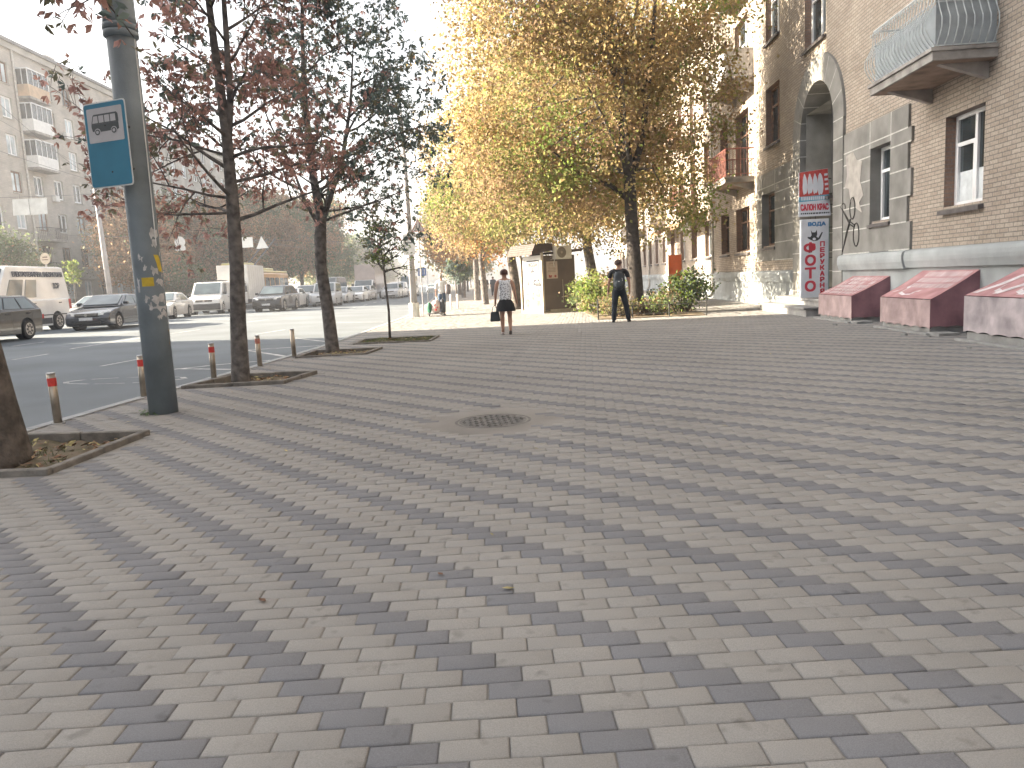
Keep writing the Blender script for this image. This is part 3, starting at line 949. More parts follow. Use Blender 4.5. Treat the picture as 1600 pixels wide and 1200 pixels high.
# fabric awnings over shop windows farther along the wall
m_awn = mat('brown shop canopy', (0.28, 0.16, 0.10), 0.85, 0.2, 4)
for s, w in ((37.0, 4.5), (45.0, 5.0)):
    g = MB(); a, b = s * LEN, (s + w) * LEN
    g.add([(0, a, 4.2), (0, b, 4.2), (-1.2, b, 3.75), (-1.2, a, 3.75), (-1.2, b, 3.5), (-1.2, a, 3.5), (0, a, 4.16), (0, b, 4.16)], [(0, 1, 2, 3), (3, 2, 4, 5), (6, 0, 3), (1, 7, 2), (6, 3, 5), (7, 4, 2)])
    g.build('shop_canopy', m_awn, bld)

# ---- covers over the basement stairs -------------------------------------------------
def cloth_mat(name, c, dirty):
    return mat(name, c, 0.8, 0.2, 2.8, 0.35, 14, c2=dirty, detail=9)
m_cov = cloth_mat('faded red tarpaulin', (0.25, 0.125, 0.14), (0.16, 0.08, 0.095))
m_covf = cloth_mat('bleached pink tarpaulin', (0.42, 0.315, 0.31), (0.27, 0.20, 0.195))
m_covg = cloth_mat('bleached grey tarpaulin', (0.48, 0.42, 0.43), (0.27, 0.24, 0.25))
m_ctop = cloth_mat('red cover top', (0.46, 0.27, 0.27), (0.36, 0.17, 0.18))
m_print = mat('white print', (0.72, 0.66, 0.67), 0.7, 0.15, 8)
W_MAT = Matrix.Translation((WALL_A, 0, 0)) @ Matrix.Rotation(-math.atan(WALL_B), 4, 'Z')
def cover(s0, s1, off, zb, zf, zt, label, mfront, style):
    rt = thing('awning', label, 'awning', W_MAT @ Vector((0, s0 * LEN, 0)), -math.atan(WALL_B), 'red fabric covers over the basement stairs')
    L = (s1 - s0) * LEN
    n = 30
    def hem(t, amp=.03): return zb + (amp * abs(math.sin(t * math.pi)) - .01)
    # sagging sheet, front valance with scalloped hem, sides
    g = MB()
    for i in range(12):
        for j in range(8):
            def p(u, v):
                return (-.06 - (off - .06) * v, L * u, zt + (zf - zt) * v - .035 * math.sin(math.pi * v) * (1 - .4 * abs(2 * u - 1)))
            g.quad(p(i / 12, j / 8), p(i / 12, (j + 1) / 8), p((i + 1) / 12, (j + 1) / 8), p((i + 1) / 12, j / 8))
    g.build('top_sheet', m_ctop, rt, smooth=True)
    g = MB()
    for i in range(n):
        u0, u1 = i / n, (i + 1) / n
        for k in range(4):
            def p(u, v):
                bul = (.05 * math.sin(math.pi * v) * math.sin(3 * math.pi * u + s0) * .5 + .02 * math.sin(17 * u + s0) * v) * min(1, 9 * u * (1 - u))
                z = zf - .012 + (hem(u * 6) - zf) * v
                return (-off - .004 - bul * .8 - .012 * v * min(1, 9 * u * (1 - u)), L * u, z)
            g.quad(p(u0, k / 4), p(u0, (k + 1) / 4), p(u1, (k + 1) / 4), p(u1, k / 4))
    g.build('front_valance', mfront, rt, smooth=True)
    for yy, sg in ((0, 1), (L, -1)):
        g = MB()
        for i in range(12):
            for k in range(4):
                def p(u, v):
                    x = -.03 - (off - .03) * u
                    top = zt + (zf - zt) * max(0, (u * (off - .03) - .03) / (off - .06)) - .03 * math.sin(math.pi * u) * .6
                    return (x, yy - sg * .02 * math.sin(9 * u + 2 * v) * (1 - abs(2 * u - 1)), top + (hem(u * 3, .02) + .01 - top) * v)
                g.quad(p(i / 12, k / 4), p((i + 1) / 12, k / 4), p((i + 1) / 12, (k + 1) / 4), p(i / 12, (k + 1) / 4))
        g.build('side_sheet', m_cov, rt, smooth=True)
    # printed lettering worn to streaks on the sheet
    g = MB()
    Ls = math.hypot(off - .06, zt - zf)
    def tp(u, v): return Vector((-.06 - (off - .06) * v, L * u, zt + (zf - zt) * v - .035 * math.sin(math.pi * v) * (1 - .4 * abs(2 * u - 1)) + .006))
    rr = random.Random(int(s0 * 10))
    if style == 'rows':
        for row in range(5):
            v0, v1 = .08 + row * .175, .08 + row * .175 + .135
            u = .08
            while u < .92:
                w = rr.uniform(.018, .04)
                if rr.random() < .86:
                    sk = rr.uniform(-.01, .012)
                    g.quad(tp(u, v0), tp(u + sk, v1), tp(u + w * .7 + sk, v1), tp(u + w * .7, v0))
                u += w + rr.uniform(.004, .02)
    elif style == 'mixed':
        for row in range(3):
            v0, v1 = .06 + row * .19, .06 + row * .19 + .145
            u = .06
            while u < .80:
                w = rr.uniform(.02, .045)
                sk = rr.uniform(-.01, .02)
                g.quad(tp(u, v0), tp(u + sk, v1), tp(u + w * .6 + sk, v1), tp(u + w * .6, v0))
                u += w + rr.uniform(.006, .02)
        P = [(.93, .80), (.85, .72), (.80, .55), (.74, .62), (.76, .80), (.62, .88), (.50, .84), (.52, .74), (.44, .70)]
        for a, b in zip(P[:-1], P[1:]):
            pa, pb = tp(*a), tp(*b); d = (pb - pa); nrm = Vector((-d.z if False else d.y * -.05, d.x * .05, 0))
            du = .012
            g.quad(tp(a[0] - du, a[1] - .03), tp(a[0] + du, a[1] + .03), tp(b[0] + du, b[1] + .03), tp(b[0] - du, b[1] - .03))
    else:
        for uo in (.80, .58, .34):
            P = [(uo + .12, .9), (uo + .05, .55), (uo - .02, .15)]
            for a, b in zip(P[:-1], P[1:]):
                g.quad(tp(a[0], a[1]), tp(a[0] + .06, a[1]), tp(b[0] + .06, b[1]), tp(b[0], b[1]))
            P = [(uo - .1, .85), (uo + .0, .75), (uo + .02, .55)]
            for a, b in zip(P[:-1], P[1:]):
                g.quad(tp(a[0], a[1] - .05), tp(a[0], a[1] + .05), tp(b[0], b[1] + .05), tp(b[0], b[1] - .05))
    g.build('worn_print', m_print, rt, fixn=False)
    # low concrete upstand below
    g = MB(); g.box(-off + .02, -.055, .06, L - .06, -.02, .14)
    g.box(-off - .12, -off - .01, -.1, L + .05, -.02, .035); g.box(-off - .05, -off + .3, -.42, -.05, -.02, .05)
    g.build('upstand', M_CONC, rt, bevel=.01)
    g = MB()
    for yy in (.05, L - .05):
        g.tube([(-off + .03, yy, .1), (-off + .03, yy, zf - .02), (-.05, yy, zt - .03)], .014, 6)
    g.build('frame', M_DARK, rt)
cover(16.85, 18.95, .88, .10, .60, 1.0, 'small red fabric cover beside the steps and photo sign, worn white print on top', m_covf, 'rows')
cover(13.30, 15.35, .88, .12, .62, 1.10, 'red fabric cover with a twisted pink front, between the other two covers', m_covf, 'mixed')
cover(9.6, 12.10, .93, .16, .72, 1.12, 'red fabric cover with bleached grey front and big white letters, cut by the frame', m_covg, 'big')
# odd rubble at their feet
for (x, y, s) in ((7.0, 13.4, .06), (7.15, 12.9, .045), (7.05, 16.4, .05), (6.7, 11.0, .04)):
    g = MB()
    nn = 7
    g.prism([(s * (1 + .3 * math.sin(3 * i)) * math.cos(2 * math.pi * i / nn), s * math.sin(2 * math.pi * i / nn) * .8, s * .7) for i in range(nn)], (0, 0, s * .8))
    setp(g.build('rubble', M_CONC, loc=(x, y, 0), bevel=.006), 'loose lump of broken concrete at the foot of the red covers', 'rubble', 'broken concrete by the covers')

# ---- signs by the arch --------------------------------------------------------------
m_sw = mat('white sign board', (0.66, 0.69, 0.74), 0.5, 0.05, 5)
m_sred = mat('sign red', (0.55, 0.035, 0.06), 0.5, 0.08, 9)
m_sblue = mat('sign blue', (0.05, 0.20, 0.42), 0.5, 0.08, 9)
m_sblk = mat('sign black', (0.025, 0.03, 0.035), 0.5, 0.1, 9)
m_scy = mat('sign cyan', (0.09, 0.36, 0.50), 0.5, 0.1, 9)
def upright(o, rz=0.0):
    """sign frame facing -Y (towards the viewer), turned by rz about the vertical"""
    M3 = Matrix.Rotation(rz, 4, 'Z')
    return Matrix.Translation(o) @ M3 @ frame((0, 0, 0), (1, 0, 0), (0, 0, 1))
rt = thing('photo_sign', 'tall white sign lettered ФОТО and ПЕРУКАРНЯ under ВОДА, beside the arch steps', 'sign', (8.28, 20.55, 0.45), 0)
F = frame((0, 0, 0), (1, 0, 0), (0, 0, 1))
g = MB(); g.box(-.37, .37, .0, .12, 0, 2.08); g.build('board', m_sw, rt, bevel=.008)
g = MB(); g.box(.372, .385, .0, .12, 0, 2.08); g.build('green_edge', mat('green edge', (0.06, 0.22, 0.22), 0.5), rt)
def T(b, m, x, z, w, h, parent, bold=0.0, y=-.001, name='lettering'):
    return text(name, b, m, Matrix.Translation((x, y, z)) @ F, w, h, parent, bold)
T('ВОДА', m_sblue, .05, 1.94, .46, .11, rt, .08)
for ch, z in zip('ФОТО', (1.33, 1.00, .66, .31)): T(ch, m_sred, -.12, z, .27 if ch != 'Ф' else .34, .27, rt, .05)
for i, ch in enumerate('ПЕРУКАРНЯ'): T(ch, m_sred, .20, 1.42 - i * .157, .11, .115, rt, .08)
g = MB()
def fl(poly, z=.002): flat(g, poly, z, .003, 0, Matrix.Translation((-.02, 0, 1.66)) @ F)
fl([(-.09, .13), (-.05, .07), (.03, .07), (.07, .14), (.08, .02), (.06, -.05), (.11, -.08), (.14, -.03), (.20, .07), (.23, .06), (.16, -.10), (.09, -.15), (-.02, -.16), (-.10, -.12), (-.17, -.08), (-.18, -.04), (-.10, -.05), (-.07, .0)])
g.build('black_emblem', m_sblk, rt)
g = MB(); flat(g, ellipse(-.0, -.105, .045, .035), .004, .004, 0, Matrix.Translation((-.02, 0, 1.66)) @ F); g.build('emblem_circle', m_sw, rt)
g = MB()
for zz in (.25, 1.05, 1.85): g.tube([(.385, .06, zz), (.62, .06, zz)], .012, 6)
g.build('bracket', M_DARK, rt)

rt = thing('salon_sign', 'slanted red, blue and white sign reading САЛОН КРАС hanging above the photo sign', 'sign', (8.36, 20.75, 2.62), 0)
rt.rotation_euler = (R(-9), 0, 0)
g = MB(); g.add([(-.44, 0, 0), (.42, 0, .0), (.42, 0, 1.27), (-.36, 0, 1.19), (-.44, .03, 0), (.42, .03, .0), (.42, .03, 1.27), (-.36, .03, 1.19)], [(0, 1, 2, 3), (7, 6, 5, 4), (0, 4, 5, 1), (1, 5, 6, 2), (2, 6, 7, 3), (3, 7, 4, 0)])
g.build('board', m_sw, rt)
g = MB(); g.add([(-.395, -.004, .53), (.415, -.004, .57), (.415, -.004, 1.265), (-.355, -.004, 1.185)], [(0, 1, 2, 3)]); g.build('red_field', mat('red sign field', (0.52, 0.07, 0.06), 0.5, 0.15, 9), rt)
g = MB(); g.add([(-.41, -.004, .39), (.415, -.004, .43), (.415, -.004, .568), (-.396, -.004, .528)], [(0, 1, 2, 3)]); g.build('blue_band', m_scy, rt)
g = MB()
for cx, hgt, w in ((-.22, .52, .06), (-.08, .50, .07), (.06, .50, .065), (.20, .58, .075)):
    flat(g, ellipse(cx, .86, w, hgt / 2, 14), .006, .002, 0, F); 
    flat(g, ellipse(cx - w * .7, .75, w * .5, hgt / 3, 10), .007, .002, 0, F); flat(g, ellipse(cx, 1.05, w * .45, .1, 10), .008, .002, 0, F)
for i in range(4):
    flat(g, [(.31, .68 + i * .13), (.40, .69 + i * .13), (.40, .75 + i * .13), (.31, .74 + i * .13)], .006, .002, 0, F)
g.build('white_figures', m_sw, rt)
T('САЛОН КРАС', m_sred, .0, .24, .74, .165, rt, .05, -.003)
g = MB()
x = -.38
rr = random.Random(4)
while x < .38:
    w = rr.uniform(.03, .07); flat(g, [(x, .055), (x + w, .058), (x + w, .095), (x, .092)], .004, .002, 0, F); x += w + .015
g.build('small_print', m_sblk, rt); g = MB()
x = -.36
while x < .38:
    w = rr.uniform(.025, .05)
    flat(g, [(x, .43), (x + w, .433), (x + w + .01, .53), (x + .01, .527)], .006, .002, 0, F); x += w + .014
g.build('blue_band_print', m_sw, rt)
g = MB(); g.tube([(-.1, .03, 0), (-.12, .02, -.12)], .008, 5); g.tube([(.02, .03, 0), (.02, .02, -.12)], .014, 5); g.tube([(.40, .03, .3), (.62, .03, .3)], .015, 6); g.tube([(.40, .03, 1.0), (.62, .03, 1.0)], .015, 6)
g.build('bracket', M_DARK, rt)
# orange banner board on posts in the front garden
rt = thing('orange_board', 'tall plain orange board standing behind the leafy bush by the building', 'sign', (6.62, 30.0, 0), R(-4))
g = MB(); g.box(-.24, .24, 0, .03, .40, 1.98); g.build('board', mat('orange board', (0.62, 0.13, 0.035), 0.6, 0.1, 3), rt)
for xa in (-.27, .242):
    g = MB(); g.box(xa, xa + .028, -.01, .04, -.05, 2.02); g.build('post', mat('pale frame', (0.35, 0.26, 0.2), 0.6), rt)
g = MB(); g.box(-.241, .241, -.01, .04, .36, .398); g.build('lower_rail', mat('pale frame', (0.35, 0.26, 0.2), 0.6), rt)

# ================================================================== STREET FURNITURE
# bus stop pole
m_pole = mat('grey pole paint', (0.185, 0.22, 0.245), 0.6, 0.14, 2.5, 0.2, 60)
m_stk = mat('torn white paper', (0.55, 0.54, 0.54), 0.8, 0.15, 12)
m_yel = mat('yellow paper', (0.58, 0.42, 0.04), 0.7, 0.1, 12)
m_ora = mat('orange paper', (0.62, 0.32, 0.03), 0.7, 0.1, 12)
PB = Vector((-4.05, 8.70, 0))
rt = thing('street_pole', 'thick grey pole with torn stickers carrying the bus stop sign', 'pole', PB)
g = MB()
def prad(z): return .158 - .010 * min(z, 4.3) / 4.3
g.tube([(0, 0, -.05), (0, 0, 1.5), (0, 0, 3), (0, 0, 4.35)], [prad(0), prad(1.5), prad(3), prad(4.3)], 28)
g.build('shaft', m_pole, rt, smooth=True).data.polygons.foreach_set('use_smooth', [True] * (28 * 3) + [False] * 2)
g = MB()
g.tube([(0, 0, 4.12), (0, 0, 4.14), (0, 0, 4.19), (0, 0, 4.20)], [.15, .178, .178, .16], 28)
g.tube([(0, 0, 4.20), (0, 0, 4.21), (0, 0, 4.26), (0, 0, 4.27)], [.16, .180, .180, .16], 28)
g.tube([(0, 0, 4.27), (0, 0, 4.34), (0, 0, 8.6)], [.17, .165, .145], 28)
g.build('sleeve', mat('grey pole sleeve', (0.22, 0.265, 0.295), 0.6, 0.12, 2.5, 0.2, 60), rt, smooth=True)
def pole_patch(name, px0, px1, py0, py1, m, label=None, jag=0.0, skew=0.0, dr=.003):
    """paper wrapped on the shaft: image box converted to height and angle"""
    zc0 = at(px0, py1, PB.y - .15).z; zc1 = at(px0, py0, PB.y - .15).z
    xs = [at(p, (py0 + py1) / 2, PB.y - .15).x - PB.x for p in (px0, px1)]
    r = prad((zc0 + zc1) / 2)
    a0 = math.asin(max(-.999, min(.999, xs[0] / r))); a1 = math.asin(max(-.999, min(.999, xs[1] / r)))
    g = MB(); n = 6; rr = random.Random(px0 * 7 + py0)
    nz = 4
    def p(i, j):
        a = a0 + (a1 - a0) * i / n; z = zc0 + (zc1 - zc0) * j / nz
        if jag and (i in (0, n) or j in (0, nz)):
            a += rr.uniform(-1, 1) * jag * .10; z += rr.uniform(-1, 1) * jag * .03
        a += skew * (j / nz - .5)
        rr_ = prad(z) + dr
        return (rr_ * math.sin(a), -rr_ * math.cos(a), z)
    grid = [[p(i, j) for j in range(nz + 1)] for i in range(n + 1)]
    for i in range(n):
        for j in range(nz): g.quad(grid[i][j], grid[i + 1][j], grid[i + 1][j + 1], grid[i][j + 1])
    o = g.build(name, m, rt, fixn=False)
    if label: o['label'] = label
    return o
st = pole_patch('sticker', 222, 238, 434, 448, M_YEL := m_yel, 'yellow square sticker')
st2 = pole_patch('sticker', 239, 251, 398, 425, m_yel, 'yellow leaflet curling off the pole', .3, -.35)
pole_patch('sticker', 257, 264, 516, 540, m_ora, 'orange sticker on the edge of the pole', .2)
for b in ((237, 256, 461, 474), (231, 237, 358, 370), (241, 248, 436, 446), (227, 232, 463, 470), (236, 252, 478, 484), (224, 228, 416, 421), (235, 241, 418, 428), (246, 252, 423, 431), (217, 219, 400, 404),
          (215, 219, 436, 455), (247, 253, 486, 495), (240, 244, 390, 397), (253, 257, 440, 449), (233, 237, 372, 384), (233, 238, 476, 483), (219, 223, 404, 406), (244, 247, 492, 497)):
    pole_patch('sticker', *b, m_stk, 'torn scrap of white paper', 1.0)
g = MB()
for i, z in enumerate((1.705, 1.690, 1.675)):
    r = prad(z) + .0055; 
    for (a0, a1) in ((-.22, .06),):
        for k in range(5):
            b0 = a0 + (a1 - a0) * k / 5; b1 = a0 + (a1 - a0) * (k + .8) / 5
            g.quad((r * math.sin(b0), -r * math.cos(b0), z - .003), (r * math.sin(b1), -r * math.cos(b1), z - .003), (r * math.sin(b1), -r * math.cos(b1), z + .003), (r * math.sin(b0), -r * math.cos(b0), z + .003))
g.build('weed_shadow', M_DARK, rt, fixn=False) if False else None
g = MB()
g.tube([(.155, -.06, 1.9), (.165, -.06, 2.9), (.165, -.05, 4.1)], .006, 5)
g.build('cable', M_WHITE, rt)
# weeds at the foot
g = MB()
for k in range(70):
    a = random.uniform(2.6, 5.0); r = .17 + random.uniform(0, .10)
    x, y = r * math.cos(a), r * math.sin(a); s_ = random.uniform(.015, .035); t = random.uniform(0, 6.28); z = random.uniform(.005, .045)
    e = Vector((math.cos(t), math.sin(t), random.uniform(-.2, .5))).normalized() * s_; f = e.cross(Vector((0, 0, 1))).normalized() * s_ * .45
    o = Vector((x, y, z)); g.quad(o - e, o + f, o + e, o - f)
setp(g.build('weeds', mat('weed green', (0.10, 0.17, 0.045), 0.8, 0.25, 9, trans=0.3), loc=PB, fixn=False), 'tuft of small green weeds at the foot of the grey pole', 'weeds')

# bus stop sign
m_bblue = mat('sign sky blue', (0.055, 0.235, 0.36), 0.35, 0.06, 3)
m_bus = mat('bus pictogram', (0.10, 0.11, 0.115), 0.5, 0.06, 6)
rt = thing('bus_stop_sign', 'blue bus stop sign with a black bus pictogram, fixed to the grey pole', 'sign', (-4.20, 8.44, 2.53), R(-21))
w2, hh = .300, .89
def SF(z): return Matrix.Translation((0, 0, hh / 2)) @ F
g = MB(); flat(g, rrect(-w2, w2, -hh / 2, hh / 2, .035), .0, .004, 0, SF(0)); bd_ = g.build('board', M_WHITE, rt)
g = MB(); flat(g, rrect(-w2 + .014, w2 - .014, -hh / 2 + .014, hh / 2 - .014, .028), .004, .0035, 0, SF(0)); g.build('blue_face', m_bblue, rt)
g = MB(); flat(g, rrect(-w2 + .05, w2 - .05, .03, hh / 2 - .06, .015), .0065, .002, 0, SF(0)); g.build('white_panel', mat('sign white panel', (0.55, 0.54, 0.56), 0.5, .05, 4), rt)
g = MB()
SM = SF(0) @ Matrix.Diagonal((1.19, 1.03, 1, 1))
flat(g, [(-.155, .145), (-.165, .19), (-.163, .215), (.158, .215), (.16, .145), (.135, .135), (-.10, .135)], .0085, .0015, 0, SM)
flat(g, [(-.163, .216), (-.14, .30), (-.125, .312), (.145, .312), (.160, .29), (.162, .216)], .0085, .0015, 0, SM)
g.build('bus_pictogram', m_bus, rt)
g = MB()
for a, b in ((-.07, -.012), (.0, .058), (.07, .13)):
    flat(g, [(a, .225), (b, .225), (b, .295), (a, .295)], .0098, .001, 0, SM)
flat(g, [(-.150, .225), (-.082, .225), (-.082, .295), (-.130, .295)], .0098, .001, 0, SM)
for cx in (-.098, .10): flat(g, ellipse(cx, .135, .036, .036, 18), .0098, .001, 0, SM)
g.build('bus_windows', bpy.data.materials['sign white panel'], rt)
g = MB()
for cx in (-.098, .10): flat(g, ellipse(cx, .133, .029, .029, 18), .0112, .001, 0, SM)
g.build('bus_wheels', m_bus, rt)
g = MB()
for cx in (-.098, .10): flat(g, ellipse(cx, .133, .016, .016, 14), .0126, .001, 0, SM)
g.build('bus_hubs', bpy.data.materials['sign white panel'], rt)
g = MB(); flat(g, ellipse(.02, -.28, .010, .010, 10), .0065, .003, 0, SM); flat(g, ellipse(.0, .19, .008, .008, 10), .011, .003, 0, SM); g.build('bolt', M_DARK, rt)
g = MB()
for zz in (.18, .62): g.box(-.02, .22, .006, .03, zz, zz + .03); g.tube([(.18, .03, zz), (.18, .14, zz + .01)], .012, 6)
g.build('clamp', M_DARK, rt)

# bollards
bl = ['nearest steel bollard with a red band, left of the grey pole', 'steel bollard half hidden behind the grey pole', 'steel bollard with a red band between the grey pole and the slim trunk',
      'steel bollard with a worn red band just right of the slim trunk', 'plain steel bollard without a red band, farthest in the row']
pos = [(-5.03, 8.28), (-4.99, 10.2), (-4.75, 12.05), (-4.52, 13.62), (-4.36, 15.27)]
for i, (x, y) in enumerate(pos):
    rt = thing('bollard', bl[i], 'bollard', (x, y, 0), 0, 'steel bollards along the kerb')
    tilt = random.uniform(-.02, .02)
    g = MB(); r = .043
    g.tube([(0, 0, -.02), (tilt * .6, 0, .555)], r, 20); g.build('post', M_STEEL, rt, smooth=False, bevel=0).data.polygons.foreach_set('use_smooth', [True] * 20 + [False] * 2)
    g = MB(); g.tube([(tilt * .6, 0, .556), (tilt * .6, 0, .566), (tilt * .6, 0, .570)], [r + .003, r + .002, r - .006], 20); g.build('cap', mat('bright cap', (0.50, 0.49, 0.49), 0.35, .1, 9, metal=.6), rt)
    if i < 4:
        g = MB(); g.tube([(tilt * .44, 0, .42), (tilt * .5, 0, .51)], r + .0025, 20, cap=False); b = g.build('reflective_band', M_RED if i != 3 else mat('worn red band', (0.34, 0.17, 0.13), 0.7, 0.4, 40, c2=(0.45, 0.12, 0.08)), rt, smooth=True)
        if i == 3: b['label'] = 'worn band with most of the red gone'
    g = MB(); g.tube([(0, 0, 0), (0, 0, .012)], [.075, .07], 16); g.build('base_plate', M_CONC, rt)

# tall mast with signs at the kerb
m_mast = mat('mast concrete', (0.36, 0.35, 0.36), 0.85, 0.1, 2)
rt = thing('lamp_mast', 'tall thin tapering mast at the kerb with a whitewashed foot and white sign boxes', 'mast', (-3.93, 31.9, 0))
g = MB(); g.tube([(0, 0, .5), (0, 0, 6.6)], [.145, .095], 14); g.tube([(0, 0, 6.6), (0, 0, 6.62), (0, 0, 8.0)], [.07, .068, .06], 12); g.tube([(0, 0, 8.0), (0, 0, 8.02), (0, 0, 9.6)], [.035, .03, .012], 8); g.build('shaft', m_mast, rt, smooth=True)
g = MB(); g.tube([(0, 0, -.02), (0, 0, .58)], .21, 14); g.build('whitewashed_foot', mat('whitewash', (0.66, 0.63, 0.58), 0.9, .1, 5), rt)
g = MB(); g.box(-.26, .22, -.19, -.15, 2.55, 3.40); sb = g.build('sign_board', M_WHITE, rt)
g = MB(); g.box(-.2, .15, -.196, -.192, 3.22, 3.28); g.box(-.15, .1, -.196, -.192, 3.02, 3.08); g.build('printed_bar', mat('print grey', (0.2, 0.2, 0.2), .7), sb)
g = MB(); g.tube([(0, 0, 5.9), (-.4, 0, 7.8), (-1.1, 0, 9.2), (-2.2, 0, 9.9)], .03, 6, 0); g.build('lamp_arm', m_mast, rt)
rt = thing('pedestrian_warning_sign', 'triangular warning sign with two walking figures and a plate below, beside the mast', 'sign', (-3.60, 32.3, 0))
g = MB(); g.tube([(0, .03, 0), (0, .03, 4.1)], .025, 8); g.build('post', m_mast, rt)
TM = Matrix.Translation((0, 0, 3.72)) @ F
g = MB(); flat(g, [(-.30, -.2), (.30, -.2), (0, .32)], 0, .01, 0, TM); g.build('board', mat('warning white', (0.60, 0.58, 0.58), .5), rt)
g = MB()
for a, b in (((-.30, -.2), (.30, -.2)), ((.30, -.2), (0, .32)), ((0, .32), (-.30, -.2))):
    d = (Vector(b) - Vector(a)).normalized(); nn = Vector((-d.y, d.x)) * .035
    a, b = Vector(a) + d * .05, Vector(b) - d * .05
    flat(g, [a, b, b + nn, a + nn], .004, .003, 0, TM)
g.build('border', mat('faded red border', (0.42, 0.20, 0.19), .6), rt)
g = MB()
for cx in (-.06, .07):
    flat(g, ellipse(cx, .10, .024, .024, 10), .004, .003, 0, TM)
    flat(g, [(cx - .03, -.03), (cx + .03, -.03), (cx + .02, .07), (cx - .02, .07)], .004, .003, 0, TM)
    flat(g, [(cx - .05, -.14), (cx - .025, -.14), (cx + .01, -.035), (cx - .02, -.035)], .0045, .003, 0, TM); flat(g, [(cx + .03, -.14), (cx + .055, -.14), (cx + .03, -.035), (cx + .0, -.035)], .005, .003, 0, TM)
g.build('walking_figures', mat('figure grey', (0.12, 0.12, 0.13), .6), rt)
g = MB(); g.box(-.24, .24, -.0, .012, 3.28, 3.45); pl2 = g.build('plate', bpy.data.materials['warning white'], rt)
g = MB()
for k in range(4): g.box(-.2 + k * .1, -.14 + k * .1, -.004, -.002, 3.33, 3.40)
g.build('plate_print', bpy.data.materials['figure grey'], pl2)

# water kiosk
m_kb = mat('brown kiosk panel', (0.115, 0.085, 0.066), 0.7, 0.12, 2)
m_kr = mat('brown kiosk roof', (0.075, 0.05, 0.042), 0.7, 0.2, 6)
m_kp = mat('kiosk poster white', (0.60, 0.59, 0.56), 0.5, 0.05, 3)
m_kbl = mat('poster navy', (0.007, 0.008, 0.018), 0.5, 0.05, 6)
m_kcr = mat('cream frame', (0.42, 0.36, 0.28), 0.6, 0.08, 6)
rt = thing('water_kiosk', 'brown water kiosk with a white ВОДА poster side, pitched brown roof and a stepped rear part', 'kiosk', (1.36, 29.0, 0), R(29))
# local x: along the brown side, local y: depth; poster side is the -x face
g = MB(); g.box(.03, 1.5, .03, 1.57, .12, 2.18); g.build('body', m_kb, rt)
g = MB(); g.box(-.02, 1.52, -.02, 1.6, 0, .05); g.box(.3, 1.5, -.01, .028, .05, .13)
for x, y in ((0, 0), (0, 1.6)): g.box(x - .04, x + .04, y - .04, y + .04, 0, 2.36)
g.box(-.012, .028, .04, 1.56, .06, .11); g.build('frame', m_kcr, rt)
g = MB()
g.add([(-.5, -.12, 2.22), (.42, -.12, 2.36), (.42, 1.75, 2.36), (-.5, 1.75, 2.22), (-.5, -.12, 2.30), (-.34, -.12, 2.62), (.42, -.12, 2.62), (.42, 1.75, 2.62), (-.34, 1.75, 2.62), (-.5, 1.75, 2.30)],
      [(0, 3, 2, 1), (0, 4, 9, 3), (4, 5, 8, 9), (5, 6, 7, 8), (6, 1, 2, 7), (0, 1, 6, 5, 4), (3, 9, 8, 7, 2)])
for z in (2.34, 2.42, 2.50, 2.57): g.box(-.5 + (z - 2.3) * .5 - .015, -.49 + (z - 2.3) * .5, -.13, 1.76, z, z + .02); g.box(-.45 + (z - 2.3) * .5, .42, -.132, -.118, z, z + .02)
g.build('roof', m_kr, rt)
g = MB(); g.add([(.45, -.1, 2.30), (1.9, -.1, 2.42), (1.9, 1.7, 2.42), (.45, 1.7, 2.30), (.45, -.1, 2.22), (1.75, -.1, 2.30), (1.75, 1.7, 2.30), (.45, 1.7, 2.22)], [(0, 1, 2, 3), (4, 7, 6, 5), (0, 4, 5, 1), (1, 5, 6, 2), (2, 6, 7, 3), (3, 7, 4, 0)])
g.build('rear_roof', m_kr, rt)
PF0 = frame((.026, .80, 1.2), (0, -1, 0), (0, 0, 1)); PF = PF0     # faces -x
g = MB(); flat(g, [(-.68, -1.06), (.68, -1.06), (.68, 1.0), (-.68, 1.0)], .004, .01, 0, PF); g.build('white_panel', m_kp, rt)
PF = PF0 @ Matrix.Translation((0, -.14, 0))
g = MB(); flat(g, [(-.38, .0), (.56, .0), (.56, .97), (-.38, .97)], .008, .003, 0, PF); po = g.build('poster', m_kbl, rt)
g = MB(); flat(g, [(-.31, .24), (.49, .24), (.49, .91), (-.31, .91)], .011, .002, 0, PF); g.build('poster_field', mat('poster paper', (.27, .26, .24), .6, .05, 6), po)
def PT(b, x, y, w, h, m, bold=0.0): text('lettering', b, m, PF @ Matrix.Translation((x, y, .0125)), w, h, po, bold, .001)
PT('ВОДА', .09, .79, .66, .16, m_kbl, .08); PT('ТУТ', -.09, .125, .38, .15, m_kp, .06); PT('→', .34, .125, .28, .13, m_kp, .08)
g = MB()
for poly in ([(-.11, .50), (-.10, .56), (.02, .585), (.18, .585), (.22, .55), (.22, .51), (.12, .50), (.0, .50)], [(.03, .58), (.12, .58), (.105, .66), (.045, .66)], [(-.03, .66), (.18, .66), (.18, .685), (-.03, .685)], [(-.11, .50), (-.05, .50), (-.05, .44), (-.11, .44)]):
    flat(g, poly, .0125, .001, 0, PF)
for i in range(5): flat(g, [(-.18 + i * .1, .30), (-.12 + i * .1, .30), (-.12 + i * .1, .38), (-.18 + i * .1, .38)], .0125, .001, 0, PF)
g.build('tap_pictogram', m_kbl, po)
PF = PF0
g = MB()
rr = random.Random(5)
m_kgr = mat('printed rocks', (0.13, 0.115, 0.10), 0.6, 0.35, 7)
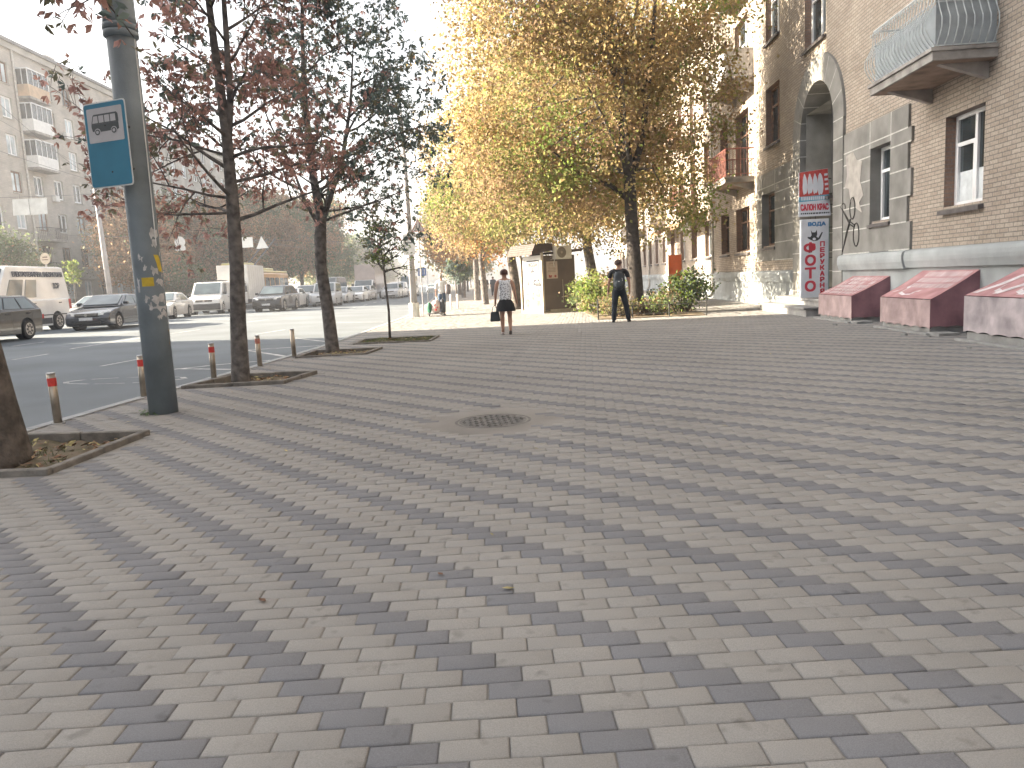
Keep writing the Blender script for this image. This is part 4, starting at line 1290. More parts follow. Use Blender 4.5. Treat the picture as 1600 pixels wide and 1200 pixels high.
for (cx, cy, rx, ry) in ((-.42, -.82, .2, .2), (.05, -.55, .2, .16), (.38, -.85, .25, .17), (-.35, -.52, .13, .12), (.42, -.42, .2, .2)):
    flat(g, [(cx + rx * math.cos(a) * (1 + .15 * math.sin(5 * a)), cy + ry * math.sin(a)) for a in [i * math.pi / 8 for i in range(16)]], .006 + rr.random() * .003, .002, 0, PF)
g.build('printed_rocks', m_kgr, rt)
g = MB(); flat(g, [(.25, -.18), (.62, -.18), (.62, -.04), (.25, -.04)], .03, .03, 0, PF); g.build('coin_slot', M_DARK, rt)
DF = frame((.75, .026, 1.2), (1, 0, 0), (0, 0, 1))     # faces -y
g = MB(); flat(g, [(-.55, .10), (-.05, .10), (-.05, .75), (-.55, .75)], .006, .004, 0, DF); nt_ = g.build('notice', mat('notice paper', (0.50, 0.40, 0.33), 0.8, .08, 6), rt)
g = MB(); flat(g, [(-.46, .14), (-.34, .14), (-.30, .24), (-.38, .22), (-.46, .26)], .009, .002, 0, DF); flat(g, ellipse(-.16, .19, .05, .05, 10), .009, .002, 0, DF); g.build('notice_print', mat('notice red', (0.3, .06, .05), .7), nt_)
g = MB()
for k in range(6): flat(g, [(-.48, .36 + k * .055), (-.14, .36 + k * .055), (-.14, .375 + k * .055), (-.48, .375 + k * .055)], .0085, .001, 0, DF)
flat(g, [(-.45, .67), (-.15, .67), (-.15, .70), (-.45, .70)], .0085, .001, 0, DF); g.build('notice_lines', mat('notice ink', (0.25, .2, .17), .7), nt_)
g = MB(); g.tube([(.90, -.0, .35), (.905, .0, .62), (.90, .0, 1.25)], .012, 6); g.tube([(.83, -.02, .58), (.95, -.02, .60)], .02, 6); g.tube([(1.22, .0, .2), (1.22, .0, 1.2)], .006, 5); g.build('pipe', m_kcr, rt)
g = MB(); n_ = text('lettering', '2', m_kcr, DF @ Matrix.Translation((-.3, .86, .006)), .13, .12, rt, .0)
rt2 = thing('air_conditioner', 'white air conditioner outdoor unit with a round fan, hung high on the brown kiosk', 'air conditioner', (0, 0, 0))
KM = Matrix.Translation((1.36, 29.0, 0)) @ Matrix.Rotation(R(29), 4, 'Z')
rt2.matrix_world = KM @ Matrix.Translation((.82, -.14, 2.02))
g = MB(); g.box(-.36, .36, -.14, .13, 0, .50); g.build('casing', m_kp, rt2, bevel=.015)
g = MB(); AF = Matrix.Translation((-.10, -.142, .25)) @ F
for r in (.19, .15, .11, .07): 
    pts = [AF @ Vector((r * math.cos(R(15 * i)), r * math.sin(R(15 * i)), .004)) for i in range(25)]
    g.tube(pts, .007, 4)
flat(g, ellipse(0, 0, .205, .205, 24), .001, .001, 0, AF); g.build('fan_grille', mat('fan grey', (0.23, .2, .17), .6), rt2)
g = MB(); flat(g, ellipse(0, 0, .045, .045, 14), .014, .008, 0, AF); g.build('fan_hub', m_kcr, rt2)
g = MB(); g.tube([(-.34, 0, 0), (-.36, .05, -.15), (-.33, .06, -.28)], .014, 6); g.build('hose', m_kp, rt2)

# front garden: low railing, bushes
m_fence = mat('fence paint black', (0.025, 0.025, 0.022), 0.6, 0.15, 9)
rt = thing('garden_railing', 'low thin black metal railing along the front garden', 'railing', (0, 0, 0))
fp = [(2.70, 22.95), (3.75, 23.0), (4.8, 22.7), (5.85, 22.45)]
for x, y in fp:
    g = MB(); g.tube([(x, y, -.02), (x, y, .62 if (x, y) in (fp[0], fp[-1]) else .38)], .022, 8); g.build('post', m_fence, rt)
g = MB()
for z in (.12, .38): g.tube([(x, y, z) for x, y in fp], .012, 6)
g.tube([(5.85, 22.45, .38), (6.3, 26.5, .38), (6.9, 34, .38)], .012, 6); g.tube([(2.7, 22.95, .38), (2.75, 26.0, .38)], .012, 6)
g.build('rail', m_fence, rt)
m_gsoil = mat('garden soil', (0.20, 0.155, 0.10), 0.95, 0.3, 3, 0.5, 25)
g = MB()
gp = [(2.72, 23.05), (5.84, 22.55), (6.4, 26.5), (7.0, 34), (8.0, 60), (3.3, 60), (2.9, 31.0), (2.76, 26.0)]
g.add([(x, y, .025) for x, y in gp], [tuple(range(len(gp)))]); g.add([(x, y, -.02) for x, y in gp] + [(x, y, .025) for x, y in gp], [(i, (i + 1) % 8, 8 + (i + 1) % 8, 8 + i) for i in range(8)])
setp(g.build('garden_soil', m_gsoil, fixn=False), kind='structure')

# parcels on a hand cart by the mast
rt = thing('hand_cart', 'small two wheeled hand cart loaded with bags by the kerb near the mast', 'cart', (-2.98, 31.3, 0), 0)
g = MB(); g.box(-.32, .32, -.2, .2, .10, .14)
for x in (-.3, .3): g.tube([(x, .2, .1), (x, .22, 1.02)], .014, 6)
g.tube([(-.3, .22, 1.0), (.3, .22, 1.0)], .014, 6); g.build('frame', mat('cart frame', (.2, .2, .2), .5), rt)
for x in (-.28, .28):
    g = MB(); g.tube([(x - .02, .15, .09), (x + .02, .15, .09)], .085, 14); g.build('wheel', M_DARK, rt)
def lump(mb, c, r, n=10, m=7, mi=0, seed=0):
    rr = random.Random(seed); base = len(mb.v); ph = [rr.uniform(0, 6) for _ in range(4)]
    for j in range(m + 1):
        t = math.pi * j / m
        for i in range(n):
            p = 2 * math.pi * i / n
            k = 1 + .08 * math.sin(3 * p + ph[0] + 2 * t) + .06 * math.sin(2 * p + ph[1] - 3 * t)
            sx = abs(math.sin(t)) ** .7
            mb.v.append((c[0] + r[0] * sx * math.cos(p) * k, c[1] + r[1] * sx * math.sin(p) * k, c[2] - r[2] * math.cos(t)))
    for j in range(m):
        for i in range(n):
            i2 = (i + 1) % n
            mb.f.append((base + j * n + i, base + j * n + i2, base + (j + 1) * n + i2, base + (j + 1) * n + i)); mb.m.append(mi)
for (nm, x, y, z, r, c, lb) in (('sack', .03, -.02, .40, (.20, .17, .27), (0.62, .50, .46), 'red and white printed sack lying on the hand cart'), ('bag', -.25, .0, .36, (.10, .15, .22), (0.03, .16, .09), 'dark green bag on the left of the hand cart'), ('bag', .29, .0, .42, (.10, .15, .28), (0.05, .055, .07), 'black bag on the right of the hand cart')):
    g = MB(); lump(g, (0, 0, 0), r, seed=int(x * 100))
    o = setp(g.build(nm, mat(lb, c, .7, .15, 9), smooth=True, loc=(-2.98 + x, 31.3 + y, z)), lb, 'bag' if nm == 'bag' else 'sack')
    if nm == 'sack':
        g = MB()
        for dx, dz in ((-.03, .06), (.05, -.02), (0, -.12)): lump(g, (dx, -.13, dz), (.06, .045, .05), 8, 5, seed=3)
        g.build('red_print', mat('sack red', (0.5, .05, .05), .7), o, smooth=True)
# white posts farther down the kerb
for i in range(4):
    g = MB(); g.tube([(0, 0, 0), (0, 0, .72), (0, 0, .75)], [.05, .05, .02], 10)
    setp(g.build('white_post', M_WHITE, loc=(-3.55 + .32 * i, 38.2 + .4 * i, 0)), 'short white post standing in a row beside the man with the bag', 'post', 'white posts by the kerb')

# ================================================================== TREES
def leaf_mat(name, c, trans=0.45, var=0.25):
    return mat(name, c, 0.65, var, 3.0, trans=trans, spec=0.3)
LM = {'rust': leaf_mat('leaf rust', (0.46, 0.27, 0.22), .65), 'brick': leaf_mat('leaf brick red', (0.48, 0.30, 0.27), .65), 'olive': leaf_mat('leaf olive', (0.24, 0.23, 0.15), .55),
      'green': leaf_mat('leaf dark green', (0.17, 0.22, 0.20), .55), 'gold': leaf_mat('leaf gold', (0.42, 0.30, 0.14), .5), 'yellow': leaf_mat('leaf yellow', (0.47, 0.38, 0.18), .55),  # dark green leans to teal to carry the lens flare tint
      'lime': leaf_mat('leaf yellow green', (0.28, 0.29, 0.10), .55), 'tan': leaf_mat('leaf tan', (0.37, 0.26, 0.155), .5), 'orange': leaf_mat('leaf orange', (0.50, 0.24, 0.085), .45),
      'brown': leaf_mat('leaf brown', (0.44, 0.29, 0.18), .5), 'mid': leaf_mat('leaf mid green', (0.15, 0.20, 0.09), .45), 'bright': leaf_mat('leaf bright green', (0.22, 0.30, 0.07), .5)}  # bright: the lightest of the leaf greens

def unit(v): return v / np.maximum(1e-9, np.linalg.norm(v, axis=-1, keepdims=True))
def kites(name, c, d, L, w, mats, mi, parent=None, droop=0.0):
    """leaves: base points c (N,3), directions d, lengths L, half width ratio w"""
    n = len(c)
    d = unit(d)
    r = unit(np.cross(d, rng.normal(0, 1, (n, 3))))
    nn = np.cross(d, r)
    L = L[:, None]
    v = np.empty((n, 4, 3), np.float32)
    v[:, 0] = c
    v[:, 1] = c + d * L * .58 + r * L * w + nn * L * .06
    v[:, 2] = c + d * L - nn * L * .08
    v[:, 3] = c + d * L * .58 - r * L * w + nn * L * .06
    return fast_mesh(name, v.reshape(-1, 3), 4, np.arange(n * 4), mats, mi, parent)

def grow(mb, p, d, ln, r, depth, tips, rr, lift=0.10, spread=0.75, nch=4, segs=5, n=6):
    pts, rad = [Vector(p)], [r]
    d = Vector(d).normalized()
    for i in range(segs):
        d = (d + Vector((rr.gauss(0, .13), rr.gauss(0, .13), rr.gauss(0, .10) + lift * .35))).normalized()
        pts.append(pts[-1] + d * ln / segs); rad.append(max(.0035, r * (1 - .72 * (i + 1) / segs)))
    mb.tube(pts, rad, n if depth > 0 else 4)
    for i, q in enumerate(pts[1:]):
        if depth <= 1: tips.append((q, d.copy()))
    if depth > 0:
        for k in range(nch):
            t = rr.uniform(.28, 1.0)
            i = min(segs - 1, int(t * segs)); q = pts[i].lerp(pts[i + 1], t * segs - i)
            a = Vector((rr.gauss(0, 1), rr.gauss(0, 1), rr.gauss(0, .5)))
            dd = (d * (1 - spread) + (a - d * a.dot(d)).normalized() * spread + Vector((0, 0, lift))).normalized()
            grow(mb, q, dd, ln * rr.uniform(.42, .66), rad[i] * .62, depth - 1, tips, rr, lift, spread, nch, max(3, segs - 1), max(4, n - 1))

def palmate(name, tips, per, size, mats, weights, parent, rr_seed, jitter=.10, fall=0.0, shade=None):
    r = np.random.default_rng(rr_seed)
    P = np.array([t[0] for t in tips]); D = np.array([t[1] for t in tips])
    idx = r.integers(0, len(P), per)
    c0 = P[idx] + r.normal(0, jitter, (per, 3)); ax = unit(D[idx] * .5 + r.normal(0, .6, (per, 3)) + np.array([0, 0, -.5]))
    k = 5
    u = unit(np.cross(ax, r.normal(0, 1, (per, 3)))); v = np.cross(ax, u)
    cc, dd, LL, mm = [], [], [], []
    w = np.array(weights, float) / sum(weights)
    if shade is None: m0 = r.choice(len(mats), per, p=w)
    else: m0 = shade(c0, r)
    for j in range(k):
        a = (j - 2) * .75 + r.normal(0, .12, per)
        d = u * np.cos(a)[:, None] + v * np.sin(a)[:, None] + ax * .55 + np.array([0, 0, -.25])
        keep = r.random(per) > .18
        cc.append(c0[keep]); dd.append(d[keep]); LL.append((size * r.uniform(.6, 1.15, per) * (1 - .12 * abs(j - 2)))[keep]); mm.append(m0[keep])
    return kites(name, np.concatenate(cc), np.concatenate(dd), np.concatenate(LL), .20, mats, np.concatenate(mm), parent)

# slim tree in the bed between the bollards
def slim_tree(name, label, base, trunk, rads, nb, zr, blen, leaves, size, mats, weights, seed, forks=(), shade=None, lean=(0, 0), jit=.1, extra=()):
    rr = random.Random(seed)
    rt = thing(name, label, 'tree', base)
    g = MB()
    pts = [Vector(p) for p in trunk]
    g.tube(pts, rads, 14)
    for f in forks:
        g.tube([Vector(p) for p in f[0]], f[1], 9)
    tr = g.build('trunk', M_BARK2, rt, smooth=True)
    def on_trunk(z, path):
        for a, b in zip(path[:-1], path[1:]):
            if a.z <= z <= b.z: return a.lerp(b, (z - a.z) / max(1e-6, b.z - a.z))
        return path[-1]
    paths = [pts] + [[Vector(p) for p in f[0]] for f in forks]
    g = MB(); tips = []
    for i in range(nb):
        z = zr[0] + (zr[1] - zr[0]) * ((i + rr.random()) / nb)
        cand = [p for p in paths if p[0].z <= z <= p[-1].z] or [paths[0]]
        p = on_trunk(z, rr.choice(cand))
        a = i * 2.4 + rr.uniform(-.4, .4)
        t = (z - zr[0]) / (zr[1] - zr[0])
        ln = blen * (1.0 - .55 * t) * rr.uniform(.75, 1.15)
        grow(g, p, (math.cos(a) + lean[0] * (1.6 - 2.2 * t), math.sin(a) + lean[1], .25 + .5 * t), ln, .024 * (1 - .5 * t) + .007, 2, tips, rr, .09)
    for z, d, ln in extra:
        grow(g, on_trunk(z, paths[0]), d, ln, .024, 2, tips, rr, .03, .62)
    g.build('branches', M_BARK2, rt, smooth=True)
    palmate('crown', tips, leaves, size, mats, weights, rt, seed, jit, shade=shade)
    return rt
def shadeA(c, r):
    w = np.zeros((len(c), 4)); right = np.clip((c[:, 0] + .2) / 1.2, 0, 1); low = np.clip((3.9 - c[:, 2]) / 1.6, 0, 1)
    p_rust = .35 + .25 * low; p_brick = .32 + .1 * right; p_ol = .18; 
    u = r.random(len(c))
    return np.where(u < p_rust, 0, np.where(u < p_rust + p_brick, 1, np.where(u < p_rust + p_brick + p_ol, 2, 3)))
slim_tree('chestnut_tree', 'slim dark rust leaved tree in the bed between the bollards, twin upright leaders', (-4.07, 11.35, 0),
          [(0, 0, -.1), (.0, 0, .12), (.04, 0, .9), (.10, 0, 1.7), (.13, 0, 2.6), (.14, 0, 3.6), (.08, .05, 4.6), (.02, .1, 6.0), (.0, .1, 7.2)], [.155, .135, .115, .102, .09, .076, .058, .036, .012],
          26, (2.35, 6.6), 1.7, 2900, .13, [LM['rust'], LM['brick'], LM['olive'], LM['green']], [1, 1, 1, 1], 21,
          forks=[([(.14, 0, 3.4), (.24, .02, 4.1), (.28, .0, 5.2), (.32, 0, 6.8)], [.055, .05, .038, .012])], shade=shadeA, jit=.09, extra=((2.7, (-1, -.1, .3), 1.7), (3.3, (-1, .2, .35), 1.8), (2.5, (-1, .1, .05), 1.4)))
def shadeB(c, r):
    u = r.random(len(c)); pr = np.clip(.42 - (c[:, 0]) * .22 - (c[:, 2] - 4) * .05, .04, .6)
    return np.where(u < pr * .6, 0, np.where(u < pr, 1, np.where(u < pr + .2, 2, 3)))
slim_tree('chestnut_tree', 'dark forked tree with flare-tinted green and red leaves in the bed beside the last bollard', (-3.74, 15.95, 0),
          [(0, 0, -.1), (.0, 0, .1), (-.03, 0, .9), (-.10, 0, 1.8), (-.06, 0, 2.4), (-.01, 0, 2.75), (-.10, 0, 3.6), (-.16, .05, 5), (-.1, .1, 6.6), (0, .1, 7.8)], [.165, .145, .13, .12, .125, .105, .08, .06, .035, .012],
          30, (2.6, 7.4), 2.1, 4800, .135, [LM['rust'], LM['brick'], LM['olive'], LM['green']], [1, 1, 1, 1], 33,
          forks=[([(.0, 0, 2.7), (.22, 0, 3.2), (.5, .05, 3.9), (.75, .1, 5.0), (.9, .1, 6.2)], [.07, .055, .045, .03, .01]), ([(-.05, 0, 2.6), (-.3, 0, 3.1), (-.55, .05, 3.9)], [.05, .04, .015])], shade=shadeB, lean=(.22, 0), jit=.12, extra=((3.3, (1, .1, .22), 2.6), (3.7, (1, -.2, .3), 2.4), (2.9, (1, .2, .12), 2.2)))
slim_tree('sapling', 'thin young sapling with a small round crown in the grassy bed', (-3.02, 19.15, 0),
          [(0, 0, 0), (.02, 0, .7), (-.01, 0, 1.3), (-.03, 0, 1.8), (-.08, 0, 2.5), (-.1, 0, 2.9)], [.035, .03, .027, .024, .015, .006],
          15, (1.65, 2.75), .72, 800, .075, [LM['mid'], LM['bright'], LM['olive']], [3, 2, 2], 41, jit=.06)
# big tree whose trunk is cut by the left edge
rr = random.Random(3)
rt = thing('chestnut_tree', 'thick rough trunk cut off by the left edge of the frame, leaves hanging above', 'tree', (-4.40, 6.35, 0))
g = MB()
pts = [(0, 0, -.12), (.02, 0, .05), (-.02, 0, .5), (-.10, 0, 1.2), (-.22, 0, 2.2), (-.36, 0, 3.4), (-.5, .1, 5)]
g.tube(pts, [.27, .235, .205, .19, .175, .15, .12], 18); g.build('trunk', M_BARK, rt, smooth=True)
g = MB(); tips = []
for i, (a, z) in enumerate(((2.6, 3.6), (1.0, 3.9), (3.6, 4.2), (.2, 4.3), (5.2, 4.6), (1.9, 4.9), (4.4, 4.0), (.5, 5.0))):
    grow(g, (-.36 - .09 * (z - 3.4), .05, z), (math.cos(a), math.sin(a), .5), 1.9, .05, 2, tips, rr, .10)
grow(g, (-.36, .05, 3.7), (.55, -.35, .25), .95, .025, 1, tips, rr, .05)
g.build('branches', M_BARK, rt, smooth=True)
palmate('crown', tips, 1300, .15, [LM['rust'], LM['brick'], LM['olive'], LM['green']], [3, 3, 2, 1], rt, 5, .12)
# one twig hanging into the top left corner
# --- dense crowns
def blob_points(ells, ncl, r, shell=.55):
    vol = np.array([e[3] * e[4] * e[5] for e in ells]); p = vol / vol.sum()
    which = r.choice(len(ells), ncl, p=p)
    E_ = np.array(ells)[which]
    u = unit(r.normal(0, 1, (ncl, 3))); rad = r.uniform(shell ** 3, 1, ncl) ** (1 / 3)
    rad *= 1 + .10 * np.sin(u[:, 0] * 6 + which) + .08 * np.sin(u[:, 2] * 7 + 2 * which)
    return E_[:, :3] + u * E_[:, 3:6] * rad[:, None], u
def cloud(name, ells, ncl, per, sig, size, mats, chooser, parent, seed, shell=.55):
    r = np.random.default_rng(seed)
    c, u = blob_points(ells, ncl, r, shell)
    n = ncl * per
    cc = np.repeat(c, per, 0); s = r.uniform(.5, 1.4, ncl) * sig
    off = r.normal(0, 1, (n, 3)) * np.repeat(s, per)[:, None] * np.array([1.15, 1.15, .75])
    P = cc + off
    m = chooser(c, r); m = np.repeat(m, per)
    flip = r.random(n) < .12; m = np.where(flip, r.integers(0, len(mats), n), m)
    d = r.normal(0, 1, (n, 3)) + np.array([0, 0, -.35])
    return kites(name, P, d, size * r.uniform(.6, 1.25, n), .34, mats, m, parent), c
def limbs(parent, start, targets, r0, seed, m=M_BARK2):
    rr = random.Random(seed); g = MB()
    for t in targets:
        a = Vector(start[min(len(start) - 1, rr.randrange(len(start)))]); b = Vector(t)
        mid = a.lerp(b, .5) + Vector((rr.gauss(0, .25), rr.gauss(0, .25), rr.uniform(.1, .5)))
        g.tube([a, a.lerp(mid, .5) + Vector((0, 0, .1)), mid, mid.lerp(b, .5), b], [r0, r0 * .8, r0 * .55, r0 * .35, r0 * .12], 6)
    return g.build('branches', m, parent, smooth=True)
GM = [LM['gold'], LM['yellow'], LM['tan'], LM['lime'], LM['bright']]
def patchy(wts, seed):
    """leaf kinds in patches through the crown, so that clumps of one colour lie together"""
    cum = np.cumsum(np.array(wts, float) / sum(wts))
    def f(c, r):
        q = np.sin(c[:, 0] * .9 + seed) + np.sin(c[:, 2] * 1.0 + c[:, 1] * .6 + 2 * seed) + np.sin(c[:, 1] * .8 - c[:, 0] * .5 + 3 * seed) + r.normal(0, .5, len(c))
        rank = np.argsort(np.argsort(q)) / len(q)
        return np.minimum(np.searchsorted(cum, rank), len(wts) - 1)
    return f
def ch_gold(zl, wl=(.34, .26, .24, .12, .04)):
    def f(c, r):
        n = len(c); u = r.random(n)
        low = np.clip((zl - c[:, 2]) / 3.0, 0, 1)
        k = patchy(wl, zl)(c, r)
        return np.where(u < low * .65, np.where(r.random(n) < .6, 3, 1), k)
    return f
rt = thing('maple_tree', 'big golden tree with a shade-darkened trunk behind the man with the backpack', 'tree', (4.18, 24.75, 0))
g = MB()
tk = [(0, 0, -.1), (0, 0, .05), (.0, 0, .5), (-.04, 0, 1.8), (-.10, 0, 3.2), (-.12, 0, 4.4), (-.35, .1, 6.5), (-.55, .1, 9), (-.7, 0, 12)]
g.tube(tk, [.36, .31, .245, .215, .20, .19, .15, .11, .04], 14)
g.tube([(-.12, 0, 4.2), (.3, .1, 5.4), (.7, .2, 8), (1.0, .2, 11)], [.12, .11, .08, .03], 9)
g.tube([(-.1, 0, 3.6), (-.7, .1, 4.15), (-1.6, .2, 4.5), (-2.6, .2, 5.4)], [.09, .085, .06, .02], 8)
g.build('trunk', mat('bark crown shade', (0.05, 0.042, 0.037), 0.95, 0.3, 9, 0.9, 28), rt, smooth=True)  # bark painted darker than the other trunks for the crown's shade
ells = [(-2.0, .8, 7.2, 3.7, 2.8, 3.6), (.0, .3, 10.2, 4.0, 3.0, 4.0), (1.7, 1.2, 7.0, 1.9, 2.2, 2.4), (-3.7, 1.6, 5.2, 2.4, 2.2, 2.1), (-1.6, 2.2, 4.5, 2.3, 1.6, 1.3), (2.2, 3.2, 4.0, 1.3, 1.6, 1.2), (-3.0, .5, 10.5, 2.6, 2.4, 2.6), (1.0, 2.4, 4.9, 1.6, 1.6, 1.1), (2.0, 1.5, 3.4, 1.0, 1.2, .9), (-.9, 3.0, 3.5, 1.3, 1.2, .9), (-1.6, .2, 4.0, 1.9, 1.4, 1.0), (-3.0, .6, 4.0, 1.6, 1.4, .9)]
o_, cs = cloud('crown', ells, 1650, 54, .33, .125, GM, ch_gold(4.8), rt, 51)
limbs(rt, [(-.12, 0, 4.4), (-.35, .1, 6.5), (-.55, .1, 8.5), (.5, .1, 7)], [c for c in cs[:24]], .055, 5)
rt = thing('maple_tree', 'yellow green tree with a leaning trunk just right of the kiosk', 'tree', (3.75, 32.8, 0))
g = MB(); tk = [(0, 0, -.1), (0, 0, .1), (-.05, 0, 1.2), (-.25, 0, 2.6), (-.3, 0, 4.5), (-.2, 0, 8), (0, 0, 11)]
g.tube(tk, [.34, .27, .22, .2, .17, .1, .03], 12); g.build('trunk', M_BARK2, rt, smooth=True)
ells = [(-.8, .3, 6.8, 4.2, 3.2, 4.2), (1.2, 1.0, 10.0, 3.6, 3.0, 3.6), (-2.6, -.6, 4.2, 2.4, 2.2, 1.5), (.8, -.6, 3.5, 2.4, 1.6, 1.3), (3.0, 1, 5.6, 1.6, 2.2, 2.6), (-2.2, -.4, 3.2, 1.8, 1.6, .9)]
o_, cs = cloud('crown', ells, 1000, 50, .36, .135, GM, ch_gold(5.6, (.24, .34, .16, .22, .04)), rt, 52)
limbs(rt, [(-.3, 0, 4), (-.25, 0, 6), (-.2, 0, 7.5)], [c for c in cs[:22]], .055, 6)
rt = thing('maple_tree', 'golden tree with a pale leaning trunk just left of the kiosk', 'tree', (.42, 34.6, 0))
g = MB(); tk = [(0, 0, -.1), (0, 0, .1), (-.02, 0, 1.0), (-.16, 0, 2.2), (-.2, 0, 4), (-.3, 0, 7), (-.3, 0, 9)]
g.tube(tk, [.30, .24, .2, .2, .17, .1, .03], 12); g.build('trunk', M_BARK, rt, smooth=True)
ells = [(-1.0, .3, 6.4, 2.9, 2.6, 3.4), (-2.2, 0, 4.4, 1.9, 2.0, 1.8), (.6, 1.0, 9.0, 2.8, 2.6, 3.0), (1.6, .5, 5.0, 2.2, 2.0, 2.2)]
o_, cs = cloud('crown', ells, 800, 48, .35, .135, GM, ch_gold(4.5, (.36, .26, .26, .08, .03)), rt, 53)
limbs(rt, [(-.2, 0, 3.6), (-.25, 0, 5), (-.3, 0, 6.5)], [c for c in cs[:30]], .06, 7)
OM = [LM['orange'], LM['gold'], LM['tan'], LM['rust'], LM['olive']]
def far_tree(name, label, group, H, Wd, trunk_h, mats, wts, seed, ncl=300, per=34, size=.26, sig=.42, m=M_BARK2, loc=(0, 0, 0)):
    rr = random.Random(seed)
    rt = thing(name, label, 'tree', loc, 0, group)
    g = MB(); g.tube([(0, 0, -.25), (0, 0, .1), (rr.gauss(0, .1), 0, trunk_h), (rr.gauss(0, .2), 0, H * .75)], [.26, .2, .16, .05], 8); g.build('trunk', m, rt, smooth=True)
    ells = [(rr.gauss(0, Wd * .16), rr.gauss(0, Wd * .16), trunk_h + (H - trunk_h) * .5, Wd * .85, Wd * .85, (H - trunk_h) * .5)]
    for i in range(4):
        a = i * 1.6 + rr.random()
        ells.append((math.cos(a) * Wd * .5, math.sin(a) * Wd * .5, trunk_h + (H - trunk_h) * rr.uniform(.25, .75), Wd * .55, Wd * .55, (H - trunk_h) * .28))
    o_, cs = cloud('crown', ells, ncl, per, sig, size, mats, patchy(wts, seed), rt, seed)
    limbs(rt, [(0, 0, trunk_h), (0, 0, trunk_h + (H - trunk_h) * .3)], [c for c in cs[:14]], .05, seed)
    return rt
oranges = [(-1.3, 44.5, 1.0, 'orange and gold tree on the pavement beyond the kiosk, nearest of the orange ones'), (-2.2, 55, 1.05, 'second orange tree beyond the kiosk, above the far walkers'),
           (-3.9, 68, 1.0, 'far orange tree beyond the dark green sapling'), (-5.2, 84, 1.1, 'farthest orange tree on the near pavement, next to the road')]
src = None
for i, (x, y, s, lb) in enumerate(oranges):
    if src is None:
        src = far_tree('maple_tree', lb, 'orange trees along the near pavement', 9.5, 3.2, 2.6, OM, [4, 3, 3, 1, 1], 61, 420, 40, .19, .38, loc=(x, y, 0)); o = src
    else:
        o = copy_tree(src)
    o.location = (x, y, 0); o.scale = (s, s, s); o.rotation_euler = (0, 0, 1.7 * i); o['label'] = lb
slim_tree('sapling', 'small dark green round headed sapling on the sunlit far pavement', (-2.9, 43.5, 0), [(0, 0, 0), (0, 0, 1.2), (.02, 0, 2.0), (0, 0, 2.5)], [.05, .04, .03, .01], 10, (1.3, 2.3), .8, 420, .2, [LM['green'], LM['mid']], [3, 1], 43, jit=.08)

# trees of the opposite side
LMATS = [LM['brown'], LM['olive'], leaf_mat('leaf russet', (0.45, 0.27, 0.155), .5), LM['mid'], leaf_mat('leaf deep green', (0.17, 0.20, 0.11), .45)]
prot = [far_tree('street_tree', 'x', 'trees across the road', 9.0, 3.6, 2.0, LMATS, [6, 2, 3, 1, 0], 71, 460, 44, .24, .42),
        far_tree('street_tree', 'x', 'trees across the road', 10.5, 4.0, 2.0, LMATS, [3, 3, 1, 2, 2], 72, 460, 44, .24, .42),
        far_tree('street_tree', 'x', 'trees across the road', 8.0, 4.0, 1.2, LMATS, [1, 2, 0, 4, 6], 73, 460, 44, .24, .42)]
spots = [(-37.0, 54.5, 2, .95, 'dark green bushy tree above the white van, at the left edge'), (-36.5, 59.5, 2, .62, 'low dark green tree in front of the ground floor windows, left of the round sign'),
         (-30.0, 63.5, 0, .98, 'brown leaved tree right behind the far concrete pole'), (-34.0, 74, 1, 1.05, 'brown and green tree behind the grey pole, against the far house'),
         (-29.5, 70, 2, .62, 'low green tree above the white sedan'), (-29.6, 77, 0, 1.2, 'brown tree above the white van with the roof rack'), (-30.0, 86, 1, 1.15, 'rusty brown tree above the white box truck'),
         (-30.0, 95, 0, 1.4, 'tall brown tree above the yellow trolleybus'), (-31.0, 105, 1, 1.35, 'tall brown green tree above the black off roader'), (-31.0, 116, 0, 1.6, 'large brown tree left of the forked trunk'),
         (-31.5, 128, 1, 1.55, 'large brown green tree seen right of the forked trunk'), (-34.0, 142, 2, 1.6, 'green tree at the end of the brown row'), (-45, 92, 1, 1.1, 'tree set back behind the brown row, beside the second house')]
usedp = set()
for x, y, k, s, lb in spots:
    if k not in usedp: o = prot[k]; usedp.add(k)
    else: o = copy_tree(prot[k])
    o.location = (x, y, .25); o.scale = (s, s, s); o.rotation_euler = (0, 0, (x * 3 + y) % 6.28); o['label'] = lb
# far end of the road
FM = [LM['mid'], LM['lime'], LM['bright'], LM['gold'], LM['olive']]
fp_ = [far_tree('park_tree', 'x', 'trees at the far end of the road', 15, 5.5, 3, FM, [3, 2, 1, 1, 3], 81, 300, 30, .55, .8), far_tree('park_tree', 'x', 'trees at the far end of the road', 14, 5.0, 3, [LM['tan'], LM['lime'], LM['gold'], LM['mid']], [2, 2, 2, 2], 82, 300, 30, .55, .8)]
fs = []
r2 = random.Random(9)
for i in range(16):
    y = 165 + i * 14
    fs.append((lerp_line(FARK, min(y, 519)) - 6 - r2.uniform(0, 6), y))
for i in range(9):
    y = 110 + i * 24
    fs.append((lerp_line(KERB, min(y, 519)) + 4 + r2.uniform(0, 4), y))
for i in range(14): fs.append((-118 + i * 9.5, 530 + r2.uniform(0, 40)))
for i, (x, y) in enumerate(fs):
    o = fp_[i] if i < 2 else copy_tree(fp_[i % 2])
    s = r2.uniform(.75, 1.15)
    o.location = (x, y, 0); o.scale = (s, s, s); o.rotation_euler = (0, 0, r2.uniform(0, 6)); o['label'] = 'hazy green or yellowish tree far down the road where it vanishes'

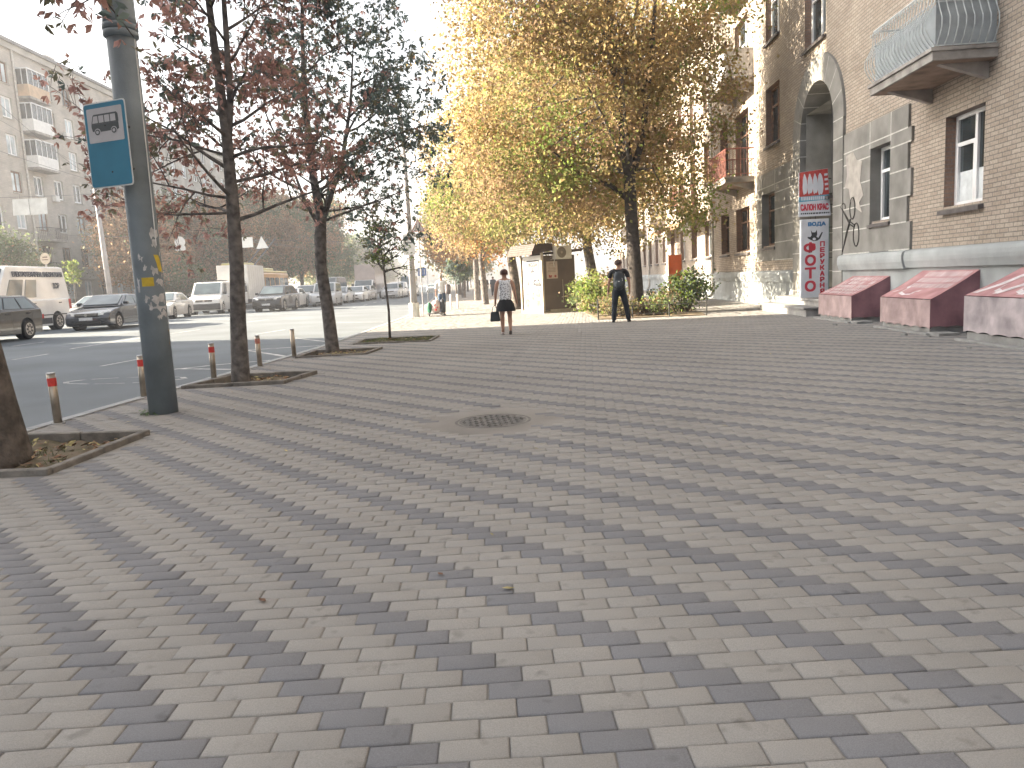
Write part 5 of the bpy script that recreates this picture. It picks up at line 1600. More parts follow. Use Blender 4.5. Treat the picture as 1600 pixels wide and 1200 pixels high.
# bushes of the front garden
def bush(name, label, loc, ells, mats, ncl, per, size, seed, wts):
    rt = thing(name, label, 'bush', loc)
    o_, cs = cloud('foliage', ells, ncl, per, .13, size, mats, lambda c, r: r.choice(len(mats), len(c), p=np.array(wts) / sum(wts)), rt, seed, .3)
    g = MB(); rr = random.Random(seed)
    for c in cs[:26]: g.tube([(c[0] * .3, c[1] * .3, 0), (c[0] * .7, c[1] * .7, c[2] * .6), tuple(c)], [.014, .01, .004], 4)
    g.build('stems', M_BARK, rt)
bush('bush', 'leafy yellow green bush between the kiosk and the man with the backpack', (3.15, 26.6, 0), [(0, 0, .8, .75, .8, .8), (-.2, .8, .7, .7, .8, .7), (.4, -.8, .5, .5, .7, .55)], [LM['bright'], LM['lime'], LM['mid'], LM['tan']], 170, 30, .10, 91, [4, 3, 2, 1])
bush('bush', 'round green bush in front of the orange board', (5.6, 24.6, 0), [(0, 0, .75, .75, .7, .6), (.5, .3, .85, .6, .6, .5), (-.7, 0, .5, .45, .5, .4)], [LM['mid'], LM['green'], LM['bright'], LM['tan']], 110, 30, .10, 92, [4, 2, 2, 1])
bush('bush', 'low straggly bush beside the big golden tree trunk', (4.75, 23.7, 0), [(0, 0, .32, .6, .4, .3), (-.9, .1, .3, .35, .3, .25)], [LM['mid'], LM['tan'], LM['olive'], LM['bright']], 46, 22, .085, 93, [2, 3, 2, 1])
bush('bush', 'low brownish bush behind the legs of the man with the backpack', (3.4, 23.8, 0), [(0, 0, .35, .5, .35, .33)], [LM['tan'], LM['olive'], LM['lime']], 34, 22, .085, 94, [3, 2, 1])
rr = random.Random(77)
g = MB()
for k in range(900):
    y = rr.uniform(22.9, 40); x = rr.uniform(2.9, 5.9 + .05 * (y - 22)); s_ = rr.uniform(.03, .07); t = rr.uniform(0, 6.28)
    e = Vector((math.cos(t), math.sin(t), rr.gauss(0, .3))).normalized() * s_; f = e.cross(Vector((0, 0, 1))).normalized() * s_ * .5; o = Vector((x, y, .05)); g.quad(o - e, o + f, o + e, o - f, rr.randrange(3))
setp(g.build('fallen_leaves', [m_l1, m_l2, m_l3], fixn=False), kind='stuff')
g = MB()
for k in range(200):
    y = rr.uniform(3.0, 30); x = rr.uniform(-4.2, 7.0); s_ = rr.uniform(.012, .035); t = rr.uniform(0, 6.28)
    if k % 2: x = -4.6 + abs(rr.gauss(0, .7)); 
    e = Vector((math.cos(t), math.sin(t), rr.gauss(0, .2))).normalized() * s_; f = e.cross(Vector((0, 0, 1))).normalized() * s_ * .45; o = Vector((x, y, .012)); g.quad(o - e, o + f, o + e, o - f, rr.randrange(3))
setp(g.build('pavement_litter', [m_l1, m_l2, m_l3], fixn=False), kind='stuff')
# small yellow green sapling across the road
slim_tree('sapling', 'bright yellow green sapling standing behind the dark sedan across the road', (-27.6, 49.0, .25), [(0, 0, 0), (0, 0, 1.4), (.03, 0, 2.2), (0, 0, 3.6)], [.04, .035, .03, .01], 9, (2.2, 3.5), .6, 190, .22, [LM['bright'], LM['lime']], [3, 1], 44, jit=.1)

# ================================================================== LEFT-HAND HOUSES
m_fac = brick_mat('grey brick facade', (0.46, 0.425, 0.38), (0.40, 0.37, 0.335), (0.36, 0.34, 0.32), bw=.5, bh=.15)
m_fac2 = mat('grey plaster facade', (0.44, 0.42, 0.385), 0.95, 0.12, .5)
m_glass2 = mat('curtain and sky glass', (.55, .62, .66), .08, .25, .8, spec=.8)  # pale base colour stands for reflected sky as well as curtains
m_roofm = mat('zinc roof', (0.22, 0.22, 0.225), 0.6, 0.15, 1)
m_warm_lit = mat('warm lit balcony sheet', (0.55, 0.40, 0.27), 0.7, 0.1, 2)  # sheet colour carries painted bounce light from the sunny wall opposite
def wall_quads(g, s0, s1, z0, z1, holes, f):
    ss = sorted(set([s0, s1] + [h[0] for h in holes] + [h[1] for h in holes]))
    for a, b in zip(ss[:-1], ss[1:]):
        m_ = (a + b) / 2; cur = z0
        for h in sorted([h for h in holes if h[0] < m_ < h[1]], key=lambda h: h[2]):
            if h[2] > cur: g.quad(f(a, cur), f(b, cur), f(b, h[2]), f(a, h[2]))
            cur = max(cur, h[3])
        if cur < z1: g.quad(f(a, cur), f(b, cur), f(b, z1), f(a, z1))
def house(label, X, y0, y1, H, floors, cols, balc, seed, chim=(), mfac=None, group=None, full=True):
    """facade in the plane x = X looking towards +x"""
    rr = random.Random(seed)
    rt = thing('apartment_building', label, 'building', (X, y0, 0), 0, group)
    L = y1 - y0
    holes = []
    for zf in floors:
        for c in cols: holes.append((c - .7, c + .7, zf, zf + 1.75))
    g = MB()
    wall_quads(g, 0, L, -.3, H, holes, lambda s, z: (0, s, z))
    D = -13
    g.quad((0, 0, -.3), (D, 0, -.3), (D, 0, H), (0, 0, H)); g.quad((0, L, -.3), (D, L, -.3), (D, L, H), (0, L, H)); g.quad((D, 0, -.3), (D, L, -.3), (D, L, H), (D, 0, H))
    g.build('wall', mfac or m_fac, rt, fixn=False)
    g = MB(); g.add([(.45, -.3, H), (.45, L + .3, H), (-6.5, L + .3, H + 1.4), (-6.5, -.3, H + 1.4), (D, -.3, H), (D, L + .3, H)], [(0, 1, 2, 3), (3, 2, 5, 4), (0, 3, 4), (1, 5, 2)])
    g.box(0.002, .45, -.3, L + .3, H - .25, H - .003); rf = g.build('roof', m_roofm, rt)
    g = MB(); g.box(.002, .25, 0, L, H - .75, H - .26); g.build('cornice', m_fac2, rt)
    for zf in floors[1:2]: g = MB(); g.box(.002, .12, 0, L, zf - 1.15, zf - .95); g.build('string_course', m_fac2, rt)
    for (c, w, hh) in chim:
        g = MB(); g.box(-2.6, -1.2, c, c + w, H, H + hh); g.box(-2.7, -1.1, c - .1, c + w + .1, H + hh + .003, H + hh + .2); g.box(-2.5, -1.3, c + w + .103, c + w + 1.6, H, H + hh - .9); g.build('chimney', m_fac2, rf)
    for zf in floors:
        for c in cols:
            if any(abs(c - b[0]) < 1.3 and abs(zf - b[1]) < 1 and b[2] == 'glazed' for b in balc): continue
            mf = m_pvc if rr.random() < .7 else m_brownf
            g = MB(); fw = .14
            a, b = c - .7, c + .7
            for q in ((a, a + fw, zf, zf + 1.75), (b - fw, b, zf, zf + 1.75), (c - fw / 2, c + fw / 2, zf + fw, zf + 1.75 - fw)): g.box(-.22, -.14, q[0], q[1], q[2], q[3])
            g.box(-.22, -.14, a + fw, b - fw, zf, zf + fw); g.box(-.22, -.14, a + fw, b - fw, zf + 1.75 - fw, zf + 1.75)
            w = g.build('window', mf, rt)
            g = MB(); g.box(-.2, -.18, a + fw, b - fw, zf + fw, zf + 1.75 - fw); g.build('pane', m_glass2 if rr.random() < .6 else M_GLASS, w)
            g = MB()
            g.quad((0, a, zf), (-.22, a, zf), (-.22, a, zf + 1.75), (0, a, zf + 1.75)); g.quad((0, b, zf), (-.22, b, zf), (-.22, b, zf + 1.75), (0, b, zf + 1.75)); g.quad((0, a, zf + 1.75), (-.22, a, zf + 1.75), (-.22, b, zf + 1.75), (0, b, zf + 1.75)); g.quad((.1, a, zf - .03), (-.22, a, zf), (-.22, b, zf), (.1, b, zf - .03))
            g.box(.0, .1, a - .06, b + .06, zf - .1, zf - .035); g.build('sill', m_fac2, w)
            if full and rr.random() < .16:
                g = MB(); g.box(.05, .38, c - 1.35, c - .75, zf - .25, zf + .3); g.build('air_conditioner', M_WHITE, rt)
    for (c, zf, st, *colr) in balc:
        g = MB(); w = 1.55
        g.box(.004, 1.15, c - w, c + w, zf - .95, zf - .75); b = g.build('balcony', m_slab, rt)
        if st == 'glazed':
            g = MB(); g.box(.02, 1.1, c - w + .05, c + w - .05, zf - .747, zf + .25); g.build('balcony_sheet', m_warm_lit if colr else M_WHITE, b)
            g = MB()
            for yy in np.linspace(c - w + .06, c + w - .12, 5): g.box(1.03, 1.09, yy, yy + .06, zf + .253, zf + 1.5)
            for yy in (c - w + .06, c + w - .12):
                for xx in (.05, .55): g.box(xx, xx + .06, yy, yy + .06, zf + .253, zf + 1.5)
            g.box(.02, 1.12, c - w + .04, c + w - .04, zf + 1.503, zf + 1.6); g.build('balcony_frame', m_pvc, b)
            g = MB(); g.box(.05, 1.05, c - w + .08, c + w - .08, zf + .255, zf + 1.5); g.build('balcony_glass', M_GLASS, b)
        else:
            g = MB()
            for i in range(22): g.box(1.07, 1.09, c - w + .02 + i * (2 * w - .06) / 21, c - w + .04 + i * (2 * w - .06) / 21, zf - .747, zf + .2)
            for i in range(7):
                for yy in (c - w + .02, c + w - .04): g.box(.1 + i * .16, .12 + i * .16, yy, yy + .02, zf - .747, zf + .2)
            g.box(0.01, 1.1, c - w, c - w + .05, zf + .203, zf + .25); g.box(0.01, 1.1, c + w - .05, c + w, zf + .203, zf + .25); g.box(1.05, 1.1, c - w + .051, c + w - .051, zf + .203, zf + .25)
            g.build('railing', M_DARK, b)
    for c in ((cols[1] + cols[2]) / 2 - .15,):
        g = MB(); g.tube([(.12, c, H - .3), (.12, c, 0)], .09, 8); g.build('downpipe', m_pipe, rt)
    return rt
FL = [1.6, 4.65, 7.7, 10.75, 13.8, 16.85, 19.7]
cols = [2.2 + 3.05 * i for i in range(9)]
house('tall grey brick house across the road with glazed white balconies, top one painted warm-lit', -41, 61.0, 89.5, 23.4, FL, cols,
      [(8.3 + .0, 19.7, 'glazed', 1), (8.3, 16.85, 'glazed'), (8.3, 13.8, 'glazed'), (8.3, 7.7, 'open'), (8.3, 4.65, 'open'), (20.5, 13.8, 'open'), (20.5, 10.75, 'open')], 2, chim=[(4.5, 1.7, 2.1), (14, 1.2, .8)])
house('second grey house with a chimney, farther along behind the rust leaved tree', -42, 91.5, 122, 22.0, FL, [2.2 + 3.4 * i for i in range(9)], [(15.8, 13.8, 'open'), (15.8, 10.75, 'glazed')], 5, chim=[(2.0, 1.8, 2.0)], mfac=m_fac2, full=False)
# tall house beyond the left edge: its shade covers the near pavement
house('grey apartment house just outside the left edge that shades the near pavement', -41, -60, 26.2, 30.0, [2.0, 6, 10, 14, 18, 22, 26], [4 + 8 * i for i in range(10)], [], 8, mfac=m_fac2, full=False)
rt = thing('white_building', 'small pale building seen far down the road through the trees', 'building', (-68, 300, 0))
g = MB(); wall_quads(g, -8, 8, -.3, 20, [(-6 + i * 3, -4.6 + i * 3, 3 + 3.2 * j, 4.8 + 3.2 * j) for i in range(5) for j in range(5)], lambda s, z: (s, 0, z)); g.quad((-8, 0, -.3), (-8, 10, -.3), (-8, 10, 20), (-8, 0, 20)); g.quad((8, 0, -.3), (8, 10, -.3), (8, 10, 20), (8, 0, 20)); g.build('wall', mat('pale far wall', (0.62, 0.61, 0.60), .9, .05), rt, fixn=False)
g = MB(); g.box(-8.3, 8.3, -.3, 10.3, 20.002, 20.5); g.build('roof', m_roofm, rt)
for i in range(5):
    for j in range(5):
        g = MB(); g.box(-6 + i * 3, -4.6 + i * 3, .15, .2, 3 + 3.2 * j, 4.8 + 3.2 * j); g.build('window', M_GLASS, rt)

# ================================================================== VEHICLES
m_tyre = mat('tyre rubber', (0.018, 0.018, 0.018), 0.85, 0.15, 9)
m_rim = mat('alloy rim', (0.48, 0.46, 0.43), 0.35, 0.1, 9, metal=.6)
m_lamp = mat('headlamp glass', (0.66, 0.67, 0.66), 0.1, 0.1, 9, spec=.8)
m_tail = mat('tail lamp red', (0.42, 0.03, 0.025), 0.2, 0.1, 9)
m_plate = mat('number plate', (0.62, 0.63, 0.65), 0.5, 0.05, 9)
m_grille = mat('black grille', (0.02, 0.02, 0.022), 0.4, 0.2, 30)
m_carglass = mat('car glass', (0.10, 0.135, 0.15), 0.05, 0.2, 1.0, spec=1.0)
m_bump = mat('dark plastic bumper', (0.06, 0.06, 0.062), 0.65, 0.1, 8)
def paint(name, c, rough=.22): return mat('car paint ' + name, c, rough, 0.04, 2.0, coat=.8)
CARS = {  # L, W, belt etc.: side outline top (x, z) from rear to front, wheel x, wheel r, cabin base/top
    'sedan': dict(L=4.65, W=1.80, top=[(-2.30, .50), (-2.32, .78), (-2.22, .99), (-1.6, 1.02), (.95, .95), (1.75, .84), (2.18, .70), (2.31, .52), (2.32, .30), (2.22, .20)], wx=(-1.38, 1.42), wr=.33, cb=(-1.80, 1.10, .96), ct=(-.95, .20, 1.46)),
    'suv': dict(L=4.75, W=1.88, top=[(-2.34, .55), (-2.36, .95), (-2.28, 1.10), (1.0, 1.08), (1.85, .98), (2.22, .85), (2.34, .62), (2.34, .38), (2.24, .26)], wx=(-1.40, 1.42), wr=.37, cb=(-2.25, 1.15, 1.06), ct=(-1.65, .30, 1.68)),
    'wagon': dict(L=4.80, W=1.84, top=[(-2.36, .50), (-2.40, .85), (-2.34, 1.04), (1.0, .98), (1.85, .86), (2.25, .72), (2.38, .50), (2.36, .28), (2.25, .20)], wx=(-1.42, 1.45), wr=.34, cb=(-2.30, 1.12, 1.0), ct=(-1.75, .30, 1.52)),
    'van': dict(L=4.40, W=1.82, top=[(-2.18, .45), (-2.20, .9), (-2.16, 1.12), (1.1, 1.08), (1.75, .98), (2.08, .82), (2.18, .60), (2.17, .34), (2.08, .22)], wx=(-1.32, 1.38), wr=.32, cb=(-2.14, 1.35, 1.05), ct=(-2.02, .55, 1.82)),
    'bigvan': dict(L=5.6, W=2.0, top=[(-2.78, .5), (-2.80, .9), (-2.78, 1.30), (1.8, 1.28), (2.40, 1.12), (2.72, .90), (2.79, .62), (2.78, .38), (2.66, .26)], wx=(-1.70, 1.85), wr=.36, cb=(-2.76, 2.05, 1.24), ct=(-2.55, 1.15, 2.62)),
}
def car(kind, label, cat, loc, rz, pm, group='vehicles queuing on the far lanes', glass=None, sidewin=None, detail=True, rimm=None, name=None, lampm=None, bumper=None):
    P = CARS[kind]; W = P['W'] / 2
    rt = thing(name or {'sedan': 'sedan_car', 'suv': 'off_road_car', 'wagon': 'estate_car', 'van': 'small_van', 'bigvan': 'delivery_van'}[kind], label, cat, loc, rz, group)
    # lower body outline with wheel arches, extruded and rounded
    zb = .20; out = []
    bot = []
    for wx in P['wx']:
        ar = P['wr'] + .06
        for i in range(11):
            a = math.pi - math.pi * i / 10
            z = P['wr'] + ar * math.sin(a)
            bot.append((wx + ar * math.cos(a), max(zb, z) if i not in (0, 10) else zb))
    xr, xf = P['top'][0][0], P['top'][-1][0]
    outline = [(xr + .08, zb)] + bot + [(xf, zb)] + list(reversed(P['top']))
    bm = bmesh.new()
    ringv = []
    for (yy, ins) in ((-W, .05), (-W * .93, .0), (0, 0), (W * .93, 0), (W, .05)):
        cx, cz = 0, .6
        ring = []
        for x, z in outline:
            k = 0.0
            xx = x * (1 - ins * .5 - (.035 if abs(yy) > .6 * W else 0) * (abs(x) / 2.3) ** 3)
            zz = z if z < .55 else z - ins * 1.0 * (z - .55)
            ring.append(bm.verts.new((xx, yy, zz)))
        ringv.append(ring)
    n = len(outline)
    for a, b in zip(ringv[:-1], ringv[1:]):
        for i in range(n):
            j = (i + 1) % n
            bm.faces.new((a[i], a[j], b[j], b[i]))
    bm.faces.new(ringv[0]); bm.faces.new(list(reversed(ringv[-1])))
    # cabin as a tapered solid with a crowned roof
    (b0, b1, bz), (t0, t1, tz) = P['cb'], P['ct']
    wb, wt = W * .95, W * .78
    if kind in ('van', 'bigvan'): wt = W * .88
    lv = []
    for u in (0, .5, 1.0):
        x0, x1, z, w = b0 + (t0 - b0) * u, b1 + (t1 - b1) * u, bz + (tz - .05 - bz) * u, wb + (wt - wb) * u
        bow = .02 * math.sin(math.pi * u)
        lv.append([bm.verts.new(p) for p in ((x0 - bow, -w, z), (x1 + bow, -w, z), (x1 + bow, w, z), (x0 - bow, w, z))])
    mx = [bm.verts.new(p) for p in ((t0 + .14, -wt * .86, tz - .01), (t1 - .14, -wt * .86, tz - .01), (t1 - .14, wt * .86, tz - .01), (t0 + .14, wt * .86, tz - .01))]
    lv.append(mx)
    for a, b in zip(lv[:-1], lv[1:]):
        for i in range(4): bm.faces.new((a[i], a[(i + 1) % 4], b[(i + 1) % 4], b[i]))
    cxm = (t0 + t1) / 2
    top = bm.verts.new((cxm, 0, tz + .02))
    for i in range(4): bm.faces.new((mx[i], mx[(i + 1) % 4], top))
    bmesh.ops.recalc_face_normals(bm, faces=bm.faces)
    me = bpy.data.meshes.new('body'); bm.to_mesh(me); bm.free(); me.materials.append(pm)
    bo = bpy.data.objects.new('body', me); col.objects.link(bo); bo.parent = rt
    md = bo.modifiers.new('bevel', 'BEVEL'); md.width = .035; md.segments = 2; md.limit_method = 'ANGLE'; md.angle_limit = R(28)
    me.polygons.foreach_set('use_smooth', [True] * len(me.polygons))
    wnm = bo.modifiers.new('wn', 'WEIGHTED_NORMAL')
    gl = glass or m_carglass
    def pane(name, A, B, Cc, Dd, u0, u1, v0, v1, off):
        """quad on the face A(bottom left) B(bottom right) C(top right) D(top left)"""
        A, B, Cc, Dd = map(Vector, (A, B, Cc, Dd))
        f = lambda u, v: A.lerp(B, u).lerp(Dd.lerp(Cc, u), v)
        nrm = (B - A).cross(Dd - A).normalized() * off
        g = MB(); q = [f(u0(v0) if callable(u0) else u0, v0) + nrm, f(u1(v0) if callable(u1) else u1, v0) + nrm, f(u1(v1) if callable(u1) else u1, v1) + nrm, f(u0(v1) if callable(u0) else u0, v1) + nrm]
        # thin plate
        g.add(q + [p - nrm * .9 for p in q], [(0, 1, 2, 3), (7, 6, 5, 4), (0, 4, 5, 1), (1, 5, 6, 2), (2, 6, 7, 3), (3, 7, 4, 0)])
        return g.build(name, gl, rt)
    zt = tz - .05
    pane('windscreen', (b1, -wb, bz), (b1, wb, bz), (t1, wt, zt), (t1, -wt, zt), .07, .93, .10, .93, .035)
    if sidewin is None or 'rear' in sidewin: pane('rear_window', (b0, wb, bz), (b0, -wb, bz), (t0, -wt, zt), (t0, wt, zt), .08, .92, .15, .90, .03)
    for sg in (1, -1):
        A, B, C_, D_ = (b1, sg * wb, bz), (b0, sg * wb, bz), (t0, sg * wt, zt), (t1, sg * wt, zt)
        if sg < 0: A, B, C_, D_ = B, A, D_, C_
        sp = {'sedan': ((.10, .47), (.50, .86)), 'suv': ((.09, .40), (.43, .68), (.71, .91)), 'wagon': ((.09, .38), (.41, .66), (.69, .91)), 'van': ((.12, .36),), 'bigvan': ((.10, .30),)}[kind]
        if sidewin and 'mid' in sidewin: sp = sp + ((.42, .66), (.70, .94))
        if sidewin and 'long' in sidewin: sp = sp + ((.34, .50),)
        for (u0, u1) in sp:
            if sg > 0: pane('side_window', A, B, C_, D_, u0, u1, .10, .88 if kind not in ('bigvan',) else .62, .02)
            else: pane('side_window', A, B, C_, D_, 1 - u1, 1 - u0, .10, .88 if kind not in ('bigvan',) else .62, .02)
    # wheels
    for wx in P['wx']:
        for sg in (-1, 1):
            g = MB(); r = P['wr']; y0, y1 = sg * (W - .20), sg * (W + .01)
            g.tube([(wx, y0, r), (wx, sg * (W - .03), r), (wx, y1, r)], [r, r, r * .93], 20); w = g.build('wheel', m_tyre, rt, smooth=False)
            g = MB()
            g.tube([(wx, sg * (W - .05), r), (wx, sg * (W + .013), r)], [r * .66, r * .64], 18)
            rm = g.build('rim', rimm or m_rim, w)
            g = MB()
            for k in range(7):
                a0 = 2 * math.pi * k / 7
                pts = [(wx + r * q * math.cos(a0 + d), sg * (W + .016), r + r * q * math.sin(a0 + d)) for q, d in ((.22, -.5), (.56, -.22), (.56, .22), (.22, .5))]
                g.add(pts, [(0, 1, 2, 3)])
            g.build('rim_gaps', m_tyre, rm) if False else g.build('rim_slots', m_grille, w, fixn=False)
            g = MB(); g.tube([(wx, sg * (W - .30), r + .04), (wx, sg * (W - .10), r + .04)], r + .055, 16); g.build('wheel_well', m_grille, rt)
    # nose and tail
    T_ = P['top']
    xf = max(p[0] for p in T_); zl = {'sedan': .66, 'wagon': .68, 'suv': .82, 'van': .78, 'bigvan': .86}[kind]
    lm = lampm or m_lamp
    for sg in (-1, 1):
        g = MB()
        y0, y1 = sg * W * .52, sg * W * .97
        g.add([(xf - .05, y0, zl - .06), (xf - .24, y1, zl - .02), (xf - .32, y1 * 1.0, zl + .11), (xf - .10, y0, zl + .05), (xf - .3, y0, zl - .06), (xf - .5, y1 * .97, zl - .02), (xf - .55, y1 * .97, zl + .10), (xf - .4, y0, zl + .05)],
              [(0, 1, 2, 3), (4, 7, 6, 5), (0, 4, 5, 1), (1, 5, 6, 2), (2, 6, 7, 3), (3, 7, 4, 0)])
        g.build('headlight', lm, rt, bevel=.012)
        xr = min(p[0] for p in T_)
        g = MB(); g.box(xr - .012, xr + .18, min(sg * W * .62, sg * W * .955), max(sg * W * .62, sg * W * .955), zl - .02, zl + (.14 if kind != 'bigvan' else .4)); g.build('tail_light', m_tail, rt, bevel=.012)
        g = MB(); xm = b1 - .32; g.box(xm - .07, xm + .07, min(sg * (W * .97), sg * (W + .17)), max(sg * (W * .97), sg * (W + .17)), bz + .03, bz + .17); g.build('wing_mirror', pm if kind in ('sedan', 'suv', 'wagon') else m_bump, rt, bevel=.025)
    g = MB(); g.box(xf - .25, xf - .03, -W * .50, W * .50, zl - .08, zl + .02)
    gr = g.build('grille', m_grille, rt, bevel=.01)
    g = MB(); g.box(xf - .03, xf - .02, -W * .48, W * .48, zl - .035, zl - .015); g.box(xf - .03, xf - .015, -W * .5, W * .5, zl + .021, zl + .037); g.tube([(xf - .028, 0, zl - .03), (xf - .006, 0, zl - .03)], .055, 14); g.build('grille_trim', m_rim, gr)
    g = MB(); g.box(xf - .3, xf + .006, -W * .62, W * .62, .27, .38); g.build('air_intake', m_grille, rt, bevel=.015)
    g = MB(); g.box(xf - .01, xf + .022, -.26, .26, .42, .53); g.build('number_plate', m_plate, rt)
    g = MB(); g.box(min(p[0] for p in T_) - .018, min(p[0] for p in T_) + .02, -.26, .26, .62, .73); g.build('number_plate', m_plate, rt)
    if bumper:
        g = MB(); g.box(xf - .35, xf + .03, -W * .985, W * .985, .26, .60); g.build('bumper', bumper, rt, bevel=.05)
    if detail:
        g = MB()
        for sg in (-1, 1):
            for x in ((b1 - .15, (b1 + b0) / 2 + .0, b0 + .62) if kind in ('sedan', 'suv', 'wagon') else (b1 - .3, b1 - 1.35)):
                g.box(x - .006, x + .006, min(sg * W * .99, sg * (W + .002)), max(sg * W * .99, sg * (W + .002)), .34, bz - .05)
        g.build('door_seams', m_grille, rt)
        g = MB()
        for sg in (-1, 1):
            for x in ((b1 + b0) / 2 + .2, b0 + .85): g.box(x - .09, x + .09, min(sg * W * .985, sg * (W + .02)), max(sg * W * .985, sg * (W + .02)), bz - .14, bz - .10)
        g.build('door_handle', m_rim if kind in ('suv', 'sedan') else m_bump, rt)
    return rt
def RL(x, y):
    x, y = x * .814, y * .814
    return (x, y, zroad(x, y))
HD = R(-90)      # driving towards the viewer
def road_at(px, py, dx=0, dy=0):
    p = gnd(px, py, -.13); return (p.x + dx, p.y + dy, -.13)
P_black, P_navy, P_white, P_silver = paint('black', (.02, .018, .018)), paint('dark navy', (.012, .02, .035)), paint('white', (.78, .78, .77)), paint('silver', (.42, .43, .44), .3)
P_pearl, P_grey, P_bblue = paint('pearl', (.62, .60, .57)), paint('grey', (.2, .21, .22)), paint('steel blue', (.10, .14, .19))
car('wagon', 'black estate car cut by the left edge, only its tail and rear wheel in view', 'car', RL(-21.4, 30.5), HD, P_black)
car('sedan', 'dark navy sedan with bright headlights, nearest to the grey pole on its left', 'car', RL(-21.1, 40.8), HD + .03, P_navy)
bv = car('bigvan', 'long white service van with dark lettering along its roof edge, at the left edge', 'van', RL(-26.0, 39.8), HD, P_white, sidewin=('long',), lampm=m_lamp, bumper=m_bump)
VF = frame((0, 1.0 - .118, 2.27), (-1, 0, 0), (0, .105, 1))
m_vtx = mat('van lettering', (.09, .10, .13), .6)
text('lettering', 'ЕЛЕКТРОТЕХНІЧНА ЛАБОРАТОРІЯ', m_vtx, frame((-.75, .925, 2.28), (-1, 0, 0), (0, -.07, 1)), 3.3, .19, bv, .05, .012)
text('lettering', 'ІСР', m_vtx, frame((-1.85, .952, 1.82), (-1, 0, 0), (0, -.07, 1)), .42, .22, bv, .04, .012)
g = MB(); g.box(-2.7, 1.2, .985, 1.02, .62, .66); g.box(-2.79, -2.2, .95, 1.006, .28, .55); g.box(-1.2, .9, .97, 1.01, .28, .52); g.build('side_trim', m_bump, bv, bevel=.01)
car('sedan', 'silver car half hidden behind the dark navy sedan', 'car', RL(-25.0, 47.0), HD, P_silver)
car('sedan', 'pearl white sedan just right of the grey pole', 'car', RL(-23.8, 53.2), HD + .12, P_pearl)
wv = car('van', 'white small van with a black front bumper and a rack on its roof', 'van', RL(-23.6, 61.2), HD + .14, paint('van white', (.66, .66, .65)), bumper=m_bump)
g = MB()
for x in (-1.3, -.4, .3): g.tube([(x, -.62, 1.86), (x, .62, 1.86)], .02, 6)
for y in (-.6, .6): g.tube([(-1.7, y, 1.88), (.5, y, 1.88)], .02, 6)
g.build('roof_rack', m_bump, wv); wv.scale = (1.08, 1.08, 1.12); bv.scale = (1.06, 1.06, 1.07)
def truck(label, loc, rz, mcab, mbox, Lb, Hb, detailed=True, refr=True):
    rt = thing('box_truck', label, 'truck', loc, rz, 'vehicles queuing on the far lanes')
    g = MB()
    W = 1.0
    pr = [(.55, .45), (.55, 2.05), (.9, 2.12), (1.35, 2.05), (1.95, 1.35), (2.35, 1.2), (2.5, .95), (2.52, .45)]
    n = len(pr)
    for yy, kk in ((-W, .96), (-W * .92, 1), (W * .92, 1), (W, .96)): pass
    g.add([(x, -W, z) for x, z in pr] + [(x, W, z) for x, z in pr], [tuple(range(n)), tuple(reversed(range(n, 2 * n)))] + [(i, n + i, n + (i + 1) % n, (i + 1) % n) for i in range(n)])
    g.build('cab', mcab, rt, bevel=.06)
    g = MB(); g.add([(1.40, -.86, 2.03), (1.40, .86, 2.03), (1.99, .9, 1.36), (1.99, -.9, 1.36)], [(0, 1, 2, 3)]); g.add([(1.37, -.86, 2.0), (1.37, .86, 2.0), (1.95, .9, 1.33), (1.95, -.9, 1.33)], [(3, 2, 1, 0)])
    for q in g.v: pass
    wv_ = g.build('windscreen', m_carglass, rt); wv_.location = (.022, 0, .02)
    for sg in (-1, 1):
        g = MB(); y = sg * (W + .006)
        g.add([(.75, y, 1.3), (1.75, y, 1.3), (1.32, y, 1.92), (.75, y, 1.95)], [(0, 1, 2, 3)]); g.build('side_window', m_carglass, rt, fixn=False)
        g = MB(); g.box(2.3, 2.535, min(sg * .62, sg * .96), max(sg * .62, sg * .96), .82, 1.02); g.build('headlight', m_lamp, rt, bevel=.01)
        g = MB(); g.box(1.55, 1.7, min(sg * 1.02, sg * 1.28), max(sg * 1.02, sg * 1.28), 1.3, 1.75); g.build('wing_mirror', m_bump, rt, bevel=.03)
    g = MB(); g.box(2.3, 2.56, -.98, .98, .36, .66); g.build('bumper', m_bump, rt, bevel=.04)
    g = MB(); g.box(2.42, 2.535, -.5, .5, .72, .98); g.build('grille', m_grille, rt, bevel=.01)
    g = MB(); g.box(2.56, 2.58, -.26, .26, .45, .56); g.build('number_plate', m_plate, rt)
    g = MB(); g.box(-Lb + .4, .42, -1.12, 1.12, .75, .75 + Hb); bx = g.build('cargo_box', mbox, rt, bevel=.03)
    g = MB()
    for yy in (-1.125, 1.125):
        for x in np.arange(-Lb + .8, .3, .6): g.box(x, x + .03, min(yy, yy * 1.004), max(yy, yy * 1.004), .85, .65 + Hb)
    g.build('box_ribs', M_STEEL if not refr else M_WHITE, bx)
    g = MB(); g.box(-Lb + .5, 1.0, -.45, .45, .45, .745); g.build('chassis', m_bump, rt)
    for wx in (1.55, -Lb + 1.6):
        for sg in (-1, 1):
            g = MB(); g.tube([(wx, sg * .72, .38), (wx, sg * 1.0, .38)], .38, 18); w = g.build('wheel', m_tyre, rt)
            g = MB(); g.tube([(wx, sg * .9, .38), (wx, sg * 1.006, .38)], .2, 14); g.build('rim', m_rim, w)
    return rt
truck('white box truck with a tall white cargo box, left of the slim trunk', RL(-24.9, 70.3), HD + .06, P_white, paint('box white', (.66, .65, .62), .5), 4.6, 2.55)
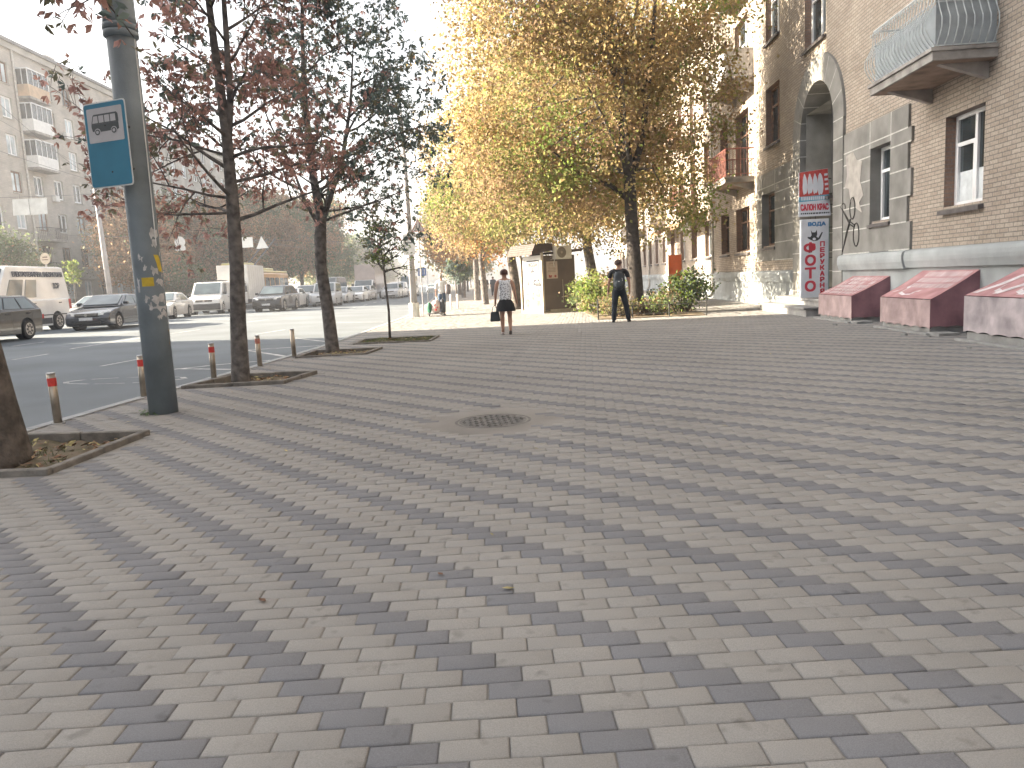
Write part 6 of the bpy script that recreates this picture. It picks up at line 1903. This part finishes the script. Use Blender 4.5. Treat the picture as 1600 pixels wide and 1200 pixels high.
# trolleybus
rt = thing('trolleybus', 'yellow and orange trolleybus with two raised current poles behind the white box truck', 'bus', RL(-27.9, 85.5), HD, None)
g = MB(); g.box(-6, 6, -1.25, 1.25, .35, 2.95); g.build('body', paint('trolley orange', (.52, .27, .08), .4), rt, bevel=.12)
g = MB(); g.box(-5.9, 5.9, -1.2, 1.2, 2.953, 3.15); g.box(-2.5, 2.2, -.9, .9, 3.153, 3.4); g.box(3.2, 5.6, -1.0, 1.0, 3.153, 3.75); g.build('roof_equipment', paint('trolley yellow', (.56, .48, .17), .5), rt, bevel=.08)
for sg in (-1, 1):
    for i in range(8):
        g = MB(); x = -5.6 + i * 1.42; g.box(x, x + 1.2, min(sg * 1.24, sg * 1.262), max(sg * 1.24, sg * 1.262), 1.45, 2.5); g.build('side_window', m_carglass, rt)
g = MB(); g.box(5.98, 6.02, -1.1, 1.1, 1.3, 2.6); g.build('windscreen', m_carglass, rt)
g = MB(); g.box(5.97, 6.015, -.8, .8, 2.66, 2.9); g.build('destination_display', m_grille, rt)
for sg in (-1, 1):
    g = MB(); g.tube([(1.8, sg * .35, 3.4), (-5.6, sg * .38, 6.3)], .07, 6); g.build('current_pole', M_DARK, rt)
    g = MB(); g.box(5.95, 6.03, min(sg * .7, sg * 1.05), max(sg * .7, sg * 1.05), .7, .95); g.build('headlight', m_lamp, rt)
    for wx in (-3.4, 3.6):
        g = MB(); g.tube([(wx, sg * .95, .48), (wx, sg * 1.27, .48)], .48, 18); g.build('wheel', m_tyre, rt)
car('suv', 'black off road car with a bright front right of the slim trunk', 'car', RL(-19.0, 62.9), HD, P_black, rimm=m_rim)
car('sedan', 'white car directly behind the black off road car', 'car', RL(-19.9, 70.2), HD + .04, P_white)
car('suv', 'white car with a dark windscreen left of the forked tree trunk', 'car', RL(-20.0, 76.8), HD + .04, P_pearl)
car('van', 'silver minivan partly behind the forked tree trunk', 'van', RL(-17.4, 73.8), HD + .08, P_silver, sidewin=('mid', 'rear'))
bb = car('bigvan', 'dark minibus standing behind the silver minivan', 'van', RL(-21.2, 92), HD, P_grey, sidewin=('mid', 'rear'))
bb.scale = (1.1, 1.1, .92)
car('sedan', 'white sedan first in line right of the forked trunk', 'car', RL(-18.3, 83.8), HD, P_silver)
car('sedan', 'white sedan second in line right of the forked trunk', 'car', RL(-17.6, 89.6), HD, P_white)
car('wagon', 'pale estate car third in line right of the forked trunk', 'car', RL(-18.0, 96.5), HD, P_pearl)
truck('pale truck with a grey pink box, right of the forked trunk', RL(-18.9, 103.0), HD, P_white, paint('box grey pink', (.50, .43, .40), .6), 5.6, 3.0, refr=False)
car('suv', 'grey car right behind the pale truck beside the sapling', 'car', RL(-15.6, 104.0), HD, P_silver)
car('van', 'white van farther back right of the sapling stem', 'van', RL(-15.9, 112.0), HD, P_white)
car('sedan', 'small white car farther back, left of the mast', 'car', RL(-15.2, 120.0), HD, P_pearl)
car('bigvan', 'blue and white van right at the mast in the distance', 'van', RL(-16.6, 130.0), HD, P_bblue)
car('sedan', 'lone pale car in the distance between the mast and the walking man', 'car', RL(-17.9, 183.0), HD, P_white)

# far side poles, signs and wires
rt = thing('concrete_pole', 'tall slightly leaning concrete pole across the road behind the dark sedan', 'pole', (-26.9, 52.0, .25))
g = MB(); g.tube([(0, 0, -.1), (-.1, 0, 4.2), (-.22, 0, 9.4)], [.19, .16, .11], 12); g.build('shaft', m_mast, rt, smooth=True); g = MB(); g.tube([(-.09, 0, 3.9), (-.1, 0, 4.1)], [.185, .18], 12); g.build('collar', m_mast, rt)
rt = thing('stop_sign_post', 'round white sign over a small plate on a thin post across the road', 'sign', (-27.4, 46.0, .25))
g = MB(); g.tube([(0, 0, 0), (0, 0, 4.0)], .04, 8); g.build('post', m_mast, rt)
g = MB(); flat(g, ellipse(0, 3.72, .30, .34, 20), .05, .02, 0, F); bb_ = g.build('round_sign', mat('sign cream', (.60, .52, .42), .5), rt)
g = MB(); flat(g, [(-.17, 3.62), (.17, 3.62), (.17, 3.68), (-.17, 3.68)], .054, .003, 0, F); flat(g, [(-.15, 3.76), (.15, 3.76), (.15, 3.84), (-.15, 3.84)], .054, .003, 0, F); g.build('sign_mark', mat('sign brown', (.2, .13, .09), .6), bb_)
g = MB(); flat(g, [(-.22, 2.5), (.22, 2.5), (.22, 3.2), (-.22, 3.2)], .05, .02, 0, F); g.build('plate', mat('plate grey', (.40, .42, .46), .5), rt)
# span wires with suspended signs
m_wire = mat('wire', (.10, .10, .11), .6)
def wire(a, b, sag, r=.012, name='overhead_wire', label='thin overhead wire of the trolleybus line', nseg=14):
    a, b = Vector(a), Vector(b); g = MB()
    g.tube([a.lerp(b, i / nseg) - Vector((0, 0, sag * 4 * (i / nseg) * (1 - i / nseg))) for i in range(nseg + 1)], r, 5)
    return setp(g.build(name, m_wire), label, 'wire', 'overhead wires')
wire(at(60, 366, 58), (-3.93, 58, at(640, 384, 58).z), .05, .014, label='span wire carrying the white signs across the road')
wire(at(-60, 310, 44), at(200, 300, 52), .06, label='span wire from the concrete pole to the left, above the grey panel sign')
wire((-28, 44, 12.8), (-27.0, 52.0, 9.3), .25, label='thin wire climbing to the left from the concrete pole')
wire((-28.0, 30, 14.6), (-41, 84, 13.5), .4, label='upper thin cable running past the glazed balconies')
wire((-28.0, 30, 11.2), (-27.0, 52, 9.2), .3, label='lower thin cable crossing the grey facade')
for i, x in enumerate((-22.0, -21.4, -17.2, -16.6)):
    wire((x, 62, 5.75), (x + 2.0, 150, 5.75), .0, .012, label='contact wire running down the road')
def hung(label, poly, cx, cy, Y, m, tilt=0.0, name='suspended_sign'):
    """flat sign hanging from the span wire; polygon in metres about its centre"""
    c = at(cx, cy, Y)
    rt = thing(name, label, 'sign', c)
    g = MB(); flat(g, poly, .015, .03, 0, F); g.build('board', m, rt)
    zt = max(p[1] for p in poly)
    g = MB(); g.tube([(-.05, 0, zt - .02), (-.05, 0, zt + .16)], .012, 5); g.tube([(.05, 0, zt - .02), (.05, 0, zt + .16)], .012, 5); g.build('hanger', m_wire, rt)
    return rt
m_sb = mat('sign back grey', (.52, .52, .52), .55, .05, 3); m_sb2 = mat('sign back white', (.72, .73, .72), .5, .04, 3)
hung('round pale sign above a small plate, hanging on the span wire', ellipse(0, 0, .40, .40, 24), 281, 378, 58, m_sb)
hung('small pale plate right under the round suspended sign', [(-.37, -.17), (.37, -.17), (.37, .17), (-.37, .17)], 282, 388, 57.9, m_sb)
hung('white rectangular suspended sign just right of the slim trunk', [(-.68, -.38), (.68, -.38), (.68, .38), (-.68, .38)], 381, 379, 58, m_sb2)
hung('white triangular suspended sign right of the rectangular one', [(-.45, -.45), (.47, -.42), (.0, .47)], 409, 379, 58, m_sb2)
rt = thing('hanging_board', 'wide pale grey panel sign hanging over the far lanes at the left edge', 'sign', at(46, 323, 46))
g = MB(); flat(g, [(-1.03, -.47), (1.0, -.47), (1.05, .47), (-.95, .47)], 0, .04, 0, F); g.build('board', mat('panel grey white', (.58, .60, .60), .3, .1, 2), rt)
g = MB(); g.tube([(-.5, 0, .47), (-.5, 0, .75)], .015, 5); g.tube([(.5, 0, .47), (.5, 0, .75)], .015, 5); g.tube([(0, -.005, -.46), (0, -.005, .46)], .012, 4); g.build('hanger', m_wire, rt)
rt = thing('direction_sign', 'blue lane sign with white arrows far down the road', 'sign', (-14.2, 125, 0))
g = MB(); g.tube([(1.3, .1, 0), (1.3, .1, 4.2)], .07, 8); g.build('post', M_WHITE, rt)
g = MB(); g.box(-.2, 1.15, 0, .06, 2.75, 4.0); g.build('board', mat('lane sign blue', (.05, .14, .42), .5), rt)
g = MB()
for x in (.0, .42, .84): g.box(x - .05, x + .07, -.02, -.004, 2.95, 3.6); g.add([(x - .13, -.012, 3.6), (x + .15, -.012, 3.6), (x + .01, -.012, 3.85)], [(0, 1, 2)])
g.build('arrows', M_WHITE, rt)

# ================================================================== PEOPLE
def skin(name, nodes, edges, root, m, parent, sub=1):
    keys = list(nodes); idx = {k: i for i, k in enumerate(keys)}
    me = bpy.data.meshes.new(name + '_sk')
    me.from_pydata([nodes[k][0] for k in keys], [(idx[a], idx[b]) for a, b in edges], [])
    o = bpy.data.objects.new(name + '_sk', me); col.objects.link(o)
    o.modifiers.new('skin', 'SKIN')
    sv = me.skin_vertices[0].data
    for k in keys:
        r = nodes[k][1]; sv[idx[k]].radius = r if hasattr(r, '__len__') else (r, r)
        sv[idx[k]].use_root = (k == root)
    if sub: o.modifiers.new('sub', 'SUBSURF').levels = sub; o.modifiers['sub'].render_levels = sub
    dg = bpy.context.evaluated_depsgraph_get(); dg.update()
    nm = bpy.data.meshes.new_from_object(o.evaluated_get(dg))
    bpy.data.objects.remove(o)
    nm.name = name; nm.materials.clear(); nm.materials.append(m)
    nm.polygons.foreach_set('use_smooth', [True] * len(nm.polygons))
    ob = bpy.data.objects.new(name, nm); col.objects.link(ob)
    if parent: ob.parent = parent
    return ob
m_skin = mat('skin', (0.42, 0.24, 0.17), 0.6, 0.08, 9)
def body_nodes(J):
    """J: joint positions (left l / right r); returns skin graph of the bare body"""
    N = {'pelvis': (J['pelvis'], (.125, .09)), 'waist': (J['waist'], (.11, .08)), 'chest': (J['chest'], (.14, .095)), 'neck0': (J['neck0'], (.07, .06)), 'neck': (J['neck'], .046), 'jaw': (J['jaw'], (.060, .070)), 'head': (J['head'], (.076, .092)), 'crown': (J['crown'], (.052, .062))}
    E_ = [('pelvis', 'waist'), ('waist', 'chest'), ('chest', 'neck0'), ('neck0', 'neck'), ('neck', 'jaw'), ('jaw', 'head'), ('head', 'crown')]
    for s in 'lr':
        N['sh' + s] = (J['sh' + s], .056); N['el' + s] = (J['el' + s], .038); N['wr' + s] = (J['wr' + s], .025); N['pa' + s] = (J['pa' + s], (.032, .018))
        E_ += [('neck0', 'sh' + s), ('sh' + s, 'el' + s), ('el' + s, 'wr' + s), ('wr' + s, 'pa' + s)]
        N['hp' + s] = (J['hp' + s], .088); N['kn' + s] = (J['kn' + s], .052); N['ca' + s] = (tuple(Vector(J['kn' + s]).lerp(Vector(J['an' + s]), .35)), .052); N['an' + s] = (J['an' + s], .034); N['to' + s] = (J['to' + s], (.034, .022))
        E_ += [('pelvis', 'hp' + s), ('hp' + s, 'kn' + s), ('kn' + s, 'ca' + s), ('ca' + s, 'an' + s), ('an' + s, 'to' + s)]
        w, p = Vector(J['wr' + s]), Vector(J['pa' + s]); d = (p - w).normalized()
        sd = Vector((0, 1, 0))
        for i, (o, ln) in enumerate(((-.024, .060), (-.008, .072), (.008, .068), (.024, .054))):
            a = p + sd * o + d * .03; b = a + d * ln * .5 + Vector((-.006 if s == 'r' else .006, 0, 0)); c = b + d * ln * .5 + Vector((-.016 if s == 'r' else .016, 0, 0))
            for q, pt in enumerate((a, b, c)): N['f%s%d%d' % (s, i, q)] = (tuple(pt), .0085)
            E_ += [('pa' + s, 'f%s%d0' % (s, i)), ('f%s%d0' % (s, i), 'f%s%d1' % (s, i)), ('f%s%d1' % (s, i), 'f%s%d2' % (s, i))]
        a = w + d * .03 + sd * .03; b = a + d * .03 + sd * .02; c = b + d * .03
        for q, pt in enumerate((a, b, c)): N['t%s%d' % (s, q)] = (tuple(pt), .010)
        E_ += [('wr' + s, 't%s0' % s), ('t%s0' % s, 't%s1' % s), ('t%s1' % s, 't%s2' % s)]
    return N, E_
def JJ(**kw):
    J = dict(pelvis=(0, 0, .93), waist=(0, .0, 1.08), chest=(0, .0, 1.27), neck0=(0, -.01, 1.41), neck=(0, .0, 1.47), jaw=(0, .03, 1.535), head=(0, .02, 1.60), crown=(0, .005, 1.66),
             shl=(-.165, -.01, 1.38), shr=(.165, -.01, 1.38), ell=(-.225, -.03, 1.11), elr=(.225, -.03, 1.11), wrl=(-.235, .03, .87), wrr=(.235, .03, .87), pal=(-.235, .045, .80), par=(.235, .045, .80),
             hpl=(-.085, 0, .87), hpr=(.085, 0, .87), knl=(-.095, .01, .48), knr=(.095, .01, .48), anl=(-.10, -.02, .075), anr=(.10, -.02, .075), tol=(-.11, .14, .03), tor=(.11, .14, .03))
    J.update(kw); return J
def sole_shoe(an, to, m, parent, name='shoe', sc=1.0):
    a, t = Vector(an), Vector(to)
    hl = a + (a - t).normalized() * .05; hl.z = a.z - .045
    return skin(name, {'h': (tuple(hl + Vector((0, 0, .005))), (.036, .034)), 'm': (tuple(a.lerp(t, .5)), (.04, .036)), 't': (tuple(t + (t - a).normalized() * .05 * sc), (.038, .024))}, [('h', 'm'), ('m', 't')], 'h', m, parent)
def head_bits(J, rt, hairm, style, yaw=0.0):
    hc = Vector(J['head'])
    g = MB()
    # nose, ears (face looks along +y, turned by yaw)
    Rz = Matrix.Rotation(yaw, 3, 'Z')
    def hp(x, y, z): return tuple(hc + Rz @ Vector((x, y, z)))
    lump(g, hp(0, .105, -.03), (.013, .02, .022), 8, 5, seed=1)
    for sx in (-1, 1): lump(g, hp(sx * .078, .0, -.02), (.012, .022, .032), 8, 5, seed=2)
    g.build('face_features', m_skin, rt, smooth=True)
    g = MB()
    for sx in (-1, 1): lump(g, hp(sx * .032, .088, .0), (.012, .008, .008), 6, 4, seed=3)
    lump(g, hp(0, .09, -.068), (.024, .008, .006), 6, 4, seed=4)
    g.build('eyes_and_mouth', mat('face dark', (.07, .035, .03), .6), rt, smooth=True)
    g = MB(); n, mrow = 18, 10
    for j in range(mrow + 1):
        t = math.pi * .5 * j / mrow * (1.34 if style == 'short' else 1.5)
        for i in range(n):
            p = 2 * math.pi * i / n
            front = max(0, math.sin(p))
            tt = t * (1 - .42 * front)
            k = 1 + .04 * math.sin(5 * p + 3 * j) 
            g.v.append(hp(.090 * math.sin(tt) * math.cos(p) * k, -.008 + .106 * math.sin(tt) * math.sin(p) * k, .012 + .098 * math.cos(tt)))
    for j in range(mrow):
        for i in range(n):
            i2 = (i + 1) % n; g.f.append((j * n + i, j * n + i2, (j + 1) * n + i2, (j + 1) * n + i)); g.m.append(0)
    g.build('hair', hairm, rt, smooth=True)

# woman walking away, patterned white top, black skirt
def dot_mat():
    m = mat('patterned blouse', (0.62, 0.66, 0.74), 0.8, .05, 5)
    nt = m.node_tree; b = nt.nodes['Principled BSDF']
    tc = nt.nodes.new('ShaderNodeTexCoord'); vo = nt.nodes.new('ShaderNodeTexVoronoi'); vo.inputs['Scale'].default_value = 30
    nt.links.new(tc.outputs['Object'], vo.inputs['Vector'])
    lt = nt.nodes.new('ShaderNodeMath'); lt.operation = 'LESS_THAN'; lt.inputs[1].default_value = .36
    nt.links.new(vo.outputs['Distance'], lt.inputs[0])
    mx = nt.nodes.new('ShaderNodeMix'); mx.data_type = 'RGBA'; mx.inputs[6].default_value = (.80, .82, .86, 1); mx.inputs[7].default_value = (.10, .11, .15, 1)
    nt.links.new(lt.outputs[0], mx.inputs[0]); nt.links.new(mx.outputs[2], b.inputs['Base Color'])
    return m
rt = thing('person', 'woman with short dark red hair walking away in a patterned white blouse and black skirt', 'person', (-.06, 18.62, 0), R(4)); rt.scale = (1.08, 1.02, .935)
J = JJ(hpl=(-.08, 0, .85), hpr=(.08, 0, .85), knl=(-.085, .03, .47), anl=(-.085, .04, .075), tol=(-.09, .19, .03), knr=(.085, .02, .46), anr=(.075, -.13, .13), tor=(.08, -.03, .035),
       ell=(-.215, -.05, 1.10), wrl=(-.225, .02, .87), pal=(-.228, .035, .80), elr=(.215, -.03, 1.09), wrr=(.255, .05, .87), par=(.265, .07, .80))
N_, E_ = body_nodes(J); skin('body', N_, E_, 'pelvis', m_skin, rt)
m_bl = dot_mat()
bl_n = {'hem': ((0, 0, .87), (.175, .13)), 'w': ((0, 0, 1.08), (.142, .105)), 'c': ((0, 0, 1.27), (.155, .115)), 'n': ((0, -.01, 1.40), (.10, .075)), 'l': ((-.155, -.01, 1.37), .062), 'r': ((.155, -.01, 1.37), .062)}
skin('blouse', bl_n, [('hem', 'w'), ('w', 'c'), ('c', 'n'), ('n', 'l'), ('n', 'r')], 'w', m_bl, rt)
m_blk = mat('black cloth', (0.016, 0.017, 0.02), 0.85, .2, 9)
g = MB(); nn = 28
ringsS = [(.96, .11, .085), (.88, .150, .115), (.80, .195, .155), (.64, .225, .185), (.615, .226, .186)]
for z, rx, ry in ringsS:
    for i in range(nn):
        a = 2 * math.pi * i / nn; k = 1 + .035 * math.sin(6 * a) * (1 - z) * 2
        g.v.append((rx * math.cos(a) * k, ry * math.sin(a) * k, z))
for j in range(len(ringsS) - 1):
    for i in range(nn): i2 = (i + 1) % nn; g.f.append((j * nn + i, j * nn + i2, (j + 1) * nn + i2, (j + 1) * nn + i)); g.m.append(0)
g.build('skirt', m_blk, rt, smooth=True)
m_sho = mat('pale shoe', (.52, .44, .42), .6)
sole_shoe(J['anl'], J['tol'], m_sho, rt); s2_ = sole_shoe(J['anr'], J['tor'], mat('dark sole', (.10, .09, .085), .7), rt)
head_bits(J, rt, mat('dark red hair', (.075, .025, .02), .6, .25, 30), 'short')
hb = thing('handbag', 'dark grey handbag hanging from the left hand of the woman', 'bag', (-.06 - .27, 18.62 + .03, .455))
g = MB()
g.add([(-.13, -.05, -.12), (.13, -.05, -.12), (.13, .05, -.12), (-.13, .05, -.12), (-.10, -.03, .12), (.10, -.03, .12), (.10, .03, .12), (-.10, .03, .12)], [(0, 3, 2, 1), (4, 5, 6, 7), (0, 1, 5, 4), (1, 2, 6, 5), (2, 3, 7, 6), (3, 0, 4, 7)])
g.build('bag_body', mat('bag leather', (.035, .042, .045), .5, .15, 9), hb, bevel=.03)
g = MB()
for y in (-.02, .02): g.tube([(-.07, y, .11), (-.05, y, .22), (0, y, .275), (.05, y, .22), (.07, y, .11)], .008, 5)
g.build('handle', m_blk, hb)

# man standing with a backpack
rt = thing('person', 'man in black T shirt and dark trousers standing by the railing, seen from behind', 'person', (3.10, 21.2, 0), R(-8))
rt.scale = (1.10, 1.06, 1.02)
J = JJ(hpl=(-.09, 0, .88), hpr=(.09, 0, .88), knl=(-.125, .0, .48), anl=(-.15, -.03, .075), tol=(-.17, .10, .03), knr=(.165, .02, .48), anr=(.215, .0, .075), tor=(.25, .12, .03),
       shl=(-.18, -.01, 1.385), shr=(.18, -.01, 1.385), ell=(-.245, -.03, 1.11), wrl=(-.27, .02, .87), pal=(-.275, .03, .80), elr=(.25, -.04, 1.11), wrr=(.265, .06, .88), par=(.262, .09, .81))
N_, E_ = body_nodes(J); skin('body', N_, E_, 'pelvis', m_skin, rt)
m_tee = mat('black T shirt', (.014, .014, .017), .85, .2, 9); m_tro = mat('dark trousers', (.018, .024, .034), .85, .2, 9)
n_ = {'hem': ((0, 0, .83), (.165, .125)), 'w': ((0, 0, 1.07), (.160, .12)), 'c': ((0, 0, 1.27), (.175, .12)), 'n': ((0, -.01, 1.405), (.11, .085)), 'l': ((-.19, -.01, 1.375), .072), 'r': ((.19, -.01, 1.375), .072), 'l2': ((-.235, -.025, 1.19), .062), 'r2': ((.238, -.03, 1.19), .062)}
skin('t_shirt', n_, [('hem', 'w'), ('w', 'c'), ('c', 'n'), ('n', 'l'), ('n', 'r'), ('l', 'l2'), ('r', 'r2')], 'w', m_tee, rt)
n_ = {'wst': ((0, 0, 1.02), (.14, .105)), 'p': ((0, 0, .91), (.148, .112)), 'hl': ((-.09, 0, .82), .105), 'hr': ((.09, 0, .82), .105)}
e_ = [('wst', 'p'), ('p', 'hl'), ('p', 'hr')]
for s in 'lr':
    k, a = J['kn' + s], J['an' + s]
    n_['k' + s] = (k, .078); n_['a' + s] = ((a[0], a[1], .12), .066); n_['b' + s] = ((a[0] + .005, a[1] + .01, .05), .07); e_ += [('h' + s, 'k' + s), ('k' + s, 'a' + s), ('a' + s, 'b' + s)]
skin('trousers', n_, e_, 'p', m_tro, rt)
for s in 'lr': sole_shoe(J['an' + s], J['to' + s], m_blk, rt)
head_bits(J, rt, mat('greying brown hair', (.10, .06, .05), .7, .25, 30), 'short', R(-35))
bp_ = thing('backpack', 'dark slate backpack slung on the back of the man in black', 'backpack', (3.10 - .035, 21.2 - .24, 1.15), R(-8))
g = MB(); lump(g, (0, 0, 0), (.16, .095, .26), 14, 10, seed=6); g.build('bag_body', mat('slate nylon', (.035, .045, .055), .6, .2, 6), bp_, smooth=True)
g = MB(); lump(g, (0, -.075, -.08), (.11, .05, .12), 12, 8, seed=7); g.build('front_pocket', mat('slate nylon light', (.05, .065, .075), .6, .2, 6), bp_, smooth=True)
g = MB(); g.box(-.02, .02, -.128, -.12, -.02, .0); g.tube([(.09, -.08, .08), (.10, -.085, .0)], .006, 5); g.build('badge', M_WHITE, bp_)
g = MB()
for sx in (-.09, .09): g.tube([(sx, .06, .20), (sx * 1.1, .12, .29), (sx * 1.1, .27, .28), (sx * 1.2, .33, .12)], .018, 6)
g.build('strap', m_blk, bp_)

# man in white with the grey bag in the sunlight
rt = thing('person', 'man in a white shirt and jeans walking away beside the mast, bag under his arm', 'person', (-2.72, 31.6, 0), R(2))
J = JJ(knl=(-.07, .12, .50), anl=(-.07, .02, .10), tol=(-.08, .16, .05), knr=(.08, -.02, .48), anr=(.08, -.16, .10), tor=(.09, -.02, .03), elr=(.26, .02, 1.12), wrr=(.20, .2, 1.02), par=(.17, .26, 1.0))
N_, E_ = body_nodes(J); skin('body', N_, E_, 'pelvis', m_skin, rt)
n_ = {'hem': ((0, 0, .86), (.165, .12)), 'w': ((0, 0, 1.07), (.155, .115)), 'c': ((0, 0, 1.27), (.17, .12)), 'n': ((0, -.01, 1.405), (.10, .08)), 'l': ((-.18, -.01, 1.375), .07), 'r': ((.18, -.01, 1.375), .07), 'l2': ((-.235, -.03, 1.10), .055), 'r2': ((.262, .02, 1.12), .055)}
skin('shirt', n_, [('hem', 'w'), ('w', 'c'), ('c', 'n'), ('n', 'l'), ('n', 'r'), ('l', 'l2'), ('r', 'r2')], 'w', mat('white shirt', (.68, .68, .68), .8, .05, 5), rt)
m_jean = mat('blue jeans', (.07, .11, .18), .85, .2, 9)
n_ = {'wst': ((0, 0, 1.02), (.13, .10)), 'p': ((0, 0, .91), (.142, .107)), 'hl': ((-.09, 0, .82), .10), 'hr': ((.09, 0, .82), .10)}
e_ = [('wst', 'p'), ('p', 'hl'), ('p', 'hr')]
for s in 'lr':
    k, a = J['kn' + s], J['an' + s]; n_['k' + s] = (k, .072); n_['a' + s] = ((a[0], a[1], a[2] + .03), .06); e_ += [('h' + s, 'k' + s), ('k' + s, 'a' + s)]
skin('jeans', n_, e_, 'p', m_jean, rt)
for s in 'lr': sole_shoe(J['an' + s], J['to' + s], m_blk, rt)
head_bits(J, rt, mat('grey hair', (.36, .33, .30), .7, .2, 30), 'short')
g = MB(); lump(g, (0, 0, 0), (.13, .10, .22), 12, 8, seed=9)
setp(g.build('shoulder_bag', mat('grey brown bag', (.20, .18, .19), .7, .15, 8), loc=(-2.72 + .27, 31.5, 1.08), smooth=True), 'grey brown bag held under the arm of the man in white', 'bag')

# three walkers far down the pavement
for i, (x, y, cols_, lb) in enumerate(((-2.2, 57.0, (.03, .03, .035), 'walker in dark clothes on the far pavement under the orange trees, nearest of three'), (-1.8, 64.0, (.05, .045, .05), 'walker in dark grey clothes on the far pavement, middle one of three'), (-1.2, 66.0, (.04, .05, .07), 'walker in bluish dark clothes on the far pavement, right one of three'))):
    rt = thing('person', lb, 'person', (x, y, 0), R(10 * i), 'walkers far down the pavement')
    J = JJ(knl=(-.08, .10, .50), anl=(-.08, .02, .09), tol=(-.09, .16, .05), anr=(.09, -.14, .10), tor=(.1, 0, .03))
    N_, E_ = body_nodes(J); skin('body', N_, E_, 'pelvis', m_skin, rt, 0)
    mc = mat('dark clothes %d' % i, cols_, .85, .15, 8)
    n_ = {'hem': ((0, 0, .86), (.16, .12)), 'w': ((0, 0, 1.07), (.155, .115)), 'c': ((0, 0, 1.27), (.17, .12)), 'n': ((0, -.01, 1.405), (.10, .08)), 'l': ((-.18, -.01, 1.375), .07), 'r': ((.18, -.01, 1.375), .07), 'l2': ((-.23, -.03, 1.05), .055), 'r2': ((.23, -.03, 1.05), .055)}
    skin('jacket', n_, [('hem', 'w'), ('w', 'c'), ('c', 'n'), ('n', 'l'), ('n', 'r'), ('l', 'l2'), ('r', 'r2')], 'w', mc, rt, 0)
    n_ = {'wst': ((0, 0, 1.02), (.13, .10)), 'p': ((0, 0, .91), (.142, .107)), 'hl': ((-.09, 0, .82), .10), 'hr': ((.09, 0, .82), .10)}; e_ = [('wst', 'p'), ('p', 'hl'), ('p', 'hr')]
    for s in 'lr': n_['k' + s] = (J['kn' + s], .075); n_['a' + s] = (J['an' + s], .06); e_ += [('h' + s, 'k' + s), ('k' + s, 'a' + s)]
    skin('trousers', n_, e_, 'p', mat('dark trousers far', (.03, .035, .05), .85), rt, 0)
    head_bits(J, rt, bpy.data.materials['face dark'], 'short')
bpy.context.view_layer.update()

# ------------------------------------------------------------------ air
hz = bpy.data.materials.new('haze air'); hz.use_nodes = True
nt = hz.node_tree; nt.nodes.clear()
pvn = nt.nodes.new('ShaderNodeVolumePrincipled'); on = nt.nodes.new('ShaderNodeOutputMaterial')
pvn.inputs['Color'].default_value = (0.92, 0.94, 1.0, 1); pvn.inputs['Density'].default_value = 0.0014; pvn.inputs['Anisotropy'].default_value = 0.3
nt.links.new(pvn.outputs[0], on.inputs['Volume'])
g = MB(); g.box(-160, 130, -70, 600, -1.3, 45)
setp(g.build('haze', hz), kind='stuff')
